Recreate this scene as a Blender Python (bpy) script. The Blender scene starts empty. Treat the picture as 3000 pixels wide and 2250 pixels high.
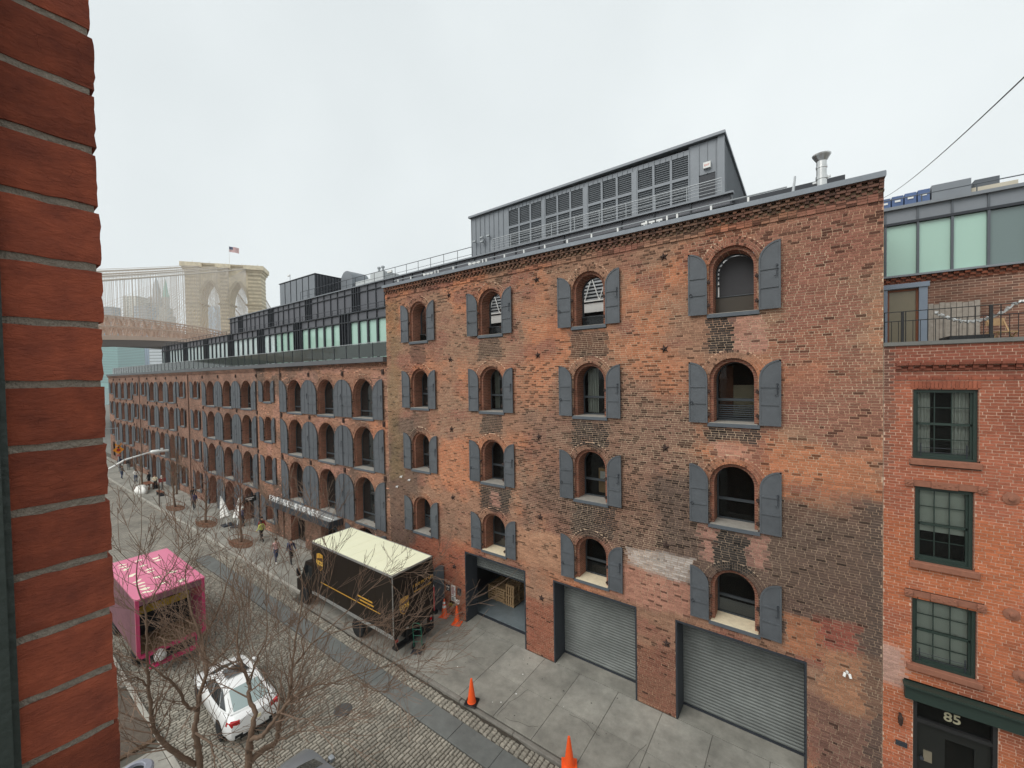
import bpy, math, random
import numpy as np
from mathutils import Vector, Matrix
random.seed(7); rng = np.random.default_rng(11)
sc = bpy.context.scene
COL = sc.collection
# ------------------------------------------------------------------ camera
H = 12.815            # lens height above the pavement
D = 15.4              # street facade plane (Y)
FPX = 1187.0          # focal length in pixels of a 3000 px wide frame
_a, _p, _r = math.radians(54.158), math.radians(1.248), math.radians(-.952)
_F = Vector((-math.cos(_a), math.sin(_a), 0)); _R = Vector((math.sin(_a), math.cos(_a), 0)); _U = Vector((0, 0, 1))
_F2 = _F*math.cos(_p) - _U*math.sin(_p); _U2 = _F*math.sin(_p) + _U*math.cos(_p)
_R3 = _R*math.cos(_r) + _U2*math.sin(_r); _U3 = -_R*math.sin(_r) + _U2*math.cos(_r)
cam = bpy.data.cameras.new('camera'); camo = bpy.data.objects.new('camera', cam); COL.objects.link(camo)
cam.sensor_width = 36.0; cam.lens = 36.0*FPX/3000.0; cam.clip_start = .02; cam.clip_end = 6000
camo.matrix_world = Matrix((( _R3.x, _U3.x, -_F2.x, 0), (_R3.y, _U3.y, -_F2.y, 0), (_R3.z, _U3.z, -_F2.z, H), (0, 0, 0, 1)))
sc.camera = camo
# ------------------------------------------------------------------ world, sun, exposure
SUN_EL, SUN_AZ = math.radians(48), math.radians(200)     # compass-like: light comes from behind the lens
w = bpy.data.worlds.new('World'); sc.world = w; w.use_nodes = True
nt = w.node_tree; nt.nodes.clear()
def _n(t, **k):
    n = nt.nodes.new(t)
    for a, b in k.items(): setattr(n, a, b)
    return n
sky = _n('ShaderNodeTexSky', sky_type='NISHITA', sun_disc=False, sun_elevation=SUN_EL, sun_rotation=SUN_AZ, air_density=1.0, dust_density=4.0, ozone_density=1.0)
hs = _n('ShaderNodeHueSaturation'); hs.inputs['Saturation'].default_value = .12
nt.links.new(sky.outputs[0], hs.inputs['Color'])
sm = _n('ShaderNodeMix', data_type='RGBA', blend_type='MULTIPLY'); sm.inputs[0].default_value = 1; sm.inputs[7].default_value = (.9, .9, .9, 1)
nt.links.new(hs.outputs[0], sm.inputs[6])
# high even cloud: a weak large-scale mottle of the overcast
tc = _n('ShaderNodeTexCoord'); nz = _n('ShaderNodeTexNoise'); nz.inputs['Scale'].default_value = 1.6; nz.inputs['Detail'].default_value = 5; nz.inputs['Roughness'].default_value = .45
nt.links.new(tc.outputs['Generated'], nz.inputs['Vector'])
cr = _n('ShaderNodeValToRGB'); cr.color_ramp.elements[0].position = .3; cr.color_ramp.elements[0].color = (5.8, 6.25, 6.4, 1); cr.color_ramp.elements[1].position = .72; cr.color_ramp.elements[1].color = (7.2, 7.65, 7.75, 1)
nt.links.new(nz.outputs['Fac'], cr.inputs[0])
mx = _n('ShaderNodeMix', data_type='RGBA'); mx.inputs[0].default_value = .86
nt.links.new(sm.outputs[2], mx.inputs[6]); nt.links.new(cr.outputs[0], mx.inputs[7])
bg = _n('ShaderNodeBackground'); bg.inputs['Strength'].default_value = .108
ow = _n('ShaderNodeOutputWorld'); nt.links.new(mx.outputs[2], bg.inputs[0]); nt.links.new(bg.outputs[0], ow.inputs[0])
sl = bpy.data.lights.new('sun', 'SUN'); sl.energy = 1.5; sl.angle = math.radians(40); sl.color = (1, .965, .92)
so = bpy.data.objects.new('sun', sl); COL.objects.link(so)
_sd = Vector((math.sin(SUN_AZ)*math.cos(SUN_EL), math.cos(SUN_AZ)*math.cos(SUN_EL), math.sin(SUN_EL)))
so.rotation_euler = _sd.to_track_quat('Z', 'Y').to_euler(); so.location = (0, -20, 60)
sc.view_settings.view_transform = 'Standard'; sc.view_settings.look = 'None'; sc.view_settings.exposure = 0.36; sc.view_settings.gamma = 1.0; sc.view_settings.use_curve_mapping = False
sc.cycles.use_denoising = True; sc.cycles.max_bounces = 6; sc.cycles.diffuse_bounces = 3; sc.cycles.glossy_bounces = 3; sc.cycles.transmission_bounces = 4; sc.cycles.transparent_max_bounces = 10; sc.cycles.volume_bounces = 1
sc.cycles.sample_clamp_indirect = 4.0

# ------------------------------------------------------------------ helpers
def ray(x, y):
    return _F2 + _R3*((x-1500)/FPX) + _U3*((1125-y)/FPX)
def on_wall(x, y, Y=D):
    r = ray(x, y); q = r*(Y/r.y); return Vector((q.x, Y, q.z+H))
def on_level(x, y, z=0.0):
    r = ray(x, y); q = r*((z-H)/r.z); return Vector((q.x, q.y, z))
class MB:
    def __init__(s): s.v = []; s.f = []
    def quad(s, a, b, c, d):
        n = len(s.v); s.v += [tuple(a), tuple(b), tuple(c), tuple(d)]; s.f.append((n, n+1, n+2, n+3)); return s
    def tri(s, a, b, c):
        n = len(s.v); s.v += [tuple(a), tuple(b), tuple(c)]; s.f.append((n, n+1, n+2)); return s
    def box(s, x0, x1, y0, y1, z0, z1):
        n = len(s.v)
        s.v += [(x0,y0,z0),(x1,y0,z0),(x1,y1,z0),(x0,y1,z0),(x0,y0,z1),(x1,y0,z1),(x1,y1,z1),(x0,y1,z1)]
        s.f += [(n,n+3,n+2,n+1),(n+4,n+5,n+6,n+7),(n,n+1,n+5,n+4),(n+1,n+2,n+6,n+5),(n+2,n+3,n+7,n+6),(n+3,n,n+4,n+7)]; return s
    def bbox(s, x0, x1, y0, y1, z0, z1, b=.02):
        # box with chamfered edges (all 12)
        n = len(s.v); P = []
        for z, k in ((z0, b), (z0+b, 0), (z1-b, 0), (z1, b)):
            P += [(x0+k+ (b if not k else 0)*0, y0+k, z)]
        s.v = s.v
        ring = lambda z, k: [(x0+b, y0+k, z), (x1-b, y0+k, z), (x1-k, y0+b, z), (x1-k, y1-b, z), (x1-b, y1-k, z), (x0+b, y1-k, z), (x0+k, y1-b, z), (x0+k, y0+b, z)]
        rs = [ring(z0, b), ring(z0+b, 0), ring(z1-b, 0), ring(z1, b)]
        for r in rs: s.v += r
        for i in range(3):
            for j in range(8):
                k = (j+1) % 8; s.f.append((n+i*8+j, n+i*8+k, n+i*8+8+k, n+i*8+8+j))
        s.f.append(tuple(n+7-j for j in range(8))); s.f.append(tuple(n+24+j for j in range(8))); return s
    def prism(s, pts, axis, a, b):
        """closed outline pts (2-D) extruded along axis ('x','y','z') from a to b"""
        n = len(s.v); m = len(pts)
        def P(p, t):
            return (t, p[0], p[1]) if axis == 'x' else ((p[0], t, p[1]) if axis == 'y' else (p[0], p[1], t))
        s.v += [P(p, a) for p in pts] + [P(p, b) for p in pts]
        s.f.append(tuple(range(n, n+m))); s.f.append(tuple(range(n+2*m-1, n+m-1, -1)))
        for i in range(m):
            j = (i+1) % m; s.f.append((n+j, n+i, n+m+i, n+m+j))
        return s
    def tube(s, pts, r, k=6, cap=True):
        """round bar through pts; r a number or one per point"""
        pts = [Vector(p) for p in pts]; m = len(pts); n0 = len(s.v)
        rr = r if hasattr(r, '__len__') else [r]*m
        u = None
        for i, p in enumerate(pts):
            d = (pts[min(i+1, m-1)] - pts[max(i-1, 0)])
            d = d.normalized() if d.length > 1e-9 else Vector((0, 0, 1))
            if u is None:
                u = d.orthogonal().normalized()
            else:
                u = (u - d*u.dot(d)); u = u.normalized() if u.length > 1e-6 else d.orthogonal().normalized()
            v = d.cross(u)
            for j in range(k):
                t = 2*math.pi*j/k; q = p + (u*math.cos(t) + v*math.sin(t))*rr[i]; s.v.append((q.x, q.y, q.z))
        for i in range(m-1):
            for j in range(k):
                l = (j+1) % k; s.f.append((n0+i*k+j, n0+i*k+l, n0+i*k+k+l, n0+i*k+k+j))
        if cap:
            s.f.append(tuple(n0+k-1-j for j in range(k))); s.f.append(tuple(n0+(m-1)*k+j for j in range(k)))
        return s
    def lathe(s, prof, c=(0, 0, 0), k=16, axis='z'):
        n = len(s.v); m = len(prof)
        for r, h in prof:
            for j in range(k):
                t = 2*math.pi*j/k; a, b = r*math.cos(t), r*math.sin(t)
                p = (a, b, h) if axis == 'z' else ((a, h, b) if axis == 'y' else (h, a, b))
                s.v.append((c[0]+p[0], c[1]+p[1], c[2]+p[2]))
        for i in range(m-1):
            for j in range(k):
                l = (j+1) % k; s.f.append((n+i*k+j, n+i*k+l, n+i*k+k+l, n+i*k+k+j))
        s.f.append(tuple(n+k-1-j for j in range(k))); s.f.append(tuple(n+(m-1)*k+j for j in range(k))); return s
    def loft(s, rings, close=True, caps=True):
        n = len(s.v); k = len(rings[0])
        for r in rings: s.v += [tuple(p) for p in r]
        for i in range(len(rings)-1):
            for j in range(k if close else k-1):
                l = (j+1) % k; s.f.append((n+i*k+j, n+i*k+l, n+i*k+k+l, n+i*k+k+j))
        if caps:
            s.f.append(tuple(n+k-1-j for j in range(k))); s.f.append(tuple(n+(len(rings)-1)*k+j for j in range(k)))
        return s
    def mesh(s, name, mat, smooth=False):
        me = bpy.data.meshes.new(name); me.from_pydata(s.v, [], s.f); me.update()
        if mat is not None: me.materials.append(mat)
        if smooth: me.polygons.foreach_set('use_smooth', [True]*len(me.polygons))
        return me
    def build(s, name, mat, parent=None, smooth=False, loc=None, rotz=None, **tags):
        return link(name, s.mesh(name, mat, smooth), parent, loc, rotz, **tags)
def link(name, me, parent=None, loc=None, rotz=None, **tags):
    o = bpy.data.objects.new(name, me); COL.objects.link(o)
    if parent is not None: o.parent = parent
    if loc is not None: o.location = loc
    if rotz is not None: o.rotation_euler = (0, 0, rotz)
    for k, v in tags.items(): o[k] = v
    return o
def thing(name, label, cat, loc=(0, 0, 0), rotz=0, group=None):
    o = bpy.data.objects.new(name, None); COL.objects.link(o); o.location = loc; o.rotation_euler = (0, 0, rotz)
    o.empty_display_size = .3; o['label'] = label; o['category'] = cat
    if group: o['group'] = group
    return o
def copy_tree(o, parent=None):
    c = o.copy(); COL.objects.link(c); c.parent = parent
    for ch in o.children: copy_tree(ch, c)
    return c
def smooth_by_angle(me, deg=35):
    import bmesh
    bm = bmesh.new(); bm.from_mesh(me); bmesh.ops.remove_doubles(bm, verts=bm.verts, dist=1e-5); bmesh.ops.recalc_face_normals(bm, faces=bm.faces)
    for f in bm.faces: f.smooth = True
    for e in bm.edges:
        if len(e.link_faces) == 2 and e.calc_face_angle(0) > math.radians(deg): e.smooth = False
    bm.to_mesh(me); bm.free(); return me

# ------------------------------------------------------------------ materials
def lin(r, g, b):
    f = lambda c: (c/12.92 if c <= .04045 else ((c+.055)/1.055)**2.4)
    return (f(r/255), f(g/255), f(b/255))
_mats = {}
def mat(name, rgb, rough=.7, metal=0.0, var=.12, scale=3.0, bump=0.0, bscale=40.0, spec=.4, attr=None, stain=0.0):
    if name in _mats: return _mats[name]
    m = bpy.data.materials.new(name); m.use_nodes = True; t = m.node_tree; N = t.nodes; L = t.links
    b = N['Principled BSDF']; b.inputs['Roughness'].default_value = rough; b.inputs['Metallic'].default_value = metal; b.inputs['Specular IOR Level'].default_value = spec
    geo = N.new('ShaderNodeNewGeometry')
    nz = N.new('ShaderNodeTexNoise'); nz.inputs['Scale'].default_value = scale; nz.inputs['Detail'].default_value = 6; nz.inputs['Roughness'].default_value = .65
    L.new(geo.outputs['Position'], nz.inputs['Vector'])
    mr = N.new('ShaderNodeMapRange'); mr.inputs[1].default_value = .25; mr.inputs[2].default_value = .75; mr.inputs[3].default_value = 1-var; mr.inputs[4].default_value = 1+var
    L.new(nz.outputs['Fac'], mr.inputs[0])
    mul = N.new('ShaderNodeMix'); mul.data_type = 'RGBA'; mul.blend_type = 'MULTIPLY'; mul.inputs[0].default_value = 1
    if attr:
        at = N.new('ShaderNodeAttribute'); at.attribute_name = attr; L.new(at.outputs['Color'], mul.inputs[6])
    else:
        mul.inputs[6].default_value = (*rgb, 1)
    L.new(mr.outputs[0], mul.inputs[7]); out = mul.outputs[2]
    if stain:
        n2 = N.new('ShaderNodeTexNoise'); n2.inputs['Scale'].default_value = .55; n2.inputs['Detail'].default_value = 8; n2.inputs['Roughness'].default_value = .7
        L.new(geo.outputs['Position'], n2.inputs['Vector'])
        r2 = N.new('ShaderNodeMapRange'); r2.inputs[1].default_value = .35; r2.inputs[2].default_value = .7; r2.inputs[3].default_value = 1+stain*.4; r2.inputs[4].default_value = 1-stain
        L.new(n2.outputs['Fac'], r2.inputs[0])
        m2 = N.new('ShaderNodeMix'); m2.data_type = 'RGBA'; m2.blend_type = 'MULTIPLY'; m2.inputs[0].default_value = 1
        L.new(out, m2.inputs[6]); L.new(r2.outputs[0], m2.inputs[7]); out = m2.outputs[2]
    L.new(out, b.inputs['Base Color'])
    if bump:
        n3 = N.new('ShaderNodeTexNoise'); n3.inputs['Scale'].default_value = bscale; n3.inputs['Detail'].default_value = 5
        L.new(geo.outputs['Position'], n3.inputs['Vector'])
        bp = N.new('ShaderNodeBump'); bp.inputs['Strength'].default_value = bump; bp.inputs['Distance'].default_value = .02
        L.new(n3.outputs['Fac'], bp.inputs['Height']); L.new(bp.outputs[0], b.inputs['Normal'])
    _mats[name] = m; return m
def brick_mat(name, c1, c2, mortar, course=.08, length=.25, dark=.5, msize=.012):
    """small-scale masonry seen from too far to pick bricks apart; runs along X+Y and Z"""
    if name in _mats: return _mats[name]
    m = bpy.data.materials.new(name); m.use_nodes = True; t = m.node_tree; N = t.nodes; L = t.links
    b = N['Principled BSDF']; b.inputs['Roughness'].default_value = .9; b.inputs['Specular IOR Level'].default_value = .2
    geo = N.new('ShaderNodeNewGeometry'); sp = N.new('ShaderNodeSeparateXYZ'); L.new(geo.outputs['Position'], sp.inputs[0])
    ad = N.new('ShaderNodeMath'); L.new(sp.outputs[0], ad.inputs[0]); L.new(sp.outputs[1], ad.inputs[1])
    cb = N.new('ShaderNodeCombineXYZ'); L.new(ad.outputs[0], cb.inputs[0]); L.new(sp.outputs[2], cb.inputs[1])
    br = N.new('ShaderNodeTexBrick'); br.inputs['Scale'].default_value = 1; br.inputs['Brick Width'].default_value = length; br.inputs['Row Height'].default_value = course
    br.inputs['Mortar Size'].default_value = msize*.5; br.inputs['Mortar Smooth'].default_value = .3; br.inputs['Color1'].default_value = (*c1, 1); br.inputs['Color2'].default_value = (*c2, 1); br.inputs['Mortar'].default_value = (*mortar, 1); br.inputs['Bias'].default_value = -.1
    L.new(cb.outputs[0], br.inputs['Vector'])
    n2 = N.new('ShaderNodeTexNoise'); n2.inputs['Scale'].default_value = .33; n2.inputs['Detail'].default_value = 9; n2.inputs['Roughness'].default_value = .72; L.new(geo.outputs['Position'], n2.inputs['Vector'])
    r2 = N.new('ShaderNodeMapRange'); r2.inputs[1].default_value = .35; r2.inputs[2].default_value = .68; r2.inputs[3].default_value = 1.25; r2.inputs[4].default_value = 1-dark
    L.new(n2.outputs['Fac'], r2.inputs[0])
    mu = N.new('ShaderNodeMix'); mu.data_type = 'RGBA'; mu.blend_type = 'MULTIPLY'; mu.inputs[0].default_value = 1
    L.new(br.outputs['Color'], mu.inputs[6]); L.new(r2.outputs[0], mu.inputs[7]); L.new(mu.outputs[2], b.inputs['Base Color'])
    bp = N.new('ShaderNodeBump'); bp.inputs['Strength'].default_value = .5; bp.inputs['Distance'].default_value = .01; bp.invert = True
    L.new(br.outputs['Fac'], bp.inputs['Height']); L.new(bp.outputs[0], b.inputs['Normal'])
    _mats[name] = m; return m
def glass_mat(name, tint, clear=.6, rough=.03):
    """pane: part see-through, part mirror, with a body tint"""
    if name in _mats: return _mats[name]
    m = bpy.data.materials.new(name); m.use_nodes = True; t = m.node_tree; N = t.nodes; L = t.links
    b = N['Principled BSDF']; b.inputs['Base Color'].default_value = (*tint, 1); b.inputs['Roughness'].default_value = rough; b.inputs['Specular IOR Level'].default_value = .9
    tr = N.new('ShaderNodeBsdfTransparent'); tr.inputs[0].default_value = (.96, .98, .97, 1)
    fr = N.new('ShaderNodeFresnel'); fr.inputs[0].default_value = 1.5
    r = N.new('ShaderNodeMapRange'); r.inputs[1].default_value = 0; r.inputs[2].default_value = 1; r.inputs[3].default_value = clear; r.inputs[4].default_value = 0
    L.new(fr.outputs[0], r.inputs[0])
    ms = N.new('ShaderNodeMixShader'); L.new(r.outputs[0], ms.inputs[0]); L.new(b.outputs[0], ms.inputs[1]); L.new(tr.outputs[0], ms.inputs[2])
    L.new(ms.outputs[0], N['Material Output'].inputs['Surface']); _mats[name] = m; return m
m_shut = mat('shutter_paint', lin(88, 92, 96), .6, var=.14, scale=3.5, bump=.12, stain=.16)
m_steel = mat('dark_steel_paint', lin(52, 56, 62), .5, var=.1)
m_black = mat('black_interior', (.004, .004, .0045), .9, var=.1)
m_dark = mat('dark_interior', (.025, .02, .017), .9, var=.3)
m_frame = mat('window_frame_paint', lin(60, 66, 70), .5, var=.08)
m_stone = mat('grey_sill_stone', lin(150, 146, 138), .85, var=.2, scale=6, bump=.1)
m_cream = mat('cream_sill_stone', lin(222, 208, 178), .85, var=.15, scale=6, bump=.1)
m_sillpaint = mat('sill_paint', lin(88, 94, 100), .6, var=.1)
m_mortar = mat('mortar', lin(196, 168, 138), .95, var=.2, scale=1.3, bump=.2, bscale=90, stain=.2)
m_brick = mat('weathered_brick', (1, 1, 1), .92, var=.22, scale=22, bump=.35, bscale=60, spec=.2, attr='bcol')
m_brickfar = brick_mat('far_masonry', lin(142, 102, 86), lin(104, 78, 68), lin(190, 166, 144), dark=.42)
m_reveal = brick_mat('reveal_masonry', lin(146, 96, 78), lin(118, 80, 68), lin(176, 144, 120), dark=.35)
m_glass = glass_mat('dark_window_glass', (.012, .014, .014), .88)
m_iron = mat('rusty_cast_iron', lin(62, 46, 40), .8, var=.3, scale=20, bump=.2)
# ------------------------------------------------------------------ masonry engine
def _hash(i, j, s):
    n = np.sin(i*127.1 + j*311.7 + s*74.7)*43758.5453
    return n - np.floor(n)
def vnoise(x, y, s=0):
    i = np.floor(x); j = np.floor(y); fx = x-i; fy = y-j; fx = fx*fx*(3-2*fx); fy = fy*fy*(3-2*fy)
    a = _hash(i, j, s); b = _hash(i+1, j, s); c = _hash(i, j+1, s); d = _hash(i+1, j+1, s)
    return (a*(1-fx)+b*fx)*(1-fy) + (c*(1-fx)+d*fx)*fy
def fbm(x, y, s=0, o=4):
    t = 0; a = .5; n = 0
    for k in range(o):
        t = t + a*vnoise(x*2**k, y*2**k, s+k*7.3); n += a; a *= .5
    return t/n
def L3(*c): return np.array(lin(*c))
class Arch:
    """opening: centre cx, width w, sill zs, apex za; arched unless flat"""
    def __init__(s, cx, w, zs, za, flat=False, ring=.30, sill=.13, sillw=.06):
        s.cx, s.w, s.zs, s.za, s.flat, s.ring, s.sill, s.sillw = cx, w, zs, za, flat, ring, sill, sillw
        s.r = w/2; s.sp = za if flat else za - s.r
    def half(s, z, extra=0.0):
        """half width blocked at height z (None when free)"""
        if z < s.zs - s.sill or z > s.za + (0 if s.flat else extra): return None
        if z < s.zs: return s.r + s.sillw if s.sill > 0 else None
        if s.flat or z <= s.sp: return s.r
        q = (s.r+extra)**2 - (z-s.sp)**2
        return math.sqrt(q) if q > 0 else None
def masonry(u0, u1, z0, z1, ops, colour, mcolour, y=D, course=.08, blen=.245, gap=.0165, seed=0, header=6, depth=.012):
    """returns bricks array rows (ua,ub,za,zb,yf) with colours, mortar quads; all real geometry"""
    r = np.random.default_rng(seed); B = []; MQ = []
    nc = int(round((z1-z0)/course))
    for i in range(nc):
        za = z0 + i*course; zb = za+course; zm = (za+zb)/2
        iv = []; mv = []
        for o in ops:
            h = o.half(zm, o.ring)
            if h is not None and h > .02: iv.append((o.cx-h, o.cx+h))
            hh = [o.half(q, .0) for q in (za+.001, zb-.001)]
            hh = [q for q in hh if q is not None]
            if hh: mv.append((o.cx-max(hh), o.cx+max(hh)))
        L = blen if (i % header) else blen*.5
        off = (0 if i % 2 else L*.5) + r.uniform(-.03, .03)
        nb = int((u1-u0)/L)+3
        e = u0 - off + np.cumsum(r.uniform(.93, 1.07, nb)*L); e = np.concatenate([[u0-off], e])
        a = np.maximum(e[:-1], u0); b = np.minimum(e[1:], u1)
        segs = [(p, q) for p, q in zip(a, b) if q-p > .04]
        for (c, d) in iv:
            ns = []
            for p, q in segs:
                if q <= c or p >= d: ns.append((p, q)); continue
                if c-p > .035: ns.append((p, c))
                if q-d > .035: ns.append((d, q))
            segs = ns
        for p, q in segs: B.append((p+gap/2, q-gap/2, za+gap/2, zb-gap/2))
        ms = [(u0, u1)]
        for (c, d) in mv:
            ns = []
            for p, q in ms:
                if q <= c or p >= d: ns.append((p, q)); continue
                if c > p: ns.append((p, c))
                if d < q: ns.append((d, q))
            ms = ns
        for p, q in ms:
            k = max(1, int((q-p)/.55)); t = np.linspace(p, q, k+1)
            for j in range(k): MQ.append((t[j], t[j+1], za, zb))
    B = np.array(B); n = len(B)
    jit = r.normal(0, .0012, (n, 4)); B = B + jit
    yf = y - np.abs(r.normal(0, .0035, n))
    col = colour((B[:, 0]+B[:, 1])/2, (B[:, 2]+B[:, 3])/2, r)
    MQ = np.array(MQ)
    mc = mcolour((MQ[:, 0]+MQ[:, 1])/2, (MQ[:, 2]+MQ[:, 3])/2, r)
    return B, yf, col, MQ, mc
def bricks_mesh(name, B, yf, col, yb, m, swap=None, extra=None):
    """B rows -> boxes without back face; extra = list of (8 corner pts, colour)"""
    n = len(B); V = np.zeros((n, 8, 3)); a, b, c, d = B.T
    X = [a, b, b, a, a, b, b, a]; Z = [c, c, d, d, c, c, d, d]
    for k in range(8):
        V[:, k, 0] = X[k]; V[:, k, 2] = Z[k]; V[:, k, 1] = yf if k < 4 else yb
    F = np.array([[0,1,2,3],[0,4,5,1],[1,5,6,2],[2,6,7,3],[3,7,4,0]])
    if extra:
        V = np.concatenate([V, np.array([e[0] for e in extra])]); col = np.concatenate([col, np.array([e[1] for e in extra])]); n = len(V)
    FF = (F[None]+np.arange(n)[:, None, None]*8).reshape(-1, 4)
    if swap is not None: V = swap(V)
    me = bpy.data.meshes.new(name); me.from_pydata(V.reshape(-1, 3).tolist(), [], FF.tolist())
    at = me.attributes.new('bcol', 'FLOAT_COLOR', 'FACE')
    cc = np.ones((n, 5, 4)); cc[:, :, :3] = col[:, None, :]; at.data.foreach_set('color', cc.ravel()); me.materials.append(m); me.update(); return me
def quads_mesh(name, Q, y, col, m):
    n = len(Q); V = np.zeros((n, 4, 3)); a, b, c, d = Q.T
    V[:, :, 1] = y; V[:, 0, 0] = a; V[:, 1, 0] = b; V[:, 2, 0] = b; V[:, 3, 0] = a; V[:, 0, 2] = c; V[:, 1, 2] = c; V[:, 2, 2] = d; V[:, 3, 2] = d
    me = bpy.data.meshes.new(name); me.from_pydata(V.reshape(-1, 3).tolist(), [], np.arange(n*4).reshape(-1, 4).tolist())
    at = me.attributes.new('bcol', 'FLOAT_COLOR', 'FACE'); cc = np.ones((n, 4)); cc[:, :3] = col; at.data.foreach_set('color', cc.ravel()); me.materials.append(m); me.update(); return me
def ring_bricks(o, colour, r, y=D, rows=3, hr=.098, wd=.078):
    """voussoirs of an arched opening: list of (8 pts, colour)"""
    out = []; mid = []
    for k in range(rows):
        ra = o.r + k*hr + .006; rb = ra + hr - .014; n = max(8, int(math.pi*(ra+hr*.5)/wd))
        for i in range(n):
            t0 = math.pi*(i+.08)/n; t1 = math.pi*(i+.92)/n
            p = [(o.cx+ra*math.cos(t0), o.sp+ra*math.sin(t0)), (o.cx+rb*math.cos(t0), o.sp+rb*math.sin(t0)), (o.cx+rb*math.cos(t1), o.sp+rb*math.sin(t1)), (o.cx+ra*math.cos(t1), o.sp+ra*math.sin(t1))]
            yf = y - abs(r.normal(0, .004)) - .002
            p = p[::-1]
            out.append([(q[0], yf, q[1]) for q in p] + [(q[0], y+.03, q[1]) for q in p]); mid.append((p[0][0], p[0][1]))
    mid = np.array(mid); c = colour(mid[:, 0], mid[:, 1], r)
    return list(zip(out, c))
m_mortar2 = mat('lime_mortar', (1, 1, 1), .95, var=.18, scale=9, bump=.2, bscale=90, spec=.2, attr='bcol')

# ---- colour of the tall warehouse, brick by brick: old stock, soot, repairs and lime wash
def patch(u, z, x0, x1, z0, z1, soft=.35, s=0):
    n = (fbm(u*1.1+s*3.1, z*1.1, s, 4)-.5)*1.6
    d = np.minimum(np.minimum(u-x0, x1-u), np.minimum(z-z0, z1-z)) + n*soft*2
    return np.clip(d/soft+.5, 0, 1)
def blend(c, rgb, m):
    return c*(1-m[:, None]) + np.array(rgb)[None]*m[:, None]
ORANGE, TAN, RED, BROWN, DARK, BLACK, PINK, WHITE = L3(188, 122, 88), L3(170, 128, 102), L3(140, 94, 80), L3(124, 97, 84), L3(90, 77, 70), L3(60, 56, 53), L3(188, 138, 122), L3(205, 196, 188)
def col_main(u, z, r):
    n = len(u)
    t = fbm(u*.42+3, z*.55, 1, 4); q = fbm(u*.9, z*1.3+9, 2, 4); f = r.random(n)
    c = blend(np.repeat(TAN[None]*.55+BROWN[None]*.45, n, 0), ORANGE, np.clip((t-.52)*4.5, 0, .8))
    c = blend(c, RED, np.clip((.5-q)*4.5, 0, .8))
    c = blend(c, RED, patch(u, z, -.5, 1.9, 10.5, 18.3, .8, 3)*.75)
    c = blend(c, BROWN, patch(u, z, -10.5, -3.0, 5.8, 12.0, 1.1, 4)*.75)
    c = blend(c, DARK, patch(u, z, -20.5, -18.0, 2.0, 10.5, .8, 5)*.8)
    c = blend(c, L3(120, 104, 72), patch(u, z, -20.3, -19.2, 7.0, 17.0, .5, 6)*.55)
    c = blend(c, DARK, patch(u, z, -17.6, -14.5, 3.9, 6.0, .7, 7)*.3)
    c = blend(c, ORANGE, patch(u, z, -16.7, -13.3, 6.7, 9.4, .7, 8)*.8)
    c = blend(c, ORANGE, patch(u, z, -14.6, -9.5, 11.3, 13.2, .7, 9)*.45)
    c = blend(c, ORANGE, patch(u, z, -1.0, 1.9, 9.0, 10.5, .45, 10)*.85)
    c = blend(c, DARK, patch(u, z, -4.5, 1.9, 4.3, 9.0, .5, 11)*.85)
    c = blend(c, DARK, patch(u, z, -9.5, -4.0, 5.6, 8.2, .8, 12)*.45)
    dk = BLACK
    for (a, b, p, s, m) in ((-2.75, -1.95, 13.45, 14.72, .95), (-8.0, -6.3, 13.5, 14.65, .75), (-13.2, -11.7, 13.6, 14.7, .7), (-18.2, -16.9, 13.6, 14.7, .5), (-13.1, -11.7, 9.9, 10.95, .85), (-8.0, -6.3, 9.8, 10.9, .9), (-2.7, -1.2, 10.35, 10.95, .9),
                            (-13.3, -11.3, 6.0, 7.45, .95), (-8.0, -6.2, 6.1, 7.4, .8), (-2.55, -1.45, 6.05, 7.4, .97), (-18.3, -16.8, 9.7, 10.9, .5), (-18.5, -16.7, 2.0, 3.9, .5)):
        c = blend(c, dk, patch(u, z, a, b, p, s, .16, a*.7)*m)
    for (a, b, p, s) in ((-1.95, -1.0, 13.4, 14.7), (-2.6, -1.4, 9.75, 10.35), (-3.0, -2.55, 6.1, 7.4), (-1.5, -1.0, 6.3, 7.5), (-12.6, -12.0, 6.4, 7.2)):
        c = blend(c, PINK, patch(u, z, a, b, p, s, .12, b)*.6)
    c = blend(c, TAN*1.05, patch(u, z, -11.4, -8.5, 4.2, 5.75, .18, 21)*.95)
    c = blend(c, L3(172, 124, 106), patch(u, z, -6.4, -3.35, 3.95, 5.2, .18, 22)*.95)
    c = blend(c, L3(150, 84, 64), patch(u, z, -18.4, -14.2, 0, 3.9, .5, 23)*.7)
    c = blend(c, L3(142, 84, 66), patch(u, z, -10.6, -9.0, 0, 2.6, .3, 24)*.8)
    c = blend(c, L3(170, 114, 84), patch(u, z, -.5, .35, 3.85, 5.05, .12, 25)*.95)
    c = blend(c, L3(150, 84, 70), patch(u, z, .3, 1.25, 3.8, 5.2, .2, 26)*.85)
    c = blend(c, L3(168, 122, 94), patch(u, z, .35, 1.9, 2.6, 4.3, .2, 27)*.9)
    c = blend(c, L3(118, 88, 78), patch(u, z, .1, 1.9, -.5, 2.7, .25, 28)*.85)
    c = blend(c, L3(122, 80, 66), patch(u, z, -5.4, -3.8, 0, 2.4, .3, 29)*.7)
    k = .80 + .40*r.random(n)
    c = c*k[:, None]
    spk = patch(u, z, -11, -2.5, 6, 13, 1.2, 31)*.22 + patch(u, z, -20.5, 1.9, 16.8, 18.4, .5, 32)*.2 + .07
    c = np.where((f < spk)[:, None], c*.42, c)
    w = patch(u, z, -5.7, -3.3, 5.25, 6.05, .16, 33)*(r.random(n)*.55+.45)
    c = blend(c, WHITE, w*.85)
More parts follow.
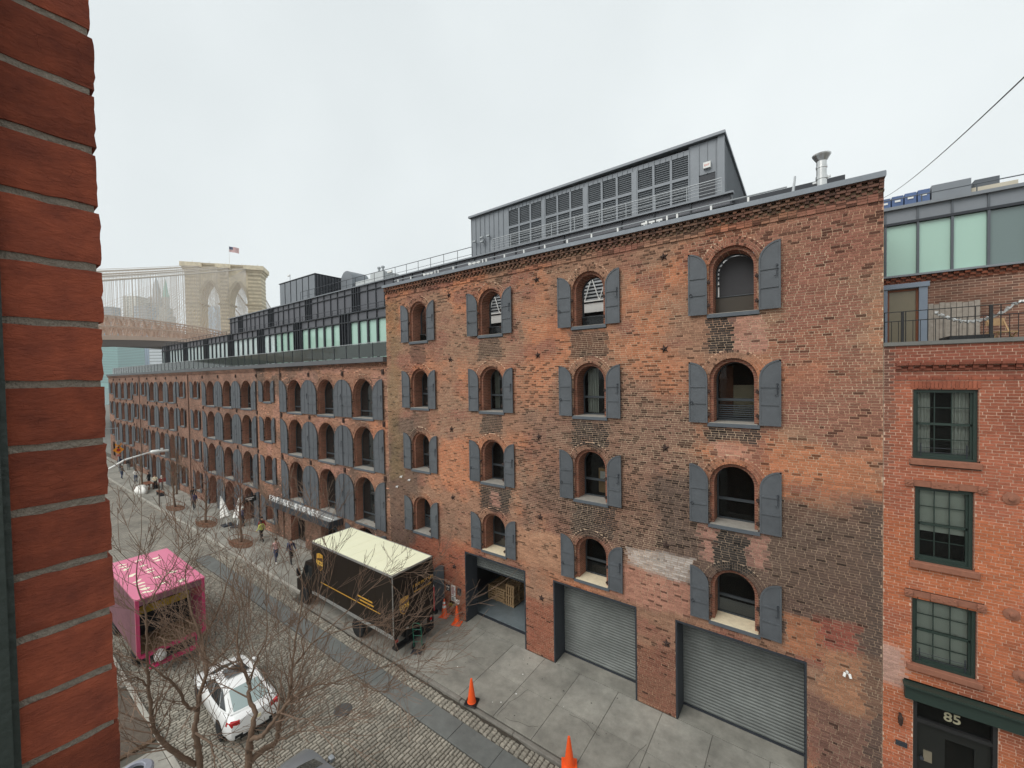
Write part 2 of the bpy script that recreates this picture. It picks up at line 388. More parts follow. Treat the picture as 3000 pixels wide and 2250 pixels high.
    c = blend(c, DARK*.7, patch(u, z, -20.5, 1.9, 17.72, 18.3, .12, 34)*.55)
    c = blend(c, DARK, patch(u, z, 1.45, 1.9, 0, 9, .12, 35)*.7)
    return np.clip(c, .01, .8)
def mor_main(u, z, r):
    n = len(u); t = fbm(u*.8, z*.8, 41, 4)
    c = np.repeat(L3(216, 190, 162)[None], n, 0)
    c = blend(c, L3(206, 160, 132), np.clip((t-.42)*3.4, 0, .75))
    c = blend(c, L3(160, 140, 122), patch(u, z, -4.5, 1.9, 0, 9.2, .9, 42)*.7)
    c = blend(c, L3(150, 134, 116), patch(u, z, -20.5, -17.5, 2, 9.5, .9, 43)*.6)
    c = blend(c, L3(178, 138, 112), patch(u, z, -20.5, 0, 0, 5, .9, 44)*.6)
    return c*(.85+.25*r.random(n))[:, None]
def col_long(u, z, r):
    n = len(u); t = fbm(u*.4+7, z*.5, 51, 4); q = fbm(u*.8, z*1.1, 52, 4)
    c = np.repeat((RED*.4+TAN*.6)[None], n, 0)
    c = blend(c, DARK, np.clip((t-.5)*4, 0, .75)); c = blend(c, PINK, np.clip((q-.56)*4, 0, .5))
    c = blend(c, ORANGE, patch(u, z, -22.2, -20.5, 8.4, 10, .3, 53)*.7)
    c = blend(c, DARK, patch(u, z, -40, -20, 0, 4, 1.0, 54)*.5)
    c = blend(c, L3(205, 150, 124), (r.random(n) < .035)*.8)
    c = c*(.72+.46*r.random(n))[:, None]
    return np.clip(np.where((r.random(n) < .12)[:, None], c*.5, c), .01, .8)
def mor_long(u, z, r):
    n = len(u); t = fbm(u*.7, z*.9, 55, 4)
    return blend(np.repeat(L3(204, 176, 150)[None], n, 0), L3(160, 136, 118), np.clip((t-.45)*4, 0, .9))*(.85+.25*r.random(n))[:, None]
def col_85(u, z, r):
    n = len(u); t = fbm(u*.7+1, z*.6, 61, 4)
    c = np.repeat(L3(168, 100, 76)[None], n, 0)
    c = blend(c, L3(190, 112, 74), patch(u, z, 1.7, 5, 2.5, 9, .9, 62)*.8)
    c = blend(c, L3(140, 84, 68), patch(u, z, 1.7, 9, 12.5, 14, .4, 63)*.9)
    c = blend(c, L3(130, 76, 60), np.clip((t-.55)*3, 0, .7)); c = blend(c, L3(190, 160, 148), patch(u, z, 1.75, 2.15, 3.9, 4.9, .16, 64)*.75)
    c = blend(c, DARK, patch(u, z, 1.7, 1.95, 10, 14, .15, 65)*.6)
    return np.clip(c*(.85+.3*r.random(n))[:, None], .01, .8)
def mor_85(u, z, r):
    n = len(u)
    return np.repeat(L3(216, 184, 162)[None], n, 0)*(.8+.3*r.random(n))[:, None]

# ------------------------------------------------------------------ arched windows, shutters
_cache = {}
def arch_pts(w, h, n=14, dx=0.0):
    """outline from bottom left up and over to bottom right, origin at sill centre"""
    r = w/2; sp = h - r; P = [(-r, 0)]
    for i in range(n+1):
        t = math.pi*(1 - i/n); P.append((r*math.cos(t), sp + r*math.sin(t)))
    P.append((r, 0)); return P
def reveal_mesh(w, h, d, step, key):
    if key in _cache: return _cache[key]
    b = MB(); o = arch_pts(w, h); i = arch_pts(w-2*step, h-step)
    for k in range(len(o)-1):
        p, q = o[k], o[k+1]; b.quad((p[0], 0, p[1]), (q[0], 0, q[1]), (q[0], .12, q[1]), (p[0], .12, p[1]))
        s, t = i[k], i[k+1]
        b.quad((p[0], .12, p[1]), (q[0], .12, q[1]), (t[0], .12, t[1]), (s[0], .12, s[1]))
        b.quad((s[0], .12, s[1]), (t[0], .12, t[1]), (t[0], d, t[1]), (s[0], d, s[1]))
    _cache[key] = b.mesh('reveal', m_reveal); return _cache[key]
def frame_mesh(w, h, rail, key, t=.055):
    if key in _cache: return _cache[key]
    b = MB(); o = arch_pts(w, h); i = arch_pts(w-2*t, h-t); i[0] = (i[0][0], t); i[-1] = (i[-1][0], t)
    for y0, y1 in ((0, .07),):
        for k in range(len(o)-1):
            p, q, s, u = o[k], o[k+1], i[k], i[k+1]
            b.quad((p[0], y0, p[1]), (s[0], y0, s[1]), (u[0], y0, u[1]), (q[0], y0, q[1]))
            b.quad((s[0], y0, s[1]), (s[0], y1, s[1]), (u[0], y1, u[1]), (u[0], y0, u[1]))
    b.box(-w/2, w/2, 0, .07, 0, t)
    if rail: b.box(-w/2+t, w/2-t, -.012, .06, rail-.045, rail+.045)
    _cache[key] = b.mesh('window', m_frame); return _cache[key]
def pane_mesh(w, h, key, m=None):
    if key in _cache: return _cache[key]
    b = MB(); P = arch_pts(w-.04, h-.02); n = len(P)
    b.v = [(p[0], 0, p[1]) for p in P] + [(p[0], .012, p[1]) for p in P]
    b.f = [tuple(range(n)), tuple(range(2*n-1, n-1, -1))] + [((k+1) % n, k, n+k, n+(k+1) % n) for k in range(n)]
    _cache[key] = b.mesh('pane', m or m_glass); return _cache[key]
def shutter_mesh(sw, h, side, mid, key):
    """open leaf: hinge edge at x=0, side +1 opens to the right; low at the hinge, tall at the outer stile"""
    if key in _cache: return _cache[key]
    b = MB(); hs = h - sw; n = 8
    arc = [(sw*(1-math.cos(math.pi/2*k/n)), hs + sw*math.sin(math.pi/2*k/n)) for k in range(n+1)]
    P = [(0, 0)] + arc + [(sw, 0)]
    if side < 0: P = [(-p[0], p[1]) for p in P][::-1]
    b.prism(P, 'y', -.085, -.05)
    t = .05; inn = [(max(t, p[0]+t*.5 if False else p[0]), p[1]) for p in arc]
    # raised border of flat bar
    bars = [((0, 0), (sw, 0), (sw, t), (0, t)), ((0, t), (t, t), (t, hs), (0, hs)), ((sw-t, t), (sw, t), (sw, h-.001), (sw-t, h-.001))]
    for k in range(n):
        (x0, z0), (x1, z1) = arc[k], arc[k+1]
        def inw(x, z):
            dx, dz = sw-x, hs-z; l = math.hypot(dx, dz) or 1
            return (x+dx/l*t, z+dz/l*t)
        bars.append(((x0, z0), (x1, z1), inw(x1, z1), inw(x0, z0)))
    if mid: bars.append(((sw/2-.03, t), (sw/2+.03, t), (sw/2+.03, h-sw*.14), (sw/2-.03, h-sw*.14)))
    for q in bars:
        q = [(p[0]*side, p[1]) for p in q]
        if side < 0: q = q[::-1]
        b.prism(q, 'y', -.10, -.085)
    _cache[key] = b.mesh('shutter', m_shut); return _cache[key]
def bar_mesh(sw, side, key):
    if key in _cache: return _cache[key]
    b = MB().box(min(.05*side, (sw-.05)*side), max(.05*side, (sw-.05)*side), -.112, -.085, -.03, .03)
    _cache[key] = b.mesh('crossbar', m_shut); return _cache[key]
def hinge_mesh(side, key):
    if key in _cache: return _cache[key]
    b = MB().box(-.07 if side > 0 else -.02, .02 if side > 0 else .07, -.12, 0, -.03, .03); b.lathe([(.025, -.07), (.025, .07)], (-.02*side, -.09, 0), 8)
    _cache[key] = b.mesh('hinge', m_iron); return _cache[key]
def handle_mesh(side, key):
    if key in _cache: return _cache[key]
    b = MB(); s = side
    b.tube([(0, -.12, .17), (0, -.135, .14), (0, -.135, -.17), (-.07*s, -.135, -.19)], .014, 6)
    b.lathe([(.03, -.135), (.03, -.10)], (0, 0, .16), 8, 'y')
    _cache[key] = b.mesh('handle', m_steel); return _cache[key]
def ring_mesh_handle(key='ringh'):
    if key in _cache: return _cache[key]
    b = MB(); P = [(.045*math.cos(2*math.pi*k/10), -.125, .045*math.sin(2*math.pi*k/10)) for k in range(11)]; b.tube(P, .012, 5); b.box(-.02, .02, -.125, -.1, .03, .06)
    _cache[key] = b.mesh('handle', m_steel); return _cache[key]
def sill_meshes(w, d, cream, key):
    if key in _cache: return _cache[key]
    a = MB().box(-w/2-.06, w/2+.06, -.06, .30, -.13, -.006).mesh('sill', m_sillpaint)
    c = MB().box(-w/2+.004, w/2-.004, -.045, d, -.006, .012).mesh('sill_top', m_cream if cream else m_stone)
    _cache[key] = (a, c); return _cache[key]
def arch_window(bld, o, d, step, sw, rail=.5, mid=False, cream=False, glazed=True, full=True, shutters=(1, 1), jit=True, inset=None):
    w, h = o.w, o.za-o.zs; k = (round(w, 3), round(h, 3), d)
    wi, hi = w-2*step, h-step
    f = link('window', frame_mesh(wi, hi, rail*hi if glazed else None, ('f', glazed)+k+(rail,)), bld, (o.cx, D+d, o.zs+.012))
    link('reveal', reveal_mesh(w, h, d+.04, step, ('r',)+k), f, (0, -d, -.012))
    a, c = sill_meshes(w, d, cream, ('s', cream)+k)
    link('sill', a, f, (0, -d, -.012)); link('sill_top', c, f, (0, -d, -.012))
    if glazed: link('pane', pane_mesh(wi, hi, ('p',)+k), f, (0, .03, 0))
    for side, on in ((-1, shutters[0]), (1, shutters[1])):
        if not on: continue
        hh = hi + .03
        s = link('shutter', shutter_mesh(sw, hh, side, mid, ('sh', sw, round(hh, 3), side, mid)), bld, (o.cx+side*(w/2+.05), D, o.zs-.01))
        if jit: s.rotation_euler = (0, 0, -side*math.radians(random.uniform(.3, jit) if jit is not True else random.choice((random.uniform(.5, 4), random.uniform(1, 5), random.uniform(3, 10)))))
        for q in (.36, .66):
            link('crossbar', bar_mesh(sw, side, ('b', sw, side)), s, (0, 0, q*(hh-sw*.35)))
        if full:
            for q in (.2, .72): link('hinge', hinge_mesh(side, ('h', side)), s, (-.03*side, 0, q*(hh-sw)))
            if side > 0: link('handle', handle_mesh(side, ('ha', side)), s, (sw-.1, 0, .62*(hh-sw*.35)))
            else: link('handle', ring_mesh_handle(), s, (-sw+.09, 0, .36*(hh-sw*.35)))
    return f
def star_mesh(R, key):
    if key in _cache: return _cache[key]
    b = MB(); P = []
    for k in range(10):
        r = R if k % 2 == 0 else R*.42; t = math.pi/2 + k*math.pi/5; P.append((r*math.cos(t), 0, r*math.sin(t)))
    c = (0, -.075, 0)
    for k in range(10): b.tri(P[k], c, P[(k+1) % 10])
    b.prism([(p[0], p[2]) for p in P][::-1], 'y', 0, .02); b.lathe([(.035, -.11), (.035, -.05)], (0, 0, 0), 8, 'y')
    _cache[key] = b.mesh('wall_anchor', m_iron); return _cache[key]
# ------------------------------------------------------------------ tall warehouse with loading doors
WX0, WX1, WTOP = -20.4, 1.80, 18.16
tall = thing('brick_warehouse', 'tall weathered brick warehouse with star anchors, arched shuttered windows and three loading doors', 'warehouse')
colx = [-17.53, -12.38, -7.2, -1.96]
rows = [(14.80, 17.02), (11.06, 13.26), (7.54, 9.68), (4.12, 6.03)]
ops = []; win = {}
for i, cx in enumerate(colx):
    for j, (zs, za) in enumerate(rows):
        if i == 0 and j == 3: zs -= .14
        o = Arch(cx, 1.44, zs, za); ops.append(o); win[i, j] = o
gar = [(-14.33, -10.54), (-9.05, -5.32), (-3.87, .05)]
gops = [Arch((a+b)/2, b-a, 0, 3.71, flat=True, sill=0) for a, b in gar]
dop = Arch(-17.42, 1.50, 0, 2.75, sill=0)
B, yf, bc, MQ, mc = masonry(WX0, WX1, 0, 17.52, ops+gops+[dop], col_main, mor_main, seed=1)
r1 = np.random.default_rng(5); ex = []
for o in ops+[dop]: ex += ring_bricks(o, col_main, r1)
# corbelled head: string course, toothed courses, then plain courses under the coping
def corbel(x0, x1, zbase, colf, y=D, rows=(( 'str', .035), ('plain', .02), ('plain', .02), ('tooth', .06), ('tooth', .11), ('str', .13), ('tooth', .16), ('str', .18)), course=.08):
    out = []
    for k, (kind, pr) in enumerate(rows):
        za = zbase + k*course; x = x0
        L = .12 if kind == 'tooth' else .235
        while x < x1:
            xe = min(x+L, x1); 
            if not (kind == 'tooth' and int((x-x0)/L) % 2 == (k % 2)):
                yfr = y - pr - abs(random.gauss(0, .006)); p = [(x+.006, za+.006), (xe-.006, za+.006), (xe-.006, za+course-.006), (x+.006, za+course-.006)]
                out.append(([(q[0], yfr, q[1]) for q in p] + [(q[0], y+.03, q[1]) for q in p], (x, za)))
            x += L
    uv = np.array([q[1] for q in out]); c = colf(uv[:, 0], uv[:, 1], r1)
    return [(q[0], cc) for q, cc in zip(out, c)]
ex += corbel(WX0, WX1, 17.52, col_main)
# the 300 bricks that show largest stay single objects; the rest is one mesh
dist = (B[:, 0]+B[:, 1])**2/4 + D**2 + ((B[:, 2]+B[:, 3])/2-H)**2
size = (B[:, 1]-B[:, 0])/dist
order = np.argsort(-size); sel = order[:300]; rest = order[300:]
wallo = MB(); 
wallo.box(WX0, WX1, D+.03, D+.04, 17.52, WTOP-.02)
wallm = link('brick_wall', quads_mesh('brick_wall', MQ, D+.009, mc, m_mortar2), tall)
wallo.build('parapet_core', m_mortar, wallm)
link('bricks', bricks_mesh('bricks', B[rest], yf[rest], bc[rest], D+.02, m_brick, extra=ex), wallm, kind='stuff')
unit = {}
for k in sel:
    a, b, c, d = B[k]
    me = bricks_mesh('brick', np.array([[0, b-a, 0, d-c]]), np.array([0.]), bc[k:k+1], .02, m_brick)
    link('brick', me, wallm, (a, yf[k], c))
MB().box(WX0-.04, WX1+.03, D-.20, D+.62, WTOP, WTOP+.10).box(WX0-.02, WX1+.02, D-.24, D-.20, WTOP-.05, WTOP+.11).build('coping', mat('zinc_flashing', lin(128, 134, 140), .5, .3, var=.12), tall)
# body of the block behind the front: inside faces, right return, left return above the lower roof
b = MB(); b.box(WX1-.5, WX1, D+.04, 30, 0, WTOP-.02); b.box(WX0, WX0+.5, D+.04, 19, 0, WTOP-.02); b.build('side_wall', m_brickfar, tall)
MB().box(WX0+.5, WX1-.5, D+.85, 30, 14.35, 14.45).build('terrace_floor', mat('roof_paving', lin(120, 118, 114), .9, var=.2), tall)
b = MB()
for (a, c) in ((3.8, 14.35),): b.box(WX0+.5, WX1-.5, D+2.4, D+2.45, a, c)
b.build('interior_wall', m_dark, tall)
# inner face of the front wall above the terrace is brick: strips between the openings
b = MB(); xs = [WX0+.5] + [q for cx in colx for q in (cx-.6, cx+.6)] + [WX1-.5]
for i in range(0, len(xs), 2): b.box(xs[i], xs[i+1], D+.76, D+.80, 14.45, WTOP-.05)
for cx in colx: b.box(cx-.6, cx+.6, D+.76, D+.80, 16.9, WTOP-.05)
b.build('inner_leaf', m_reveal, tall)
for (i, j), o in win.items():
    gl = not (j == 0)
    f = arch_window(tall, o, .72, .11, .60, rail=.36, cream=(j == 3 and i > 0), glazed=gl)
    if gl:
        wi, hi = o.w-.22, o.za-o.zs-.11
        if (i, j) in ((0, 3), (3, 1)):
            for k in range(7): MB().box(-wi/2+.05, wi/2-.05, 0, .05, 0, .035).build('louvre', m_frame, f, loc=(0, -.01, .08+k*.075))
m_curt = mat('pale_curtain', lin(206, 208, 200), .9, var=.06); m_wood = mat('brown_timber', lin(120, 72, 48), .7, var=.2); m_card = mat('cardboard', lin(176, 142, 100), .85, var=.1); m_white = mat('white_paint', lin(228, 228, 224), .6, var=.04)
def curtain(f, x0, x1, z0, z1, y=.25):
    b = MB(); n = 14; P = [(x0+(x1-x0)*k/n, y+.05*math.sin(k*2.2)) for k in range(n+1)]
    for k in range(n): b.quad((P[k][0], P[k][1], z0), (P[k+1][0], P[k+1][1], z0), (P[k+1][0], P[k+1][1], z1), (P[k][0], P[k][1], z1))
    return b.build('curtain', m_curt, f, smooth=True)
fw = {}
for f in tall.children:
    if f.name.startswith('window'): fw[min(range(4), key=lambda q: abs(colx[q]-f.location.x)), min(range(4), key=lambda q: abs(rows[q][0]-f.location.z))] = f
for i, (a, c) in ((0, (-.5, -.2)), (1, (-.52, -.22)), (2, (-.5, .0)), (2, (.3, .55))): curtain(fw[i, 1], a, c, .06, 2.0)
MB().box(-.1, .55, .35, .8, .1, 1.15).build('carton', m_card, fw[2, 2]); MB().box(-.02, .45, .33, .35, .68, 1.02).build('paper', m_white, fw[2, 2])
MB().box(-.6, .6, .6, .65, .1, 1.25).build('partition', mat('beige_partition', lin(168, 156, 132), .8), fw[3, 1]); MB().box(-.6, -.15, .55, .6, .1, 1.95).build('timber_panel', m_wood, fw[3, 1])
# top right opening: dark blind and a lower board with a rail
f = fw[3, 0]; wi, hi = 1.22, 2.11
MB().prism([(p[0]+.05, p[1]) for p in arch_pts(wi-.12, hi-.1)], 'y', -.02, .02).build('blind', mat('charcoal_blind', lin(68, 68, 70), .85, var=.08), f)
MB().box(-wi/2, wi/2, -.06, -.03, .02, .62).build('guard_panel', mat('tinted_panel', lin(72, 66, 58), .3, var=.05), f); MB().tube([(-wi/2, -.07, .63), (wi/2, -.07, .63)], .02, 8).build('guard_rail', m_frame, f)
for i in (0, 1, 2):
    MB().box(-wi/2, wi/2, -.06, -.05, .02, .42).build('guard_panel', m_glass, fw[i, 0]); MB().tube([(-wi/2, -.07, .44), (wi/2, -.07, .44)], .018, 8).build('guard_rail', m_frame, fw[i, 0])
# star-shaped wall anchors
for x in (-15.09, -9.67, -4.18):
    for z in (17.05, 13.69, 10.03, 6.40, 2.70):
        link('wall_anchor', star_mesh(.17, 'star'), tall, (x, D-.012, z)).rotation_euler = (0, random.uniform(-.25, .25), 0)
# ground-floor door with one open leaf
s = link('door', shutter_mesh(.80, 2.55, 1, False, 'doorleaf'), tall, (-16.64, D, .02))
for q in (.75, 1.5): link('crossbar', bar_mesh(.8, 1, 'doorbar'), s, (0, 0, q))
MB().box(-18.3, -16.5, D+.4, D+.45, 0, 2.9).build('door_panel', m_steel, tall)
# loading doors: steel-lined recess, slatted curtain
m_roll = mat('roller_door_zinc', lin(122, 126, 123), .6, .2, var=.14, scale=1.6, bump=.05, stain=.3)
sl = MB(); cs = [(-.016*math.sin(math.pi*k/6), .074*k/6) for k in range(7)]
slat_me = {}
def slat(wd):
    k = round(wd, 3)
    if k not in slat_me:
        b = MB(); pr = [(.014, 0), (.014, .02)] + [(-.020*math.sin(math.pi*q/6)**.7, .022+.096*q/6) for q in range(7)] + [(.014, .1195)]
        for q in range(len(pr)-1): b.quad((0, pr[q][0], pr[q][1]), (wd, pr[q][0], pr[q][1]), (wd, pr[q+1][0], pr[q+1][1]), (0, pr[q+1][0], pr[q+1][1]))
        slat_me[k] = b.mesh('slat', m_roll)
    return slat_me[k]
dp = .88
for gi, (a, c) in enumerate(gar):
    g = MB()
    g.box(a, a+.06, D-.015, D+dp, 0, 3.71).box(c-.06, c, D-.015, D+dp, 0, 3.71).box(a+.06, c-.06, D-.01, D+dp, 3.63, 3.71)
    lo = g.build('loading_door', m_steel, tall)
    z = 2.62 if gi == 0 else .05
    MB().box(a+.07, c-.07, D+dp-.03, D+dp+.02, z-.05, z).build('bottom_bar', m_steel, lo)
    while z < 3.6:
        link('slat', slat(c-a-.14), lo, (a+.07, D+dp, z)); z += .12
    MB().box(a+.06, c-.06, D+dp-.06, D+dp+.10, -.02, .03).build('threshold', m_steel, lo)
    if gi:
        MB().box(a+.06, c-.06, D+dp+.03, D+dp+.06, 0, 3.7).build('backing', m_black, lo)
a, c = gar[0]
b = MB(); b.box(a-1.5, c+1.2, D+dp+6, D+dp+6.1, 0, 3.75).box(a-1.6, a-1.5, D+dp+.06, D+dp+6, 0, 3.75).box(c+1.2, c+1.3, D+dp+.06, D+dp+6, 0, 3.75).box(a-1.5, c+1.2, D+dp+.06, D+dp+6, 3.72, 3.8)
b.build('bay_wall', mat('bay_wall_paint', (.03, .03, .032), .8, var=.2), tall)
MB().box(a-1.5, c+1.2, D+dp+.1, D+dp+6, .02, .05).build('bay_floor', mat('painted_bay_floor', lin(118, 128, 132), .45, var=.18, scale=1.4, stain=.25), tall)
# pallets in the open bay
m_pal = mat('pallet_wood', lin(170, 140, 104), .85, var=.3, scale=8)
def pallet_mesh():
    b = MB()
    for y in (0, .55, 1.1): b.box(0, 1.2, y, y+.1, .03, .11)
    for k in range(7): b.box(.02+k*.175, .13+k*.175, 0, 1.2, .11, .13)
    for k in (0, 3, 6): b.box(.02+k*.175, .13+k*.175, 0, 1.2, 0, .03)
    return b.mesh('wooden_pallet', m_pal)
pm = pallet_mesh()
for k in range(6):
    link('wooden_pallet', pm, None, (-14.75+random.uniform(-.03, .03), 17.75+random.uniform(-.03, .03), .05+k*.135), random.uniform(-.03, .03), label='wooden pallet in the flat stack inside the open loading bay', category='pallet', group='flat pallets in the loading bay')
for k in range(4):
    o = link('wooden_pallet', pm, None, (-13.36+k*.15, 17.7, .06), 0, label='wooden pallet stood on edge beside the flat stack in the loading bay', category='pallet', group='upright pallets in the loading bay'); o.rotation_euler = (0, math.radians(-88), 0)
# wall fittings by the first bay
def plate(name, x0, x1, z0, z1, m, label, cat, y=D-.035, **k):
    return MB().box(x0, x1, y, D-.012, z0, z1).build(name, m, label=label, category=cat, **k)
m_wsign = mat('white_enamel', lin(232, 230, 226), .45, var=.03); m_ink = mat('dark_red_ink', lin(150, 40, 40), .6)
m_inkb = mat('black_ink', (.02, .02, .02), .6)
sg = plate('wall_sign', -15.34, -15.05, 1.12, 1.66, m_wsign, 'tall white notice board with lines of text on brick by loading bay', 'sign')
for k in range(7): MB().box(-15.31, -15.31+random.uniform(.16, .24), D-.039, D-.0355, 1.19+k*.06, 1.22+k*.06).build('text_line', m_ink, sg)
sg = plate('wall_sign', -15.34, -15.04, .82, 1.07, m_wsign, 'small white notice under the tall one beside loading bay', 'sign')
for k in range(3): MB().box(-15.31, -15.12, D-.039, D-.0355, .87+k*.06, .90+k*.06).build('text_line', m_inkb, sg)
sg = plate('wall_sign', -15.72, -15.42, 1.28, 1.60, m_steel, 'dark metal plaque on brick beside arched iron door', 'sign')
for k in range(2): MB().box(-15.68, -15.48, D-.039, D-.0355, 1.45+k*.05, 1.47+k*.05).build('text_line', m_white, sg)
MB().box(-15.6, -15.54, D-.039, D-.0355, 1.32, 1.38).build('symbol', m_white, sg)
cb = plate('call_box', -14.84, -14.62, 1.30, 1.62, m_steel, 'small dark call box on brick at edge of loading bay', 'call box', y=D-.09); MB().lathe([(.05, D-.11), (.05, D-.09)], (-14.73, 0, 1.50), 12, 'y').build('button', mat('steel_button', lin(150, 150, 150), .3, .8), cb)
plate('utility_box', -14.98, -14.76, .82, .98, m_wsign, 'small white utility box low on the brick beside standpipe', 'box', y=D-.12)
sp_ = thing('standpipe', 'pair of brass standpipe inlets low on the brick wall', 'standpipe', (-15.25, D, .66))
for x in (-.09, .09): MB().lathe([(.04, -.02), (.04, -.12), (.075, -.13), (.075, -.2), (.05, -.205)], (x, 0, 0), 12, 'y').build('inlet', mat('brass', lin(190, 168, 96), .4, .8), sp_)
MB().box(-.2, .2, -.03, -.012, -.1, .1).build('plate', m_iron, sp_)
def cctv(x, z, label, s=1.0, ang=.5):
    t = thing('security_camera', label, 'camera', (x, D, z), 0, 'white security cameras on the brick')
    MB().lathe([(.05*s, -.012), (.05*s, -.05*s)], (0, 0, 0), 10, 'y').build('mount', m_white, t); MB().tube([(0, -.05*s, 0), (0, -.14*s, -.02*s)], .018*s, 6).build('arm', m_white, t)
    for a in (-1, 1): MB().tube([(a*.07*s, -.12*s, .0), (a*.11*s, -.22*s, -.13*s)], .05*s, 8).build('housing', m_white, t)
cctv(1.02, 3.82, 'white twin floodlight on tan brick right of the loading doors', .72)
cctv(-19.2, 7.0, 'white twin camera on dark brick near the seam between the warehouses', .6)
cctv(-18.5, 6.9, 'white camera on dark brick left of the lowest arched window', .55)
cctv(-19.6, 6.35, 'lowest white camera at the seam between the two warehouses', .55)

# ------------------------------------------------------------------ long warehouse running down the street
LX0, LTOP = -94.2, 13.76
longw = thing('long_warehouse', 'long low brick warehouse with rows of arched shuttered openings running down the street', 'warehouse')
lrows = [(10.22, 12.74), (6.95, 9.68), (3.38, 6.42), (.02, 3.12)]
srows = [(10.93, 12.74), (7.62, 9.70), (4.22, 6.44), (.9, 3.05)]
big = [-22.93, -27.33, -31.75, -40.4, -44.65, -48.9, -61.45, -65.4, -69.3, -80.85, -84.6, -88.4]
small = [-36.28, -53.15, -57.65, -73.25, -77.4, -91.75]
lops = []
for cx in big:
    for j, (zs, za) in enumerate(lrows): lops.append((Arch(cx, 2.16 if cx > -50 else (2.0 if cx > -70 else 1.9), zs, za, ring=.30, sill=.13 if j < 3 else 0), 'b', j))
for cx in small:
    for j, (zs, za) in enumerate(srows): lops.append((Arch(cx, 1.34, zs, za, ring=.2), 's', j))
SPLIT = -38.3
near = [o for o, k, j in lops if o.cx > SPLIT]
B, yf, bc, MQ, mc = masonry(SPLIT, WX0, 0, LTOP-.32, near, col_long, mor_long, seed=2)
ex = []
for o in near: ex += ring_bricks(o, col_long, r1, rows=3 if o.w > 2 else 2)
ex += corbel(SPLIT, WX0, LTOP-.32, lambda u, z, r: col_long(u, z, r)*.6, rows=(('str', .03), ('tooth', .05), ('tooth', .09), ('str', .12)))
lw = link('brick_wall', quads_mesh('brick_wall', MQ, D+.009, mc, m_mortar2), longw)
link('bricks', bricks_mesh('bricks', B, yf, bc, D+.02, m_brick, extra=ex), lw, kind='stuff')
MB().box(SPLIT, WX0, D+.03, D+.04, LTOP-.32, LTOP).build('parapet_core', m_mortar, lw)
# farther part: course-by-course sheet with the same openings left out
b = MB(); far = [o for o, k, j in lops if o.cx < SPLIT]; zz = np.arange(0, LTOP-.3, .08)
for z in zz:
    ms = [(LX0, SPLIT)]
    for o in far:
        hh = [h for h in (o.half(z+.001), o.half(z+.079)) if h is not None]
        if not hh: continue
        c, d = o.cx-max(hh), o.cx+max(hh); ns = []
        for p, q in ms:
            if q <= c or p >= d: ns.append((p, q)); continue
            if c > p: ns.append((p, c))
            if d < q: ns.append((d, q))
        ms = ns
    for p, q in ms: b.quad((p, D, z), (q, D, z), (q, D, z+.08), (p, D, z+.08))
for o in far:   # arch rings stand a little proud
    P = arch_pts(o.w, o.za-o.zs, 12)[1:-1]; k = (o.r+.22)/o.r
    for i in range(len(P)-1):
        (x0, z0), (x1, z1) = P[i], P[i+1]; sp = o.sp-o.zs
        b.quad((o.cx+x0, D-.015, o.zs+z0), (o.cx+x0*k, D-.015, o.zs+sp+(z0-sp)*k), (o.cx+x1*k, D-.015, o.zs+sp+(z1-sp)*k), (o.cx+x1, D-.015, o.zs+z1))
b.box(LX0, SPLIT, D-.10, D+.04, LTOP-.22, LTOP-.12).box(LX0, SPLIT, D-.05, D+.04, LTOP-.30, LTOP-.22).box(LX0, SPLIT, D-.16, D+.04, LTOP-.12, LTOP)
b.box(LX0, LX0+.4, D+.02, 30, 0, LTOP)
b.build('far_brick_wall', m_brickfar, longw)
MB().box(LX0-.05, WX0-.05, D-.24, D+.5, LTOP, LTOP+.30).build('coping', mat('dark_flashing', lin(98, 100, 102), .5, .2, var=.1), longw)
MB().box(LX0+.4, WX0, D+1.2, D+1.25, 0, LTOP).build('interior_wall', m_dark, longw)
MB().box(LX0+.4, WX0, D+.5, 30, LTOP+.02, LTOP+.12).build('roof', mat('roof_gravel', lin(120, 118, 112), .95, var=.2), longw)
m_slate = m_shut
for o, k, j in lops:
    nearw = o.cx > -51
    if o.cx < -86 and j > 2: continue
    if j == 3 and k == 'b' and -36 < o.cx < -24:      # entrance under the canopy: no shutters
        f = arch_window(longw, o, .53, .05, 1.0, rail=.62, full=False, shutters=(0, 0)); continue
    if k == 'b': arch_window(longw, o, .53, .05, 1.05 if o.cx > -36 else (.98 if o.cx > -50 else (.90 if o.cx > -70 else .87)), rail=.16, mid=nearw, full=nearw, jit=2.5)
    else: arch_window(longw, o, .53, .05, .62, rail=.3, full=nearw)
# small iron anchor plates between the arches
am = MB().box(-.10, .10, -.05, 0, -.16, .16).lathe([(.06, -.09), (.06, -.04)], (0, 0, 0), 8, 'y').mesh('wall_anchor', m_iron)
for cs_ in (big[0:3], big[3:6], big[6:9], big[9:12]):
    for a, c in zip(cs_[:-1], cs_[1:]):
        for z in (13.1 if cs_[0] > -30 else 13.15, 9.95, 6.6): link('wall_anchor', am, longw, ((a+c)/2, D-.012, z))
    for x in (cs_[0]+2.15, cs_[-1]-2.1):
        for z in (13.15, 9.95, 6.6): link('wall_anchor', am, longw, (x, D-.012, z))
for x in (-33.95, -55.4, -75.2): MB().tube([(x, D-.07, 0), (x, D-.07, LTOP-.1)], .055, 8).build('downpipe', mat('pipe_paint', lin(122, 96, 82), .7, var=.15), longw)
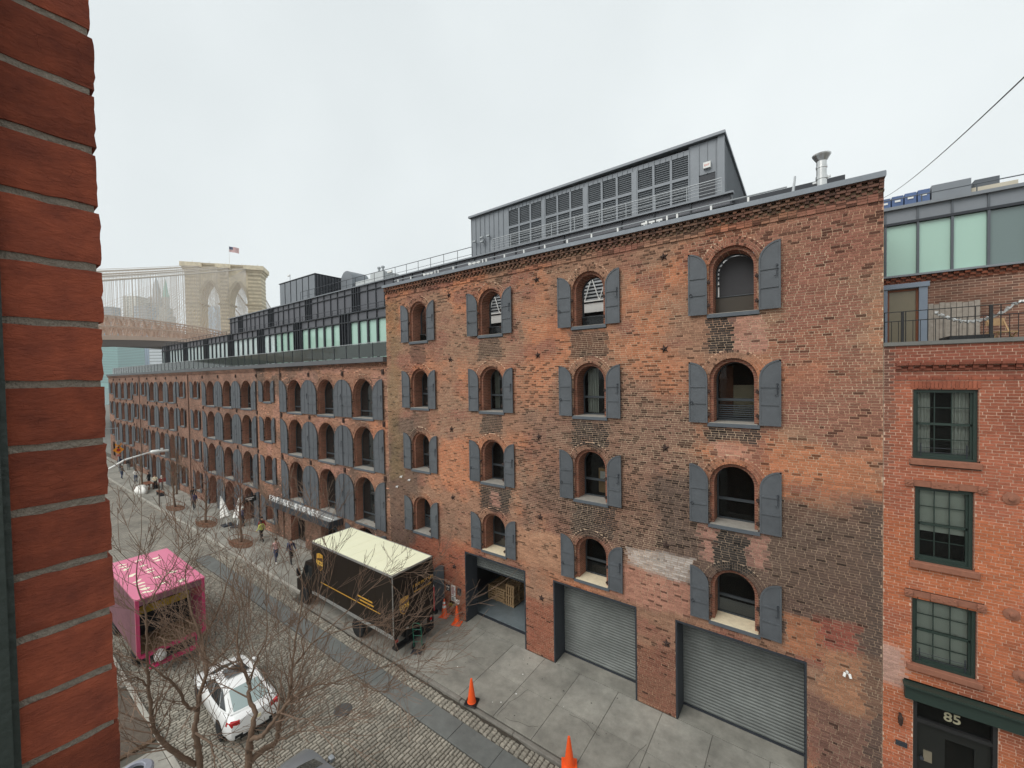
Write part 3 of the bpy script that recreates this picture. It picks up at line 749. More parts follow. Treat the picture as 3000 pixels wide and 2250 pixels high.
# canopy with standing letters over the entrance
can = thing('entrance_canopy', 'grey steel entrance canopy carrying large white standing letters', 'canopy', (-30.1, D, 3.2))
MB().box(-4.55, 4.5, -.95, -.012, -.06, .0).build('roof_panel', mat('canopy_top', lin(150, 152, 150), .6, var=.15, stain=.2), can)
MB().box(-4.6, 4.55, -1.02, -.95, -.36, .06).box(-4.66, -4.55, -.95, -.012, -.36, .06).box(4.5, 4.6, -.95, -.012, -.36, .06).build('fascia', m_steel, can)
for x in (-3, 0, 3): MB().tube([(x, -.9, .05), (x, -.02, .5)], .02, 6).build('stay_rod', m_steel, can)
MB().tube([(-4.4, -.55, .05), (4.4, -.55, .05)], .03, 6).build('cable_tray', m_white, can)
def text_mesh(body, size, m, depth=.02, bold=0.0, align='CENTER'):
    cu = bpy.data.curves.new('txt', 'FONT'); cu.body = body; cu.size = size; cu.extrude = depth; cu.align_x = align; cu.offset = bold; cu.resolution_u = 3
    o = bpy.data.objects.new('txt', cu); COL.objects.link(o); dg = bpy.context.evaluated_depsgraph_get(); dg.update()
    me = bpy.data.meshes.new_from_object(o.evaluated_get(dg)); bpy.data.objects.remove(o); me.materials.clear(); me.materials.append(m); me.name = 'text'; return me
XR = (math.pi/2, 0, 0)
m_let = mat('white_letters', lin(240, 240, 238), .5, var=.02)
wd = 'EMPIRE STORES'; x0_, x1_ = -4.15, 2.85
for k, ch in enumerate(wd):
    if ch == ' ': continue
    o = link('letter', text_mesh(ch, .56, m_let, .035, .012), can, (x0_+(x1_-x0_)*k/(len(wd)-1), -.86, .07)); o.rotation_euler = XR
# hanging shop sign
hs_ = thing('hanging_sign', 'black hanging shop sign on a bracket beside the arched shutters', 'sign', (-38.6, D, 2.95))
MB().tube([(0, -.012, 0), (0, -1.25, 0)], .025, 6).build('bracket', m_steel, hs_); MB().box(-.03, .03, -1.2, -.15, -.62, -.1).build('board', m_inkb, hs_)
for k, q in enumerate((.35, .2)):
    MB().box(.03, .036, -1.0+k*.15, -.35-k*.15, -.32-k*.13, -.25-k*.13).build('text_line', m_white, hs_)

# ------------------------------------------------------------------ narrow brick house, number on the door
hx0, hx1, htop = 1.80, 9.0, 13.55
hou = thing('brick_house', 'narrow orange brick house with green sash windows and a black front door', 'house')
w1 = Arch(3.01, 1.24, 10.36, 12.25, flat=True, sill=.17, sillw=.05); w2 = Arch(3.0, 1.13, 7.53, 9.58, flat=True, sill=.17, sillw=.09); w3 = Arch(3.01, 1.24, 4.66, 6.52, flat=True, sill=.17, sillw=.05)
dr = Arch(3.22, 1.56, 0, 3.72, flat=True, sill=0)
hd = Arch(3.4, 2.3, 3.72, 4.12, flat=True, sill=0); hd.cx = 5.2; hd.w = 5.9; hd.r = 2.95
l2 = Arch(3.01, 1.48, 9.60, 9.76, flat=True, sill=0); l3 = Arch(3.01, 1.48, 6.54, 6.70, flat=True, sill=0)
B, yf, bc, MQ, mc = masonry(hx0+.01, hx1, 0, htop-.1, [w1, w2, w3, dr, hd, l2, l3], col_85, mor_85, seed=3, blen=.232, header=99)
ex = []
for k in range(17): # soldier course over the top window
    x = 2.36+k*.077; c = col_85(np.array([x]), np.array([12.4]), r1)[0]
    p = [(x, 12.28), (x+.066, 12.28), (x+.066, 12.47), (x, 12.47)]; ex.append(([(q[0], D-.014, q[1]) for q in p]+[(q[0], D+.02, q[1]) for q in p], c*.95))
x = 2.05; k = 0
while x < hx1:
    for (za, zb, pr, lw_, on) in ((12.50, 12.57, .02, .24, True), (12.76, 12.81, .05, .24, True), (12.81, 12.90, .09, .11, k % 2 == 0), (12.90, 12.97, .13, .24, True)):
        if not on: continue
        c = col_85(np.array([x]), np.array([za]), r1)[0]*(.8 if pr > .03 else 1)
        if lw_ > .2 and k % 2: continue
        p = [(x+.005, za), (x+lw_-.005, za), (x+lw_-.005, zb), (x+.005, zb)]; ex.append(([(q[0], D-pr, q[1]) for q in p]+[(q[0], D+.02, q[1]) for q in p], c))
    x += .12; k += 1
size = ((B[:, 1]-B[:, 0])/((B[:, 0]+B[:, 1])**2/4 + D**2 + ((B[:, 2]+B[:, 3])/2-H)**2))*((B[:, 0] < 4.6) & (B[:, 2] > 2))
order = np.argsort(-size); sel = order[:300]; rest = order[300:]
hw = link('brick_wall', quads_mesh('brick_wall', MQ, D+.009, mc, m_mortar2), hou)
link('bricks', bricks_mesh('bricks', B[rest], yf[rest], bc[rest], D+.02, m_brick, extra=ex), hw, kind='stuff')
for k in sel:
    a, b_, c, d = B[k]; link('brick', bricks_mesh('brick', np.array([[0, b_-a, 0, d-c]]), np.array([0.]), bc[k:k+1], .02, m_brick), hw, (a, yf[k], c))
MB().box(hx0-.0, hx1, D-.06, D+.35, htop-.1, htop).build('coping', mat('lead_coping', lin(112, 112, 108), .7, var=.15), hou)
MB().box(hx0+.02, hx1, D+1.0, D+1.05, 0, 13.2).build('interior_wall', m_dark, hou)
MB().box(hx0+.02, hx1, D+.2, 18.3, 13.2, 13.3).build('terrace_floor', m_stone, hou)
m_green = mat('dark_green_paint', lin(44, 58, 52), .45, var=.1); m_brown = mat('brownstone', lin(146, 98, 78), .85, var=.18, scale=8, bump=.15); m_blind = mat('roller_blind', lin(206, 212, 200), .85, var=.04)
m_hglass = glass_mat('house_glass', (.03, .035, .033), .95)
for n_, (o, deco, bl) in enumerate(((w1, 0, 0), (w2, 1, .62), (w3, 1, 1.0))):
    w_, h_ = o.w, o.za-o.zs
    b = MB(); t = .09
    b.box(-w_/2, -w_/2+t, .06, .24, 0, h_).box(w_/2-t, w_/2, .06, .24, 0, h_).box(-w_/2+t, w_/2-t, .06, .24, h_-t, h_).box(-w_/2+t, w_/2-t, .05, .24, 0, .06)
    f = b.build('window', m_green, hou, loc=(o.cx, D, o.zs))
    b = MB(); iw = w_-2*t
    b.box(-iw/2, iw/2, .12, .19, h_*.5-.03, h_*.5+.03).box(-iw/2, -iw/2+.045, .12, .2, .06, h_-t).box(iw/2-.045, iw/2, .12, .2, .06, h_-t).box(-iw/2+.045, iw/2-.045, .12, .2, .06, .15)
    b.build('sash', m_green, f)
    for k in range(2):
        for l in range(3):
            zz0 = (.15 if k == 0 else h_*.5+.03); zz1 = (h_*.5-.03 if k == 0 else h_-t); xx = -iw/2+.045+l*(iw-.09)/3
            MB().box(xx+.008, xx+(iw-.09)/3-.008, .165, .17, zz0, (zz0+zz1)/2-.008).build('pane', m_hglass, f); MB().box(xx+.008, xx+(iw-.09)/3-.008, .165, .17, (zz0+zz1)/2+.008, zz1).build('pane', m_hglass, f)
    b = MB()
    for l in (1, 2): xx = -iw/2+.045+l*(iw-.09)/3; b.box(xx-.010, xx+.010, .15, .18, .15, h_-t)
    for k in (0, 1): zz0 = (.15 if k == 0 else h_*.5+.03); zz1 = (h_*.5-.03 if k == 0 else h_-t); b.box(-iw/2+.045, iw/2-.045, .153, .178, (zz0+zz1)/2-.010, (zz0+zz1)/2+.010)
    b.build('glazing_bar', m_green, f)
    if bl: MB().box(-iw/2+.02, iw/2-.02, .26, .27, h_*(1-bl)+.02, h_-.05).build('blind', m_blind, f)
    else:
        for a, c in ((-iw/2+.03, -.22), (.2, iw/2-.02)):
            b = MB(); P = [(a+(c-a)*k/12, .33+.03*math.sin(k*2.0)) for k in range(13)]
            for k in range(12): b.quad((P[k][0], P[k][1], .08), (P[k+1][0], P[k+1][1], .08), (P[k+1][0], P[k+1][1], h_-.06), (P[k][0], P[k][1], h_-.06))
            b.build('curtain', m_curt, f, smooth=True)
    MB().bbox(-w_/2-(.09 if deco else .05), w_/2+(.09 if deco else .05), -.10, .20, -.165, -.004, .012).build('sill', m_brown, f)
    for q in (-w_/2, w_/2-.02): MB().box(q, q+.02, .0, .24, 0, h_).build('reveal', m_reveal, f)
    if n_ != 1:   # child guard bars low in the sash
        b = MB()
        for x in (-iw/2+.1, iw/2-.1): b.tube([(x, .10, .05), (x, .10, .42)], .012, 6)
        for z in (.18, .3): b.tube([(-iw/2+.02, .10, z), (iw/2-.02, .10, z)], .006, 5)
        b.build('guard_bar', m_steel, f)
    if deco:
        L = MB().box(-.74, .74, -.03, .08, 0, .155).build('lintel', m_brown, hou, loc=(3.01, D, o.za+.022))
        for a, c in ((-.76, -.60), (-.25, .25), (.60, .76)):
            MB().bbox(a, c, -.075, -.03, -.015, .17, .01).build('carved_block', m_brown, L)
            b = MB(); 
            for q in range(5):
                cx_ = a+(c-a)*(q+.5)/5; b.lathe([(.028, -.075), (.018, -.092)], (cx_, 0, .075+.03*math.sin(q*2.1)), 8, 'y')
            b.build('ornament', m_brown, L)
# shopfront beam and door
bm_ = MB().box(2.25, hx1, -.16, .05, 0, .36).box(2.22, hx1, -.24, .02, .36, .42); bm_.build('door_beam', m_green, hou, loc=(0, D, 3.70))
d_ = MB().box(2.44, 2.52, .02, .25, 0, 3.72).box(3.92, 4.0, .02, .25, 0, 3.72).box(2.52, 3.92, .02, .25, 3.64, 3.72).box(2.52, 3.92, .04, .2, 3.02, 3.12).build('door_frame', m_inkb, hou, loc=(0, D, 0))
m_door = mat('black_door_paint', lin(34, 36, 34), .35, var=.05)
dd = MB().box(2.53, 3.08, .12, .17, 0, 3.02).box(3.62, 3.91, .12, .17, 0, 3.02).box(3.08, 3.62, .12, .17, 0, .9).box(3.08, 3.62, .12, .17, 2.75, 3.02).build('door', m_door, hou, loc=(0, D, 0))
MB().box(3.08, 3.62, .14, .15, .9, 2.75).build('door_pane', m_hglass, dd); MB().box(2.66, 2.83, .09, .12, 1.95, 2.25).build('letter_plate', mat('steel_plate', lin(178, 170, 150), .3, .8), dd); MB().lathe([(.04, .02), (.05, .06), (.03, .12)], (2.62, 0, 2.02), 10, 'y').build('door_knob', m_steel, dd)
tr_ = MB().box(2.52, 3.92, .14, .15, 3.12, 3.64).build('transom_pane', m_hglass, hou, loc=(0, D, 0))
o = link('house_number', text_mesh('85', .34, mat('pale_gilt', lin(196, 190, 160), .4, .3), .004, .006), tr_, (3.22, .135, 3.26)); o.rotation_euler = XR

for z, x in ((9.53, 4.17), (6.62, 4.2), (5.11, 4.37)):
    MB().lathe([(.15, -.01), (.15, -.03), (.06, -.05), (.05, -.09), (.0, -.10)], (0, 0, 0), 16, 'y').build('tie_plate', m_brown, hou, loc=(x, D, z))
MB().box(2.08, 2.32, -.04, -.012, 2.2, 2.33).build('name_plate', m_steel, hou, loc=(0, D, 0))
wl = thing('wall_lantern', 'small black wall lantern on the brick beside the numbered door', 'lantern', (2.17, D, 3.0))
MB().box(-.03, .03, -.12, -.012, .1, .14).build('bracket', m_iron, wl); MB().lathe([(.0, .16), (.06, .08), (.05, -.1), (.02, -.16)], (0, -.12, 0), 8).build('lamp', m_iron, wl)
# ------------------------------------------------------------------ ground, road, pavements
gm = mat('distant_ground', lin(120, 118, 112), .95, var=.15, scale=.2)
MB().quad((-900, -900, -.30), (900, -900, -.30), (900, 900, -.30), (-900, 900, -.30)).build('ground', gm, kind='structure')
KY, KYF, KN = 11.42, 11.92, 4.12      # kerb lines
RZ = -.13
# road bed: sand-dark joints near, small setts drawn by the material far away
def sett_mat():
    m = bpy.data.materials.new('far_setts'); m.use_nodes = True; t = m.node_tree; N = t.nodes; L = t.links; b = N['Principled BSDF']; b.inputs['Roughness'].default_value = .85
    g = N.new('ShaderNodeNewGeometry'); mp = N.new('ShaderNodeMapping'); mp.inputs['Rotation'].default_value = (0, 0, math.pi/2); L.new(g.outputs['Position'], mp.inputs[0])
    br = N.new('ShaderNodeTexBrick'); br.inputs['Scale'].default_value = 1; br.inputs['Brick Width'].default_value = .27; br.inputs['Row Height'].default_value = .15; br.inputs['Mortar Size'].default_value = .012
    br.inputs['Color1'].default_value = (*lin(150, 144, 132), 1); br.inputs['Color2'].default_value = (*lin(120, 115, 106), 1); br.inputs['Mortar'].default_value = (*lin(84, 80, 72), 1); L.new(mp.outputs[0], br.inputs['Vector'])
    n = N.new('ShaderNodeTexNoise'); n.inputs['Scale'].default_value = .5; n.inputs['Detail'].default_value = 8; L.new(g.outputs['Position'], n.inputs['Vector'])
    r = N.new('ShaderNodeMapRange'); r.inputs[1].default_value = .3; r.inputs[2].default_value = .7; r.inputs[3].default_value = .8; r.inputs[4].default_value = 1.2; L.new(n.outputs['Fac'], r.inputs[0])
    mu = N.new('ShaderNodeMix'); mu.data_type = 'RGBA'; mu.blend_type = 'MULTIPLY'; mu.inputs[0].default_value = 1; L.new(br.outputs[0], mu.inputs[6]); L.new(r.outputs[0], mu.inputs[7]); L.new(mu.outputs[2], b.inputs['Base Color'])
    return m
CX0, CX1 = -36.0, -3.0
road = MB().quad((CX0, KN, RZ-.05), (40, KN, RZ-.05), (40, KYF, RZ-.05), (CX0, KYF, RZ-.05)).build('road', mat('joint_sand', lin(80, 74, 66), .95, var=.25, scale=5), kind='structure')
MB().quad((-130, KN, RZ), (CX0, KN, RZ), (CX0, KYF, RZ), (-130, KYF, RZ)).build('far_setts', sett_mat(), road)
m_sett = mat('granite_sett', (1, 1, 1), .8, var=.2, scale=14, bump=.3, bscale=50, attr='bcol', stain=.25)
# hand-laid setts with their long side across the street
setts = []
def lay(x0, x1, y0, y1, sx, sy, tone, jit=.008):
    i = 0; x = x0
    while x < x1:
        wx = sx*random.uniform(.88, 1.12); y = y0 - random.uniform(0, sy)
        while y < y1:
            wy = sy*random.uniform(.82, 1.2); a, b = max(y, y0), min(y+wy, y1)
            if b-a > .06: setts.append((x, x+wx, a, b, RZ+random.gauss(0, .006), tone*random.uniform(.78, 1.2)))
            y += wy
        x += wx
lay(CX0, CX1, KN+.02, 9.98, .145, .265, 1.0)
lay(CX0, 2.0, 10.88, KY-.02, .20, .14, 1.05)
lay(CX0, -24.6, KY-.02, KYF-.02, .145, .265, 1.0)
S = np.array(setts); S[:, 5] *= .82+.36*fbm(S[:, 0]*.5, S[:, 2]*.6, 71); base = L3(148, 142, 130)
def sett_boxes(S):
    n = len(S); V = np.zeros((n, 8, 3)); g = .011; b = .02
    x0, x1, y0, y1, z = S[:, 0]+g, S[:, 1]-g, S[:, 2]+g, S[:, 3]-g, S[:, 4]
    X = [x0+b, x1-b, x1-b, x0+b, x0, x1, x1, x0]; Y = [y0+b, y0+b, y1-b, y1-b, y0, y0, y1, y1]
    for k in range(8): V[:, k, 0] = X[k]; V[:, k, 1] = Y[k]; V[:, k, 2] = z if k < 4 else z-.06
    V[:, :4, 2] += rng.normal(0, .004, (n, 4)); return V
def sett_mesh(name, V, tone, m=m_sett):
    n = len(V); F = np.array([[0,1,2,3],[0,4,5,1],[1,5,6,2],[2,6,7,3],[3,7,4,0]]); FF = (F[None]+np.arange(n)[:, None, None]*8).reshape(-1, 4)
    me = bpy.data.meshes.new(name); me.from_pydata(V.reshape(-1, 3).tolist(), [], FF.tolist()); at = me.attributes.new('bcol', 'FLOAT_COLOR', 'FACE')
    cc = np.ones((n, 5, 4)); cc[:, :, :3] = base[None, None]*tone[:, None, None]; at.data.foreach_set('color', cc.ravel()); me.materials.append(m); return me
V = sett_boxes(S); dd2 = S[:, 0]**2 + S[:, 2]**2
vis = (S[:, 0] > -17.5) & (S[:, 0] < -8.2) & (S[:, 2] > 7.0) & (S[:, 2] < 9.9)
o_ = np.argsort(np.where(vis, dd2, 1e9)); sel = o_[:300]; rest = o_[300:]
link('setts', sett_mesh('setts', V[rest], S[rest, 5]), road, kind='stuff')
for k in sel:
    c = V[k].mean(0); link('sett', sett_mesh('sett', (V[k]-c)[None], S[k:k+1, 5]), road, tuple(c))
# granite crossing band
m_band = mat('granite_band', lin(106, 108, 105), .7, var=.16, scale=4, bump=.1, bscale=80, stain=.2)
x = CX0
while x < 4:
    L = random.uniform(1.1, 2.1); MB().bbox(x+.006, x+L-.006, 10.0, 10.86, RZ-.08, RZ+.006+random.uniform(-.004, .004), .01).build('granite_slab', m_band, road); x += L
# far pavement: concrete bays, kerb stones
m_conc = mat('pavement_concrete', lin(142, 139, 130), .85, var=.18, scale=3.0, bump=.15, bscale=70, stain=.38)
m_conc2 = mat('pavement_concrete_light', lin(149, 146, 137), .85, var=.18, scale=3.0, bump=.15, bscale=70, stain=.38)
m_kerb = mat('kerb_granite', lin(164, 160, 150), .8, var=.16, scale=6, bump=.2, bscale=60, stain=.2)
m_kerbd = mat('kerb_old_stone', lin(128, 124, 116), .85, var=.2, scale=6, bump=.25, bscale=50, stain=.3)
pav = MB().quad((-130, KYF, -.03), (40, KYF, -.03), (40, D+.9, -.03), (-130, D+.9, -.03)).quad((-24.5, KY+.15, -.031), (40, KY+.15, -.031), (40, KYF, -.031), (-24.5, KYF, -.031)).build('pavement', mat('joint_dirt', lin(82, 78, 70), .95), kind='structure')
def bay(x0, x1, y0, y1, m, par, dz=0.0):
    g = .007; MB().bbox(x0+g, x1-g, y0+g, y1-g, -.12, dz, .006).build('paving_slab', m, par)
x = -129.0
while x < 12:
    L = 1.72 if x > -26 else 2.6
    ky = KY+.17 if x > -24.4 else KYF+.17
    ys = [ky, 13.42, D-.01]
    ys = [ky, 12.85, 14.2, D-.01] if x > -3 else ys
    for a, b_ in zip(ys[:-1], ys[1:]): bay(x, x+L, a, b_, m_conc if random.random() < .7 else m_conc2, pav, random.uniform(-.004, .004))
    x += L
for a, c in gar: bay(a+.06, c-.06, D+.0, D+.9, m_conc, pav, .004)
bay(-18.2, -16.7, D, D+.4, m_conc, pav, .002)
x = -129.0
while x < 12:
    L = random.uniform(1.7, 2.6); f_ = x > -24.6; ky = KY if f_ else KYF
    MB().bbox(x+.006, x+L-.006, ky, ky+.16, -.35, .008+random.uniform(-.006, .003)-(.05 if -12 < x < -8 else 0), .018).build('kerb_stone', m_kerbd if f_ else m_kerb, pav); x += L
# near pavement with its kerb, bare planting bed and cellar slab
pavn = MB().quad((-130, .12, -.04), (40, .12, -.04), (40, KN-.15, -.04), (-130, KN-.15, -.04)).build('near_pavement', mat('joint_dirt', (0, 0, 0)), kind='structure')
x = -60
while x < 10:
    for a, b_ in ((.14, 1.5), (1.5, 2.7), (2.7, KN-.17)):
        if not (-24.0 < x < -19.2): bay(x, x+1.6, a, b_, m_conc2 if random.random() < .6 else m_conc, pavn, random.uniform(-.004, .004))
    x += 1.6
x = -60
while x < 10:
    L = random.uniform(1.6, 2.4); MB().bbox(x+.006, x+L-.006, KN-.16, KN, -.35, .012, .018).build('kerb_stone', m_kerb, pavn); x += L
MB().box(-22.38, -18.95, .3, KN-.2, -.1, -.01).build('planting_bed', mat('bare_soil', lin(92, 82, 72), .95, var=.3, scale=6, bump=.4, bscale=25, stain=.3), pavn)
MB().box(-18.96, -18.80, .3, KN-.2, -.1, .03).build('bed_edging', mat('bed_timber', lin(88, 68, 50), .9, var=.2), pavn)
# grit and dead leaves gathered in the broken gutter, hairline cracks in the bays
m_grit = mat('gutter_grit', lin(66, 60, 52), .95, var=.35, scale=18, bump=.4, bscale=40)
def ragged(name, P, w0, z, m, par, seed):
    R = random.Random(seed); b = MB(); L_ = []; R2 = []
    for i, (x, y) in enumerate(P):
        w_ = w0*R.uniform(.35, 1.3)*(0.2 if i in (0, len(P)-1) else 1); L_.append((x, y-w_, z)); R2.append((x, y+w_*R.uniform(.5, 1), z))
    for i in range(len(P)-1): b.quad(L_[i], L_[i+1], R2[i+1], R2[i])
    return b.build(name, m, par)
ragged('gutter_grit', [(-12.6+k*.16, KY-.05+.02*math.sin(k)) for k in range(30)], .07, RZ+.016, m_grit, road, 1)
ragged('gutter_grit', [(-23.0+k*.3, KY-.04) for k in range(36)], .05, RZ+.016, m_grit, road, 2)
m_crack = mat('crack_dirt', lin(70, 66, 60), .95)
def crack(x, y, dx, dy, n, seed):
    R = random.Random(seed); P = []
    for k in range(n): P.append((x, y)); x += dx+R.uniform(-.05, .05); y += dy+R.uniform(-.06, .06)
    b = MB()
    for (a, c), (d, e) in zip(P[:-1], P[1:]):
        l = math.hypot(d-a, e-c); nx, ny = -(e-c)/l*.006, (d-a)/l*.006; b.quad((a-nx, c-ny, .007), (d-nx, e-ny, .007), (d+nx, e+ny, .007), (a+nx, c+ny, .007))
    b.build('crack', m_crack, pav)
crack(-9.4, 11.7, .02, .16, 12, 3); crack(-9.1, 11.8, .14, .05, 10, 4); crack(-7.2, 13.3, .13, -.03, 11, 5); crack(-4.8, 12.2, .05, .17, 9, 6); crack(-12.4, 13.6, .12, .06, 9, 7)
m_gum = mat('gum_spot', lin(84, 82, 76), .9); R = random.Random(8)
for k in range(60):
    x, y, r_ = R.uniform(-16, 0), R.uniform(11.7, 15.2), R.uniform(.012, .035)
    MB().lathe([(r_, 0), (r_*.8, .003)], (x, y, .0045), 7).build('gum_spot', m_gum if R.random() < .75 else m_white, pav)
# square iron cover in the road and a drain at the kerb
cv = MB().lathe([(.34, RZ-.02), (.34, RZ+.012), (.30, RZ+.016)], (-14.6, 8.6, 0), 24).build('manhole_cover', mat('worn_iron', lin(86, 84, 82), .6, .4, var=.2, scale=20), road)
# ------------------------------------------------------------------ glazed rooftop storey over the long warehouse
m_char = mat('charcoal_panel', lin(96, 97, 102), .45, .2, var=.06, scale=1.0)
m_chard = mat('charcoal_steel', lin(52, 55, 60), .45, .2, var=.06)
m_gpane = glass_mat('blind_lined_glass', lin(176, 212, 196), .12, .04)
m_gskypaint = glass_mat('painted_sky_glass', lin(206, 222, 220), .10, .03)  # reflected sky of the far panes is put into the pale body colour
m_gdark = glass_mat('smoked_glass', lin(76, 84, 80), .45, .05)
m_zinc = mat('grey_zinc_cladding', lin(128, 133, 138), .5, .25, var=.08, scale=1.2)
m_zincd = mat('grey_zinc_seam', lin(92, 97, 102), .5, .25, var=.05)
m_galv = mat('galvanised_rail', lin(168, 172, 174), .45, .5, var=.05)
pent = thing('glass_penthouse', 'long charcoal rooftop storey of pale green glass set back behind a glass balustrade', 'penthouse')
PX0, PX1, PY = -73.3, -20.9, 17.6
MB().box(PX0, PX1, PY+.12, 24, LTOP+.1, 17.5).build('core', m_chard, pent)
piers = [-28.75-7.12*k for k in range(7)]
edges = []
x = PX1
bays = []
for p in piers + [PX0]:
    r_ = p + (1.2 if p != PX0 else 0.0)
    n = max(1, round((x-r_)/1.17)); 
    for k in range(n): bays.append((x-(x-r_)*(k+1)/n, x-(x-r_)*k/n))
    x = p
for k, (a, c) in enumerate(bays):
    m_ = m_gpane if c > -39 else m_gskypaint
    MB().box(a+.14, c-.03, PY+.02, PY+.05, 14.2, 16.9).build('pane', m_, pent)
    MB().box(a-.03, a+.14, PY-.10, PY+.11, 14.1, 16.95).build('mullion', m_chard, pent)
for p in piers:
    q = MB().box(p, p+1.2, PY-.04, PY+.11, 14.1, 17.58); 
    for d_ in (.0, .34, .7, 1.14): q.box(p+d_, p+d_+.08, PY-.16, PY-.04, 14.1, 17.6)
    q.build('pier', m_chard, pent)
for a, c in bays: MB().box(a+.015, c-.015, PY-.02, PY+.11, 17.0, 17.56).build('fascia_panel', m_char, pent)
for a, c in bays: MB().box(a-.04, a+.015, PY-.10, PY-.02, 16.96, 17.58).build('rib', m_chard, pent)
MB().box(PX0-.1, PX1, PY-.14, PY+.12, 16.92, 17.0).build('lower_trim', m_chard, pent); MB().box(PX0-.1, PX1, PY-.16, PY+.3, 17.58, 17.66).build('upper_trim', m_chard, pent)
b = MB(); x = PX1
while x > PX0: b.tube([(x, PY+.2, 17.66), (x, PY+.2, 18.12)], .018, 5); x -= 1.17
b.tube([(PX0, PY+.2, 18.12), (PX1, PY+.2, 18.12)], .022, 5).tube([(PX0, PY+.2, 17.9), (PX1, PY+.2, 17.9)], .012, 5); b.build('roof_rail', m_chard, pent)
# set-back second tier, carried on across the tall warehouse
UY, UX0, UX1 = 19.0, -53.7, -2.45
up = thing('rooftop_storey', 'charcoal panelled upper rooftop storey stepping back behind the glass penthouse', 'rooftop storey')
ztop = lambda x: 19.80 + .35*(x-UX0)/(UX1-UX0)
MB().prism([(UX0, 14.5), (UX1, 14.5), (UX1, ztop(UX1)-.05), (UX0, ztop(UX0)-.05)], 'y', UY+.1, UY+6).build('core', m_chard, up)
x = UX1; k = 0
while x > UX0+.3:
    wide = 1.04 if x < -20 else 1.55
    a = max(x-wide, UX0); dark = (x < -22 and k % 7 == 5)
    zt = ztop((a+x)/2)
    if dark:
        q = MB().box(a, x, UY-.03, UY+.1, 17.7, zt)
        for d_ in (.05, .35, .65, .95): q.box(a+d_, a+d_+.06, UY-.12, UY-.03, 17.7, zt)
        q.build('pier', m_chard, up)
    else:
        MB().box(a+.03, x-.03, UY-.0, UY+.1, zt-.44, zt-.03).build('fascia_panel', m_char, up)
        if x < -20: MB().box(a+.03, x-.03, UY+.0, UY+.1, 17.75, zt-.50).build('wall_panel', m_char, up)
        else: MB().box(a+.03, x-.03, UY-.0, UY+.1, 18.2, zt-.48).build('wall_panel', m_char, up)
    MB().box(x-.03, x+.03, UY-.07, UY+.1, 17.7, zt).build('rib', m_chard, up)
    x = a; k += 1
for (za, zb, dy) in ((-.03, .05, .16), (-.49, -.44, .10)):
    MB().prism([(UX0-.1, ztop(UX0)+za), (UX1+.1, ztop(UX1)+za), (UX1+.1, ztop(UX1)+zb), (UX0-.1, ztop(UX0)+zb)], 'y', UY-dy, UY+.12).build('trim', m_zinc if dy > .12 else m_chard, up)
# seen through the open top windows: white band, louvres and light trusses at the back of the terrace
for cx in (-15.4, -9.2, -2.6):
    t_ = MB().box(cx-2.4, cx+2.4, UY-.12, UY-.02, 15.9, 16.35).build('white_band', m_white, up)
    b = MB()
    for q in range(7): b.box(cx-2.4, cx+2.4, UY-.10, UY-.03, 16.5+q*.17, 16.58+q*.17)
    b.build('louvre', m_galv, up)
    b = MB().box(cx-2.3, cx+2.3, UY-.2, UY-.15, 16.42, 16.48)
    for q in range(6): b.tube([(cx-2.2+q*.8, UY-.18, 16.45), (cx-1.8+q*.8, UY-.18, 17.6)], .025, 5).tube([(cx-1.8+q*.8, UY-.18, 17.6), (cx-1.4+q*.8, UY-.18, 16.45)], .025, 5)
    b.build('truss', m_white, up)
MB().box(-19.2, -17.2, D+2.0, D+2.2, 14.45, 17.6).build('brick_screen', m_reveal, tall)
# roof guard rails
def rail(name, x0, x1, y, z0, z1, n, mids, m, parent, r=.02):
    b = MB(); k = int(abs(x1-x0)/n)+1
    for i in range(k+1): xx = x0+(x1-x0)*i/k; b.tube([(xx, y, z0), (xx, y, z1)], r, 5)
    b.tube([(x0, y, z1), (x1, y, z1)], r*1.2, 5)
    for mz in mids: b.tube([(x0, y, mz), (x1, y, mz)], r*.7, 5)
    return b.build(name, m, parent)
rail('roof_rail', -38.0, -16.8, UY+.25, 19.9, 20.85, 1.3, (20.4,), m_chard, up, .018)
rail('bulkhead_rail', -15.3, -2.85, UY+.35, 20.1, 21.02, 1.45, (20.35, 20.5, 20.65, 20.8, 20.92), m_galv, up, .02)
# glass balustrade at the eaves of the long warehouse
bal = thing('glass_balustrade', 'smoked glass balustrade with thin posts along the long warehouse eaves', 'balustrade')
x = WX0-.15
while x > -91:
    MB().box(x-1.42, x-.06, D+.19, D+.205, 14.12, 14.97).build('pane', m_gdark, bal); MB().box(x-.045, x, D+.17, D+.22, 14.06, 14.99).build('post', m_chard, bal); x -= 1.46
MB().box(-91.5, WX0-.15, D+.165, D+.225, 14.99, 15.03).build('top_rail', m_galv, bal)

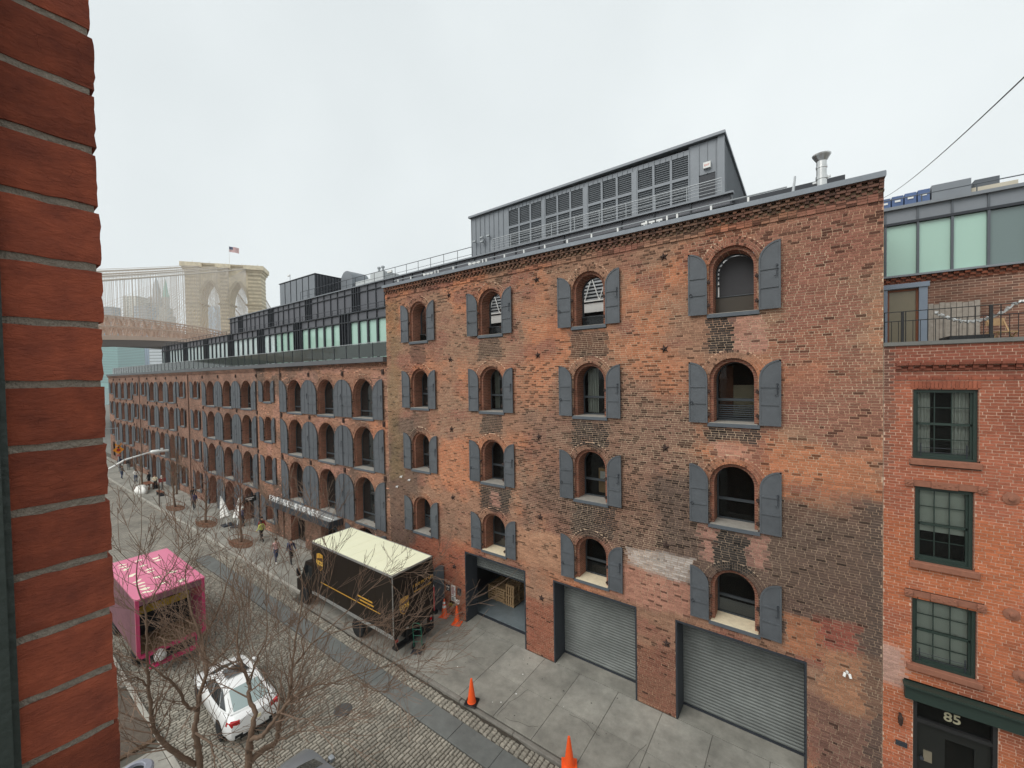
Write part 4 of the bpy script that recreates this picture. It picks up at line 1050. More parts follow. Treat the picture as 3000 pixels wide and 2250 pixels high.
# ------------------------------------------------------------------ mechanical bulkhead on the tall warehouse roof
bk = thing('rooftop_bulkhead', 'grey standing-seam rooftop plant room with four bays of louvres', 'plant room')
BY, BX0, BX1, BZ0, BZ1, BYB = 23.0, -20.1, -3.3, 20.0, 24.5, 34.5
tl = lambda x: BZ1 + .2*(x-BX0)/(BX1-BX0)
MB().box(BX0, BX1, BY+.05, BYB, BZ0, BZ1-.05).build('core', m_zincd, bk)
MB().prism([(BX0-.12, BZ1-.02), (BX1+.12, tl(BX1)-.02), (BX1+.12, tl(BX1)+.12), (BX0-.12, BZ1+.12)], 'y', BY-.22, BYB+.1).build('roof_slab', m_zinc, bk)
lv = [(-16.7, -13.93), (-13.72, -10.95), (-10.71, -7.92), (-7.68, -4.89)]
def clad(x0, x1, z0, z1, st=.42):
    n = max(1, round((x1-x0)/st)); w_ = (x1-x0)/n
    for k in range(n):
        MB().box(x0+k*w_+.012, x0+(k+1)*w_-.012, BY-.01, BY+.05, z0, z1).box(x0+k*w_-.012, x0+k*w_+.012, BY-.05, BY+.05, z0, z1).build('cladding_sheet', m_zinc, bk)
clad(BX0+.02, lv[0][0], BZ0, BZ1-.02); clad(lv[0][0], lv[-1][1], 24.22, BZ1-.02, .3)
clad(lv[-1][1], -4.42, BZ0, BZ1+.12); clad(-4.42, -3.64, 22.98, BZ1+.12); clad(-3.64, BX1-.2, BZ0, BZ1+.12)
for (a, c), (a2, c2) in zip(lv[:-1], lv[1:]): MB().box(c, a2, BY-.05, BY+.05, BZ0, 24.22).build('pilaster', m_zinc, bk)
m_lou = mat('louvre_blade', lin(138, 143, 147), .5, .2, var=.05)
m_black2 = m_black
for a, c in lv:
    lb = MB().box(a, c, BY+.2, BY+.22, BZ0, 24.22).build('louvre_bay', m_chard, bk)
    w3_ = (c-a)/3
    b = MB()
    for k in range(1, 3): b.box(a+k*w3_-.06, a+k*w3_+.06, BY-.03, BY+.12, BZ0, 24.22)
    b.box(a, a+.06, BY-.03, BY+.12, BZ0, 24.22).box(c-.06, c, BY-.03, BY+.12, BZ0, 24.22).box(a+.06, c-.06, BY-.035, BY+.11, 22.98, 23.14)
    b.build('bay_frame', m_zinc, lb)
    b = MB(); z = BZ0+.1
    while z < 24.2:
        b.quad((a, BY+.0, z), (c, BY+.0, z), (c, BY+.09, z+.075), (a, BY+.09, z+.075)).quad((a, BY+.09, z+.067), (c, BY+.09, z+.067), (c, BY+.0, z-.008), (a, BY+.0, z-.008)); z += .115
    b.build('blade', m_lou, lb, kind='stuff')
MB().box(-4.42, -3.64, BY+.02, BY+.06, BZ0, 22.98).build('door', m_chard, bk)
ex_ = MB().box(-4.2, -3.86, BY-.16, BY-.012, 23.22, 23.52).build('exit_sign', m_white, bk)
o = link('text', text_mesh('EXIT', .12, mat('red_ink', lin(216, 96, 80), .6), .002), ex_, (-4.03, BY-.164, 23.32)); o.rotation_euler = XR
b = MB(); y = BY+.3
while y < BYB: b.box(BX1, BX1+.04, y-.012, y+.012, BZ0, tl(BX1)-.05); y += .42
b.build('side_seam', m_zincd, bk); MB().box(BX1, BX1+.012, BY+.05, BYB, BZ0, tl(BX1)-.03).build('side_cladding', m_zinc, bk)
MB().box(BX1-.24, BX1+.06, BY-.07, BY+.06, BZ0, tl(BX1)-.03).build('corner_trim', m_zinc, bk)
MB().tube([(BX1+.1, 33.5, BZ0), (BX1+.1, 33.5, 25.1)], .06, 8).build('downpipe', m_galv, bk)
MB().box(-21, 1.2, UY+.2, 36, 19.2, 19.9).build('roof_deck', m_chard, up)
for x, z in ((-19.6, 22.6), (-18.9, 22.75), (-18.9, 22.45), (-18.3, 22.75)):
    f_ = thing('roof_floodlight', 'small pale floodlight on the plain end of the plant room', 'floodlight', (x, BY, z), 0, 'floodlights on the plant room')
    MB().tube([(0, -.012, 0), (0, -.22, .03)], .02, 5).build('arm', m_galv, f_); MB().box(-.14, .14, -.34, -.2, .0, .1).build('head', m_galv, f_)
# low pipe rail behind the coping of the tall warehouse, with white brackets
pr_ = thing('pipe_rail', 'low grey pipe rail on short white posts behind the tall warehouse coping', 'rail')
b = MB().tube([(-20.0, D+.35, 18.60), (-.45, D+.35, 18.66)], .024, 6); b.build('pipe', m_galv, pr_)
x = -19.6
while x < -.4: MB().box(x-.03, x+.03, D+.32, D+.38, 18.2, 18.62).build('post', m_white, pr_); x += 1.13
for cx in (-13.9, -5.0, -17.3):
    bb = MB()
    for q in range(3): bb.box(cx+q*.28, cx+q*.28+.05, D+.30, D+.36, 18.24, 18.56).box(cx+q*.28-.08, cx+q*.28+.14, D+.29, D+.35, 18.50, 18.565)
    bb.box(cx+.84, cx+.89, D+.3, D+.36, 18.24, 18.62); bb.build('bracket_set', m_white, pr_)
MB().tube([(-.3, D+.4, 18.2), (-.24, D+.4, 18.95)], .03, 6).tube([(-.36, D+.4, 18.2), (-.24, D+.4, 18.95)], .02, 6).build('end_post', m_galv, pr_)
# stainless flue
m_ss = mat('stainless_flue', lin(206, 206, 204), .25, .9, var=.08)
fl = thing('roof_flue', 'shiny stainless steel flue with conical cap on the warehouse roof', 'flue', (.46, 17.0, 18.0))
MB().box(-.5, .5, -.5, .5, -.2, .2).build('curb', m_zinc, fl)
MB().lathe([(.14, 0), (.14, 1.45), (.155, 1.46), (.155, 1.52), (.14, 1.53), (.14, 1.68)], (0, 0, 0), 20).build('pipe', m_ss, fl, smooth=False); MB().lathe([(.14, 1.68), (.25, 1.86), (.26, 1.90), (.05, 1.83)], (0, 0, 0), 20).build('cap', m_ss, fl)
MB().lathe([(.16, 1.1), (.16, 1.2)], (0, 0, 0), 20).box(.14, .24, -.03, .03, 1.12, 1.18).box(-.24, -.14, -.03, .03, 1.0, 1.06).build('band', m_ss, fl)
# second, darker plant room farther along and roof clutter
b2 = thing('dark_plant_room', 'dark seamed metal plant room standing on the long warehouse roof', 'plant room')
MB().box(-48.0, -40.4, 22.05, 26.3, 19.5, 23.45).build('core', m_chard, b2)
for k in range(6): MB().box(-48.0+k*1.267+.09, -48.0+(k+1)*1.267-.09, 21.98, 22.05, 19.6, 23.40).build('wall_panel', m_zinc, b2)
for k in range(13): MB().box(-40.4, -40.33, 22.2+k*.33, 22.26+k*.33, 19.6, 23.42).build('side_seam', m_char, b2)
MB().box(-48.05, -40.3, 21.93, 26.35, 23.45, 23.53).build('roof_trim', m_chard, b2)
cyl = thing('roof_duct', 'half-round grey metal duct hood behind the dark plant room', 'duct', (-38.2, 24.5, 22.2))
b = MB(); P = [(1.0*math.cos(math.pi*k/12), 1.0*math.sin(math.pi*k/12)) for k in range(13)]; b.prism([(p[0], p[1]+.6) for p in P]+[(-1, -2.6), (1, -2.6)], 'y', -.4, 1.6); b.build('hood', m_zinc, cyl)
MB().box(1.2, 4.0, -.2, 1.5, -2.4, .3).build('casing', mat('pale_duct', lin(196, 200, 200), .5, .3), cyl)
ah = thing('air_handler', 'pale roof air handler with twin flues near the tall warehouse', 'air handler', (-30.0, 22.3, 19.9))
MB().box(-.9, .9, -.5, 1.2, 0, 2.0).build('casing', mat('pale_duct', (0, 0, 0)), ah); MB().box(-5.5, -1.0, -.3, 1.2, 0, 1.3).build('long_casing', m_galv, ah)
for x in (-.45, .1): MB().lathe([(.10, 2.0), (.10, 2.5), (.16, 2.5), (.16, 2.62), (.1, 2.66)], (x, .1, 0), 10).build('flue', m_galv, ah)
for x, y, z in ((-46.8, 22.6, 23.5), (-25.6, 20.0, 20.0)):
    a_ = thing('roof_camera_mast', 'short roof mast carrying a small camera beside the ' + ('dark plant room' if x < -40 else 'air handler'), 'mast', (x, y, z))
    MB().tube([(0, 0, 0), (0, 0, .9)], .03, 6).build('mast', m_galv, a_); MB().box(-.5, .0, -.06, .06, .85, 1.0).build('camera', m_white, a_)
# ------------------------------------------------------------------ house behind the terrace
hb = thing('glazed_upper_house', 'brick upper storey with a band of pale green windows behind the roof terrace', 'house')
GY = 18.5
m_gb = m_brickfar
b = MB().box(3.2, 14, GY, GY+.4, 13.3, 15.62).box(1.82, 3.2, GY, GY+.4, 15.6, 15.62).box(1.82, 2.16, GY+.01, GY+.4, 13.3, 15.6); b.build('brick_wall', m_gb, hb)
ex = []
x = 1.85
while x < 12:
    for k, pr in enumerate((.04, .09, .13)):
        if (int((x-1.85)/.12)+k) % 2 == 0:
            za = 15.60+k*.075; p = [(x, za), (x+.115, za), (x+.115, za+.068), (x, za+.068)]; ex.append(([(q[0], GY-pr, q[1]) for q in p]+[(q[0], GY+.1, q[1]) for q in p], L3(122, 72, 54)*random.uniform(.6, 1.3)))
    x += .12
link('cornice', bricks_mesh('cornice', np.zeros((0, 4)), np.zeros(0), np.zeros((0, 3)), GY, m_brick, extra=ex), hb, kind='stuff')
MB().box(1.82, 14, GY-.02, GY+.4, 15.58, 15.83).build('cornice_core', m_reveal, hb); MB().box(1.82, 14, GY-.16, GY+.4, 15.83, 15.89).build('sill_trim', m_zinc, hb)
xs_ = [1.84, 2.2, 2.98, 3.75, 4.51, 5.3, 6.1, 6.9, 7.7]
for k, (a, c) in enumerate(zip(xs_[:-1], xs_[1:])):
    MB().box(a+.03, c-.03, GY+.02, GY+.05, 15.89, 17.55).build('pane', m_gpane if k < 4 else glass_mat('grey_green_glass', lin(112, 130, 128), .12), hb); MB().box(a-.03, a+.03, GY-.06, GY+.08, 15.89, 17.6).build('mullion', m_zincd, hb)
    MB().box(a+.02, c-.02, GY-.02, GY+.06, 17.64, 18.06).build('fascia_panel', m_zinc, hb); MB().box(a-.03, a+.02, GY-.06, GY+.06, 17.64, 18.06).build('rib', m_zincd, hb)
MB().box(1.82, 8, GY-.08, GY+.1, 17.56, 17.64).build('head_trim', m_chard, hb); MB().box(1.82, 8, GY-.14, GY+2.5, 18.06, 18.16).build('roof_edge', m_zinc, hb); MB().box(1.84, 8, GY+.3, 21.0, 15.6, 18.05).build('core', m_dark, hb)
rail('roof_rail', 1.9, 8, GY+.3, 18.16, 18.52, 1.45, (), m_zincd, hb, .015)
dc = MB().box(2.16, 2.25, GY-.12, GY+.05, 13.3, 15.45).box(3.0, 3.2, GY-.12, GY+.05, 13.3, 15.45).box(2.1, 3.24, GY-.16, GY+.05, 15.45, 15.6).build('door_casing', mat('blue_grey_trim', lin(128, 140, 154), .6, var=.06), hb)
MB().box(2.27, 2.98, GY-.02, GY+.01, 13.32, 15.42).build('door', mat('olive_door', lin(126, 118, 98), .35, var=.06), hb); MB().box(2.25, 2.30, GY-.05, GY-.02, 13.3, 15.42).box(2.94, 3.0, GY-.05, GY-.02, 13.3, 15.42).box(2.3, 2.94, GY-.05, GY-.02, 15.36, 15.42).build('door_frame', m_wood, hb)
fn = thing('plank_screen', 'grey weathered plank screen against the brick behind the terrace', 'screen')
m_plank = mat('weathered_plank', lin(150, 142, 132), .9, var=.25, scale=9, bump=.2)
for k in range(9): MB().box(3.22+k*.125, 3.335+k*.125, GY-.10, GY-.05, 13.3, 14.86+random.uniform(-.03, .03)).build('plank', m_plank, fn)
tr = thing('terrace_railing', 'thin black iron railing along the terrace edge above the brick house', 'railing')
b = MB(); yq = D+.14; x = 1.84; k = 0
for zq in (14.40, 14.14): tr_bar = MB().tube([(1.82, yq, zq), (9, yq, zq)], .012, 5).build('rail_bar', m_inkb, tr)
while x < 6.2:
    hgt = 14.40 if k % 3 == 0 else 14.14; MB().tube([(x, yq, 13.55), (x, yq, hgt)], .008 if k % 3 else .011, 5).build('baluster', m_inkb, tr); x += .145; k += 1
for x in (2.21, 3.85, 5.5): MB().box(x-.03, x+.03, yq-.03, yq+.03, 13.55, 14.40).build('post', m_inkb, tr)
gl_ = thing('foil_garland', 'silver foil garland sagging along the terrace railing', 'garland')
P = []
for k in range(46):
    t = k/45; x = 2.85+t*1.75; z = 14.32 - .30*math.sin(math.pi*min(1, t*1.25)) + (.22*max(0, t-.72)/.28) ; P.append((x+random.uniform(-.008, .008), yq+.12+random.uniform(-.02, .02), z+.02*math.sin(k*2.3)))
MB().tube(P, [.035+.016*math.sin(k*2.1) for k in range(46)], 6).build('strand', mat('silver_foil', lin(200, 200, 198), .35, .6, var=.25, scale=40), gl_)
MB().box(3.2, 4.0, D+.5, D+1.6, 13.3, 13.68).build('planter_box', mat('dark_planter', lin(44, 46, 48), .6), label='low dark planter trough standing on the roof terrace', category='planter')
ch_ = thing('folding_chair', 'pale wooden folding chair on the roof terrace', 'chair', (4.3, 16.6, 13.3), .4)
for s_ in (-.18, .18): MB().tube([(s_, -.2, 0), (s_, .2, .85)], .018, 5).build('leg', m_pal, ch_); MB().tube([(s_, .2, 0), (s_, -.2, .45)], .018, 5).build('leg', m_pal, ch_)
MB().box(-.2, .2, -.2, .2, .44, .47).build('seat', m_pal, ch_); MB().box(-.2, .2, .17, .2, .65, .85).build('backrest', m_pal, ch_)
# roof tanks / crates beyond
cn = thing('blue_container', 'row of blue plastic crates on the roof behind the green windows', 'container')
m_blue = mat('blue_plastic', lin(84, 104, 142), .7, var=.2)
for k in range(4): MB().box(2.4+k*.36, 2.72+k*.36, 21.6, 22.2, 18.2, 19.45+.03*k).build('crate', m_blue, cn); MB().box(2.48+k*.36, 2.64+k*.36, 21.58, 21.6, 19.22+.03*k, 19.29+.03*k).build('label_plate', m_white, cn)
ac = thing('roof_chiller', 'grey roof chiller cabinet beside the blue crates', 'chiller')
MB().box(3.85, 4.85, 21.6, 22.6, 18.2, 19.62).build('cabinet', m_zinc, ac); MB().box(4.9, 6.0, 21.8, 22.6, 18.2, 19.3).build('side_cabinet', mat('cream_cabinet', lin(196, 188, 170), .7, var=.1), ac); MB().box(5.0, 5.6, 21.9, 22.5, 19.3, 19.6).build('fan', m_zincd, ac)
# overhead cable
A_, B_ = Vector((1.86, 16.2, 17.85)), Vector((1.25, 3.4, 14.9))
pts = []
for k in range(25):
    t = k/24; p = A_.lerp(B_, t); p.z -= 0; pts.append(p)
# sag so that the cable hangs below its chord
A2 = on_wall(2588, 580, 16.2); B2 = on_wall(3000, 143, 5.0)
pts = [A2.lerp(B2, k/30*1.25) + Vector((0, 0, -.55*4*(k/30)*(1-k/30*.8)*.35)) for k in range(31)]
MB().tube(pts, .0055, 5).build('overhead_cable', m_inkb, label='thin black overhead cable running from the warehouse roof across the sky', category='cable')
# ------------------------------------------------------------------ suspension bridge beyond the roofs
m_gran = mat('bridge_granite', lin(224, 211, 184), .9, var=.18, scale=.35, bump=.0, stain=.2)
m_gran2 = mat('bridge_granite_course', lin(186, 172, 146), .9, var=.14, scale=.4)
m_deck = mat('bridge_steel', lin(190, 164, 146), .8, var=.1, scale=.3)
m_deckd = mat('bridge_underside', lin(92, 82, 76), .9, var=.1)
m_cab = mat('bridge_cable', lin(196, 186, 174), .7, var=.05)
br = thing('suspension_bridge', 'stone-towered suspension bridge with pointed arches and web of cables', 'bridge', (-311.89, 87.64, 0), math.radians(54.126))
TW, TD, TT = 40.0, 10.5, 85.6
AR = [(7.3, 17.3), (22.7, 32.7)]   # the two roadway arches across the width
ZS, ZA, ZD = 62.0, 75.5, 34.0
# tower body with two real pointed openings, built from shafts and an arched head
b = MB()
shafts = [(0, AR[0][0]), (AR[0][1], AR[1][0]), (AR[1][1], TW)]
for a, c in shafts: MB().box(a, c, 0, TD, -6, ZS).build('tower_shaft', m_gran, br)
MB().box(AR[0][0], AR[0][1], .3, TD-.3, -6, 27).build('tower_base', m_gran, br); MB().box(AR[1][0], AR[1][1], .3, TD-.3, -6, 27).build('tower_base', m_gran, br)
for a, c in AR:   # gothic head: each half is an arc struck from the far springing
    R = (ZA-ZS)**2/(2*(c-a)/2) /2 + (c-a)/4; n = 10
    def half(sgn):
        L = []
        w_ = (c-a)/2; hgt = ZA-ZS; rad = (w_*w_+hgt*hgt)/(2*w_)
        for k in range(n+1):
            z = hgt*k/n; xx = math.sqrt(max(0, rad*rad-z*z))-(rad-w_); L.append(xx)
        return L
    hw_ = half(1); mid = (a+c)/2
    for sgn in (-1, 1):
        P = [(mid+sgn*hw_[k], ZS+(ZA-ZS)*k/n) for k in range(n+1)] + [(mid, TT-4), (mid+sgn*(c-a)/2, TT-4)]
        if sgn > 0: P = P[::-1]
        MB().prism(P, 'y', .0, TD).build('arch_head', m_gran, br)
    for sgn in (-1, 1):   # moulded arch order
        q = MB()
        for k in range(n):
            x0, z0 = mid+sgn*hw_[k], ZS+(ZA-ZS)*k/n; x1, z1 = mid+sgn*hw_[k+1], ZS+(ZA-ZS)*(k+1)/n; e = 1.6
            q.quad((x0, -.5, z0), (x0+sgn*e, -.5, z0+.6), (x1+sgn*e*(1-k/n*.4), -.5, z1+.9), (x1, -.5, z1)).quad((x0, -.5, z0), (x1, -.5, z1), (x1, .2, z1), (x0, .2, z0))
        q.build('arch_order', m_gran2, br)
for a, c in shafts: MB().box(a, c, .0, TD, ZS, TT-4).build('tower_shaft', m_gran, br)
MB().box(0, TW, 0, TD, TT-4, TT).build('tower_head', m_gran, br)
for a, c in ((-.6, 6.6), (17.9, 22.1), (33.4, 40.6)):   # pilasters and their moulded caps
    MB().box(a, c, -.5, TD+.5, 27, TT-5).build('pilaster', m_gran, br)
    for k, e in enumerate((.5, 1.2, 2.0)): MB().box(a-e, c+e, -.5-e, TD+.5+e, TT-5+k*1.5, TT-3.5+k*1.5+ (1.2 if k == 2 else 0)).build('cap_moulding', m_gran2 if k == 1 else m_gran, br)
for k, e in enumerate((.4, 1.0)): MB().box(-e, TW+e, -e, TD+e, TT-1.5+k*1.2, TT-.3+k*1.2).build('cornice', m_gran2, br)
z = 30
while z < TT-6:  # coursed stone: shallow projecting bands
    for a, c in ((-.6, 6.6), (17.9, 22.1), (33.4, 40.6)): MB().box(a-.12, c+.12, -.62, TD+.62, z, z+1.1).build('stone_course', m_gran2, br)
    z += 2.35
for a, c in shafts: MB().box(a-.9, c+.9, -1.2, TD+1.2, ZS-1.2, ZS-.2).build('string_course', m_gran2, br)
# deck with stiffening trusses
s0, s1 = -230, 330
ztr = lambda s: 39.6 - .00029*s*s if s < 0 else 39.6+.004*s
def strip(off0, off1, dz0, dz1, m, name):
    b = MB(); N_ = 40
    R_ = []
    for k in range(N_+1):
        s = s0+(s1-s0)*k/N_; z = ztr(s); R_.append([(off0, s, z+dz0), (off1, s, z+dz0), (off1, s, z+dz1), (off0, s, z+dz1)])
    return b.loft(R_).build(name, m, br)
strip(6.8, 33.2, -9.8, -7.6, m_deckd, 'deck_underside'); strip(6.6, 33.4, -7.6, -6.2, m_deck, 'road_deck')
for off in (6.9, 13.5, 19.2, 20.8, 26.5, 33.1):
    strip(off-.25, off+.25, -.5, 0, m_deck, 'truss_chord'); strip(off-.2, off+.2, -3.6, -3.2, m_deck, 'truss_chord')
    b = MB(); s = s0; k = 0
    while s < s1:
        z = ztr(s); b.tube([(off, s, z-7), (off, s, z)], .16, 4, False); b.tube([(off, s, z-7 if k % 2 else z), (off, s+4, z if k % 2 else z-7)], .12, 4, False); s += 4; k += 1
    b.build('truss_web', m_deck, br, kind='stuff')
# main cables, hangers and raking stays
def cab(off, s):
    d = s-TD/2
    return (86.0 - .285*abs(d) + .00005*d*d) if d < 0 else (86.0 - .36*d + .00080*d*d)
for off in (7.4, 17.0, 23.0, 32.6):
    for dz in (0, 1.3): MB().tube([(off, s, cab(off, s)+dz*.6) for s in np.linspace(s0, 225, 60)], .32 if dz == 0 else .10, 6).build('main_cable', m_cab, br)
    b = MB(); s = s0
    while s < 225:
        z = cab(off, s)
        if z > ztr(s) and not (-2 < s < TD+2): b.tube([(off, s, z), (off, s, ztr(s)-1)], .06, 3, False)
        s += 2.3
    b.build('hanger', m_cab, br, kind='stuff')
    b = MB()
    for sg in (-1, 1):
        for k in range(1, 26):
            e = TD/2+sg*(10+k*4.6); b.tube([(off, TD/2+sg*6, 84.5), (off, e, ztr(e)-1)], .065, 3, False)
    b.build('raking_stay', m_cab, br, kind='stuff')
for x in (2, 11, 20, 29, 38): MB().tube([(x, 4, TT), (x, 4, TT+3.2)], .1, 5).build('roof_finial', m_cab, br)
fp = thing('flag_pole', 'flagpole with striped flag on top of the stone bridge tower', 'flag', tuple(Vector((-311.89, 87.64, 86.5)) + Vector((22*math.cos(.9447)-4*math.sin(.9447), 22*math.sin(.9447)+4*math.cos(.9447), 0))), math.radians(54.126))
MB().tube([(0, 0, 0), (0, 0, 13.0)], [.16, .10], 6).build('pole', m_white, fp)
fl_ = []
nx, nz_ = 16, 13
for k in range(nz_):
    b = MB(); z0 = 12.8-3.4*(k+1)/nz_; z1 = 12.8-3.4*k/nz_; x_start = 2.2 if k < 7 else 0
    for q in range(nx):
        xa, xb = .1+5.4*q/nx, .1+5.4*(q+1)/nx
        if xb <= x_start: continue
        f_ = lambda x: .35*math.sin(x*1.4); d_ = lambda x: -.14*x
        b.quad((xa, f_(xa), z0+d_(xa)), (xb, f_(xb), z0+d_(xb)), (xb, f_(xb), z1+d_(xb)), (xa, f_(xa), z1+d_(xa)))
    b.build('stripe', mat('flag_red', lin(176, 62, 70), .8) if k % 2 == 0 else mat('flag_white', lin(232, 228, 226), .8), fp)
b = MB()
for q in range(7):
    xa, xb = .1+2.15*q/7, .1+2.15*(q+1)/7; z0, z1 = 12.8-3.4*7/13, 12.8; b.quad((xa, .35*math.sin(xa*1.4)-.01, z0-.14*xa), (xb, .35*math.sin(xb*1.4)-.01, z0-.14*xb), (xb, .35*math.sin(xb*1.4)-.01, z1-.14*xb), (xa, .35*math.sin(xa*1.4)-.01, z1-.14*xa))
b.build('canton', mat('flag_blue', lin(66, 72, 104), .8), fp)

# ------------------------------------------------------------------ towers across the river
def far_tower(x0, x1, ytop, depth, colr, label, floors=0, name='office_tower', vert=0, spire=None, roofc=None, mullc=None, base=-5.0):
    """x0,x1,ytop: outline in photo pixels; depth: metres away along the view"""
    ra, rb = ray(x0, 1100), ray(x1, 1100); A = ra*depth; Bq = rb*depth
    c = Vector(((A.x+Bq.x)/2, (A.y+Bq.y)/2, 0)); wdt = (Vector((A.x, A.y, 0))-Vector((Bq.x, Bq.y, 0))).length
    top = H + (ray((x0+x1)/2, ytop)*depth).z
    ang = math.atan2(_R.y, _R.x)
    t = thing(name, label, 'skyscraper', (c.x, c.y, base), ang)
    m = mat('facade_%d_%d_%d' % colr, lin(*colr), .6, var=.06, scale=.02); h = top-base; w_ = wdt
    MB().box(-w_/2, w_/2, 0, w_*.9, 0, h).build('shaft', m, t)
    if floors:
        md = mat('glazing_%d_%d_%d' % colr, tuple(q*.55 for q in lin(*colr)), .25, var=.05, scale=.05)
        fh = h/floors
        for k in range(floors):
            if (base+(k+.9)*fh) < 12: continue
            MB().box(-w_/2-.4, w_/2+.4, -.5, w_*.9, k*fh+fh*.3, k*fh+fh*.72).build('window_band', md, t)
    if vert:
        mv_ = mat('piers_%d_%d_%d' % colr, tuple(min(.9, q*1.25) for q in lin(*colr)), .6, var=.04)
        for k in range(vert): MB().box(-w_/2+w_*(k+.5)/vert-w_/vert*.18, -w_/2+w_*(k+.5)/vert+w_/vert*.18, -1.2, 0, 0, h).build('pier', mv_, t)
    if spire:
        rc = mat('roof_%d_%d_%d' % roofc, lin(*roofc), .6, var=.05, scale=.02); n = spire
        hz = h; ww = w_
        for k in range(3):
            nh = n*(.22, .30, .48)[k]; w2_ = ww*(.74, .5, .0)[k]
            if k < 2:
                MB().box(-w2_/2, w2_/2, w_*.45-w2_/2, w_*.45+w2_/2, hz, hz+nh).build('setback', m, t)
            else:
                q = ww/2; MB().loft([[(-q, w_*.45-q, hz), (q, w_*.45-q, hz), (q, w_*.45+q, hz), (-q, w_*.45+q, hz)], [(-.6, w_*.45-.6, hz+nh), (.6, w_*.45-.6, hz+nh), (.6, w_*.45+.6, hz+nh), (-.6, w_*.45+.6, hz+nh)]]).build('spire', rc, t)
            hz += nh; ww = w2_ or ww
    return t
fw_ = lambda a: 280+a*.3888
fh_ = lambda a: 700+a*.3888
far_tower(250, fw_(172), fh_(770), 900, (118, 168, 162), 'broad teal glass tower standing beneath the bridge deck', 30)
far_tower(fw_(172), fw_(212), fh_(740), 1000, (112, 130, 148), 'slim blue grey tower between the teal and the striped tower', 34)
far_tower(fw_(212), fw_(270), fh_(750), 950, (206, 208, 204), 'white tower with dark horizontal window bands under the bridge deck', 36)
far_tower(fw_(268), fw_(335), fh_(720), 1050, (206, 202, 190), 'pale cream ribbed tower under the bridge deck', 0, vert=7)
far_tower(fw_(335), fw_(412), fh_(700), 1000, (140, 158, 178), 'blue glass tower under the bridge deck next to the cream one', 0, vert=5)
far_tower(fw_(412), fw_(530), fh_(820), 800, (198, 202, 204), 'low pale block with stepped windows beside the penthouse', 14)
far_tower(fw_(225), fw_(330), fh_(432), 1300, (190, 184, 170), 'pale stone skyscraper with crown rising over the bridge deck', 40, vert=5)
far_tower(fw_(308), fw_(398), fh_(505), 1200, (150, 154, 158), 'grey skyscraper with sloped shoulders in front of the stone one', 30)
far_tower(fw_(398), fw_(492), fh_(480), 1350, (158, 154, 150), 'tall stone skyscraper with needle spire seen through the cables', 40, vert=6, spire=88, roofc=(150, 150, 148))
far_tower(fw_(480), fw_(560), fh_(580), 1300, (170, 168, 160), 'stone skyscraper with green pyramid roof seen through the cables', 30, vert=5, spire=120, roofc=(128, 190, 172))
far_tower(fw_(60), fw_(140), fh_(512), 1250, (120, 128, 136), 'dark grey slab tower rising over the bridge deck', 34)
far_tower(fw_(845), fw_(930), fh_(510), 1400, (176, 190, 204), 'pale blue ribbed skyscraper framed in the tower arch', 0, vert=9)
far_tower(fw_(1290), fw_(1400), fh_(545), 1500, (190, 198, 200), 'faint grey skyscraper right of the stone bridge tower', 0, vert=6)
# river between the bridge and the towers
MB().quad((-2000, 300, -.2), (-420, -200, -.2), (-150, 500, -.2), (-900, 1600, -.2)).build('river', mat('river_water', lin(110, 120, 122), .15, var=.1, scale=.05), kind='structure')
# ------------------------------------------------------------------ vehicles
m_tyre = mat('tyre_rubber', (.012, .012, .012), .85, var=.1); m_rim = mat('alloy_rim', lin(150, 152, 154), .35, .8, var=.05)
m_cglass = glass_mat('car_glass', (.015, .018, .02), .25, .02); m_cglass2 = glass_mat('car_rear_glass', lin(150, 166, 164), .1, .03)
m_red = mat('tail_lamp', lin(170, 22, 26), .2, var=.1, spec=.7); m_plast = mat('black_trim', (.01, .01, .011), .5, var=.05)
def paint(name, rgb, metal=0.0, rough=.28):
    m = mat(name, rgb, rough, metal, var=.03, scale=.8, spec=.6); m.node_tree.nodes['Principled BSDF'].inputs['Coat Weight'].default_value = .6; m.node_tree.nodes['Principled BSDF'].inputs['Coat Roughness'].default_value = .08; return m
def wheel_mesh(r, w_):
    if ('wheel', r) in _cache: return _cache['wheel', r]
    t = MB().lathe([(r*.62, -w_/2), (r*.93, -w_/2), (r, -w_*.36), (r, w_*.36), (r*.93, w_/2), (r*.62, w_/2)], (0, 0, 0), 24, 'y').mesh('tyre', m_tyre)
    q = MB().lathe([(.05, -w_*.30), (r*.62, -w_*.42), (r*.64, w_*.42), (.05, w_*.30)], (0, 0, 0), 20, 'y')
    for k in range(5):
        a = 2*math.pi*k/5
        for s_ in (-1, 1):
            c_, n_ = math.cos(a), math.sin(a); y = s_*w_*.47
            q.quad((-.03*n_, y, .03*c_), (.03*n_, y, -.03*c_), (r*.6*c_+.02*n_, y, r*.6*n_-.02*c_), (r*.6*c_-.02*n_, y, r*.6*n_+.02*c_))
    _cache['wheel', r] = (t, q.mesh('rim', m_rim)); return _cache['wheel', r]
def add_wheel(t, x, y, r, w_=.2):
    a, b = wheel_mesh(r, w_); o = link('wheel', a, t, (x, y, r)); link('rim', b, o, (0, 0, 0)); return o
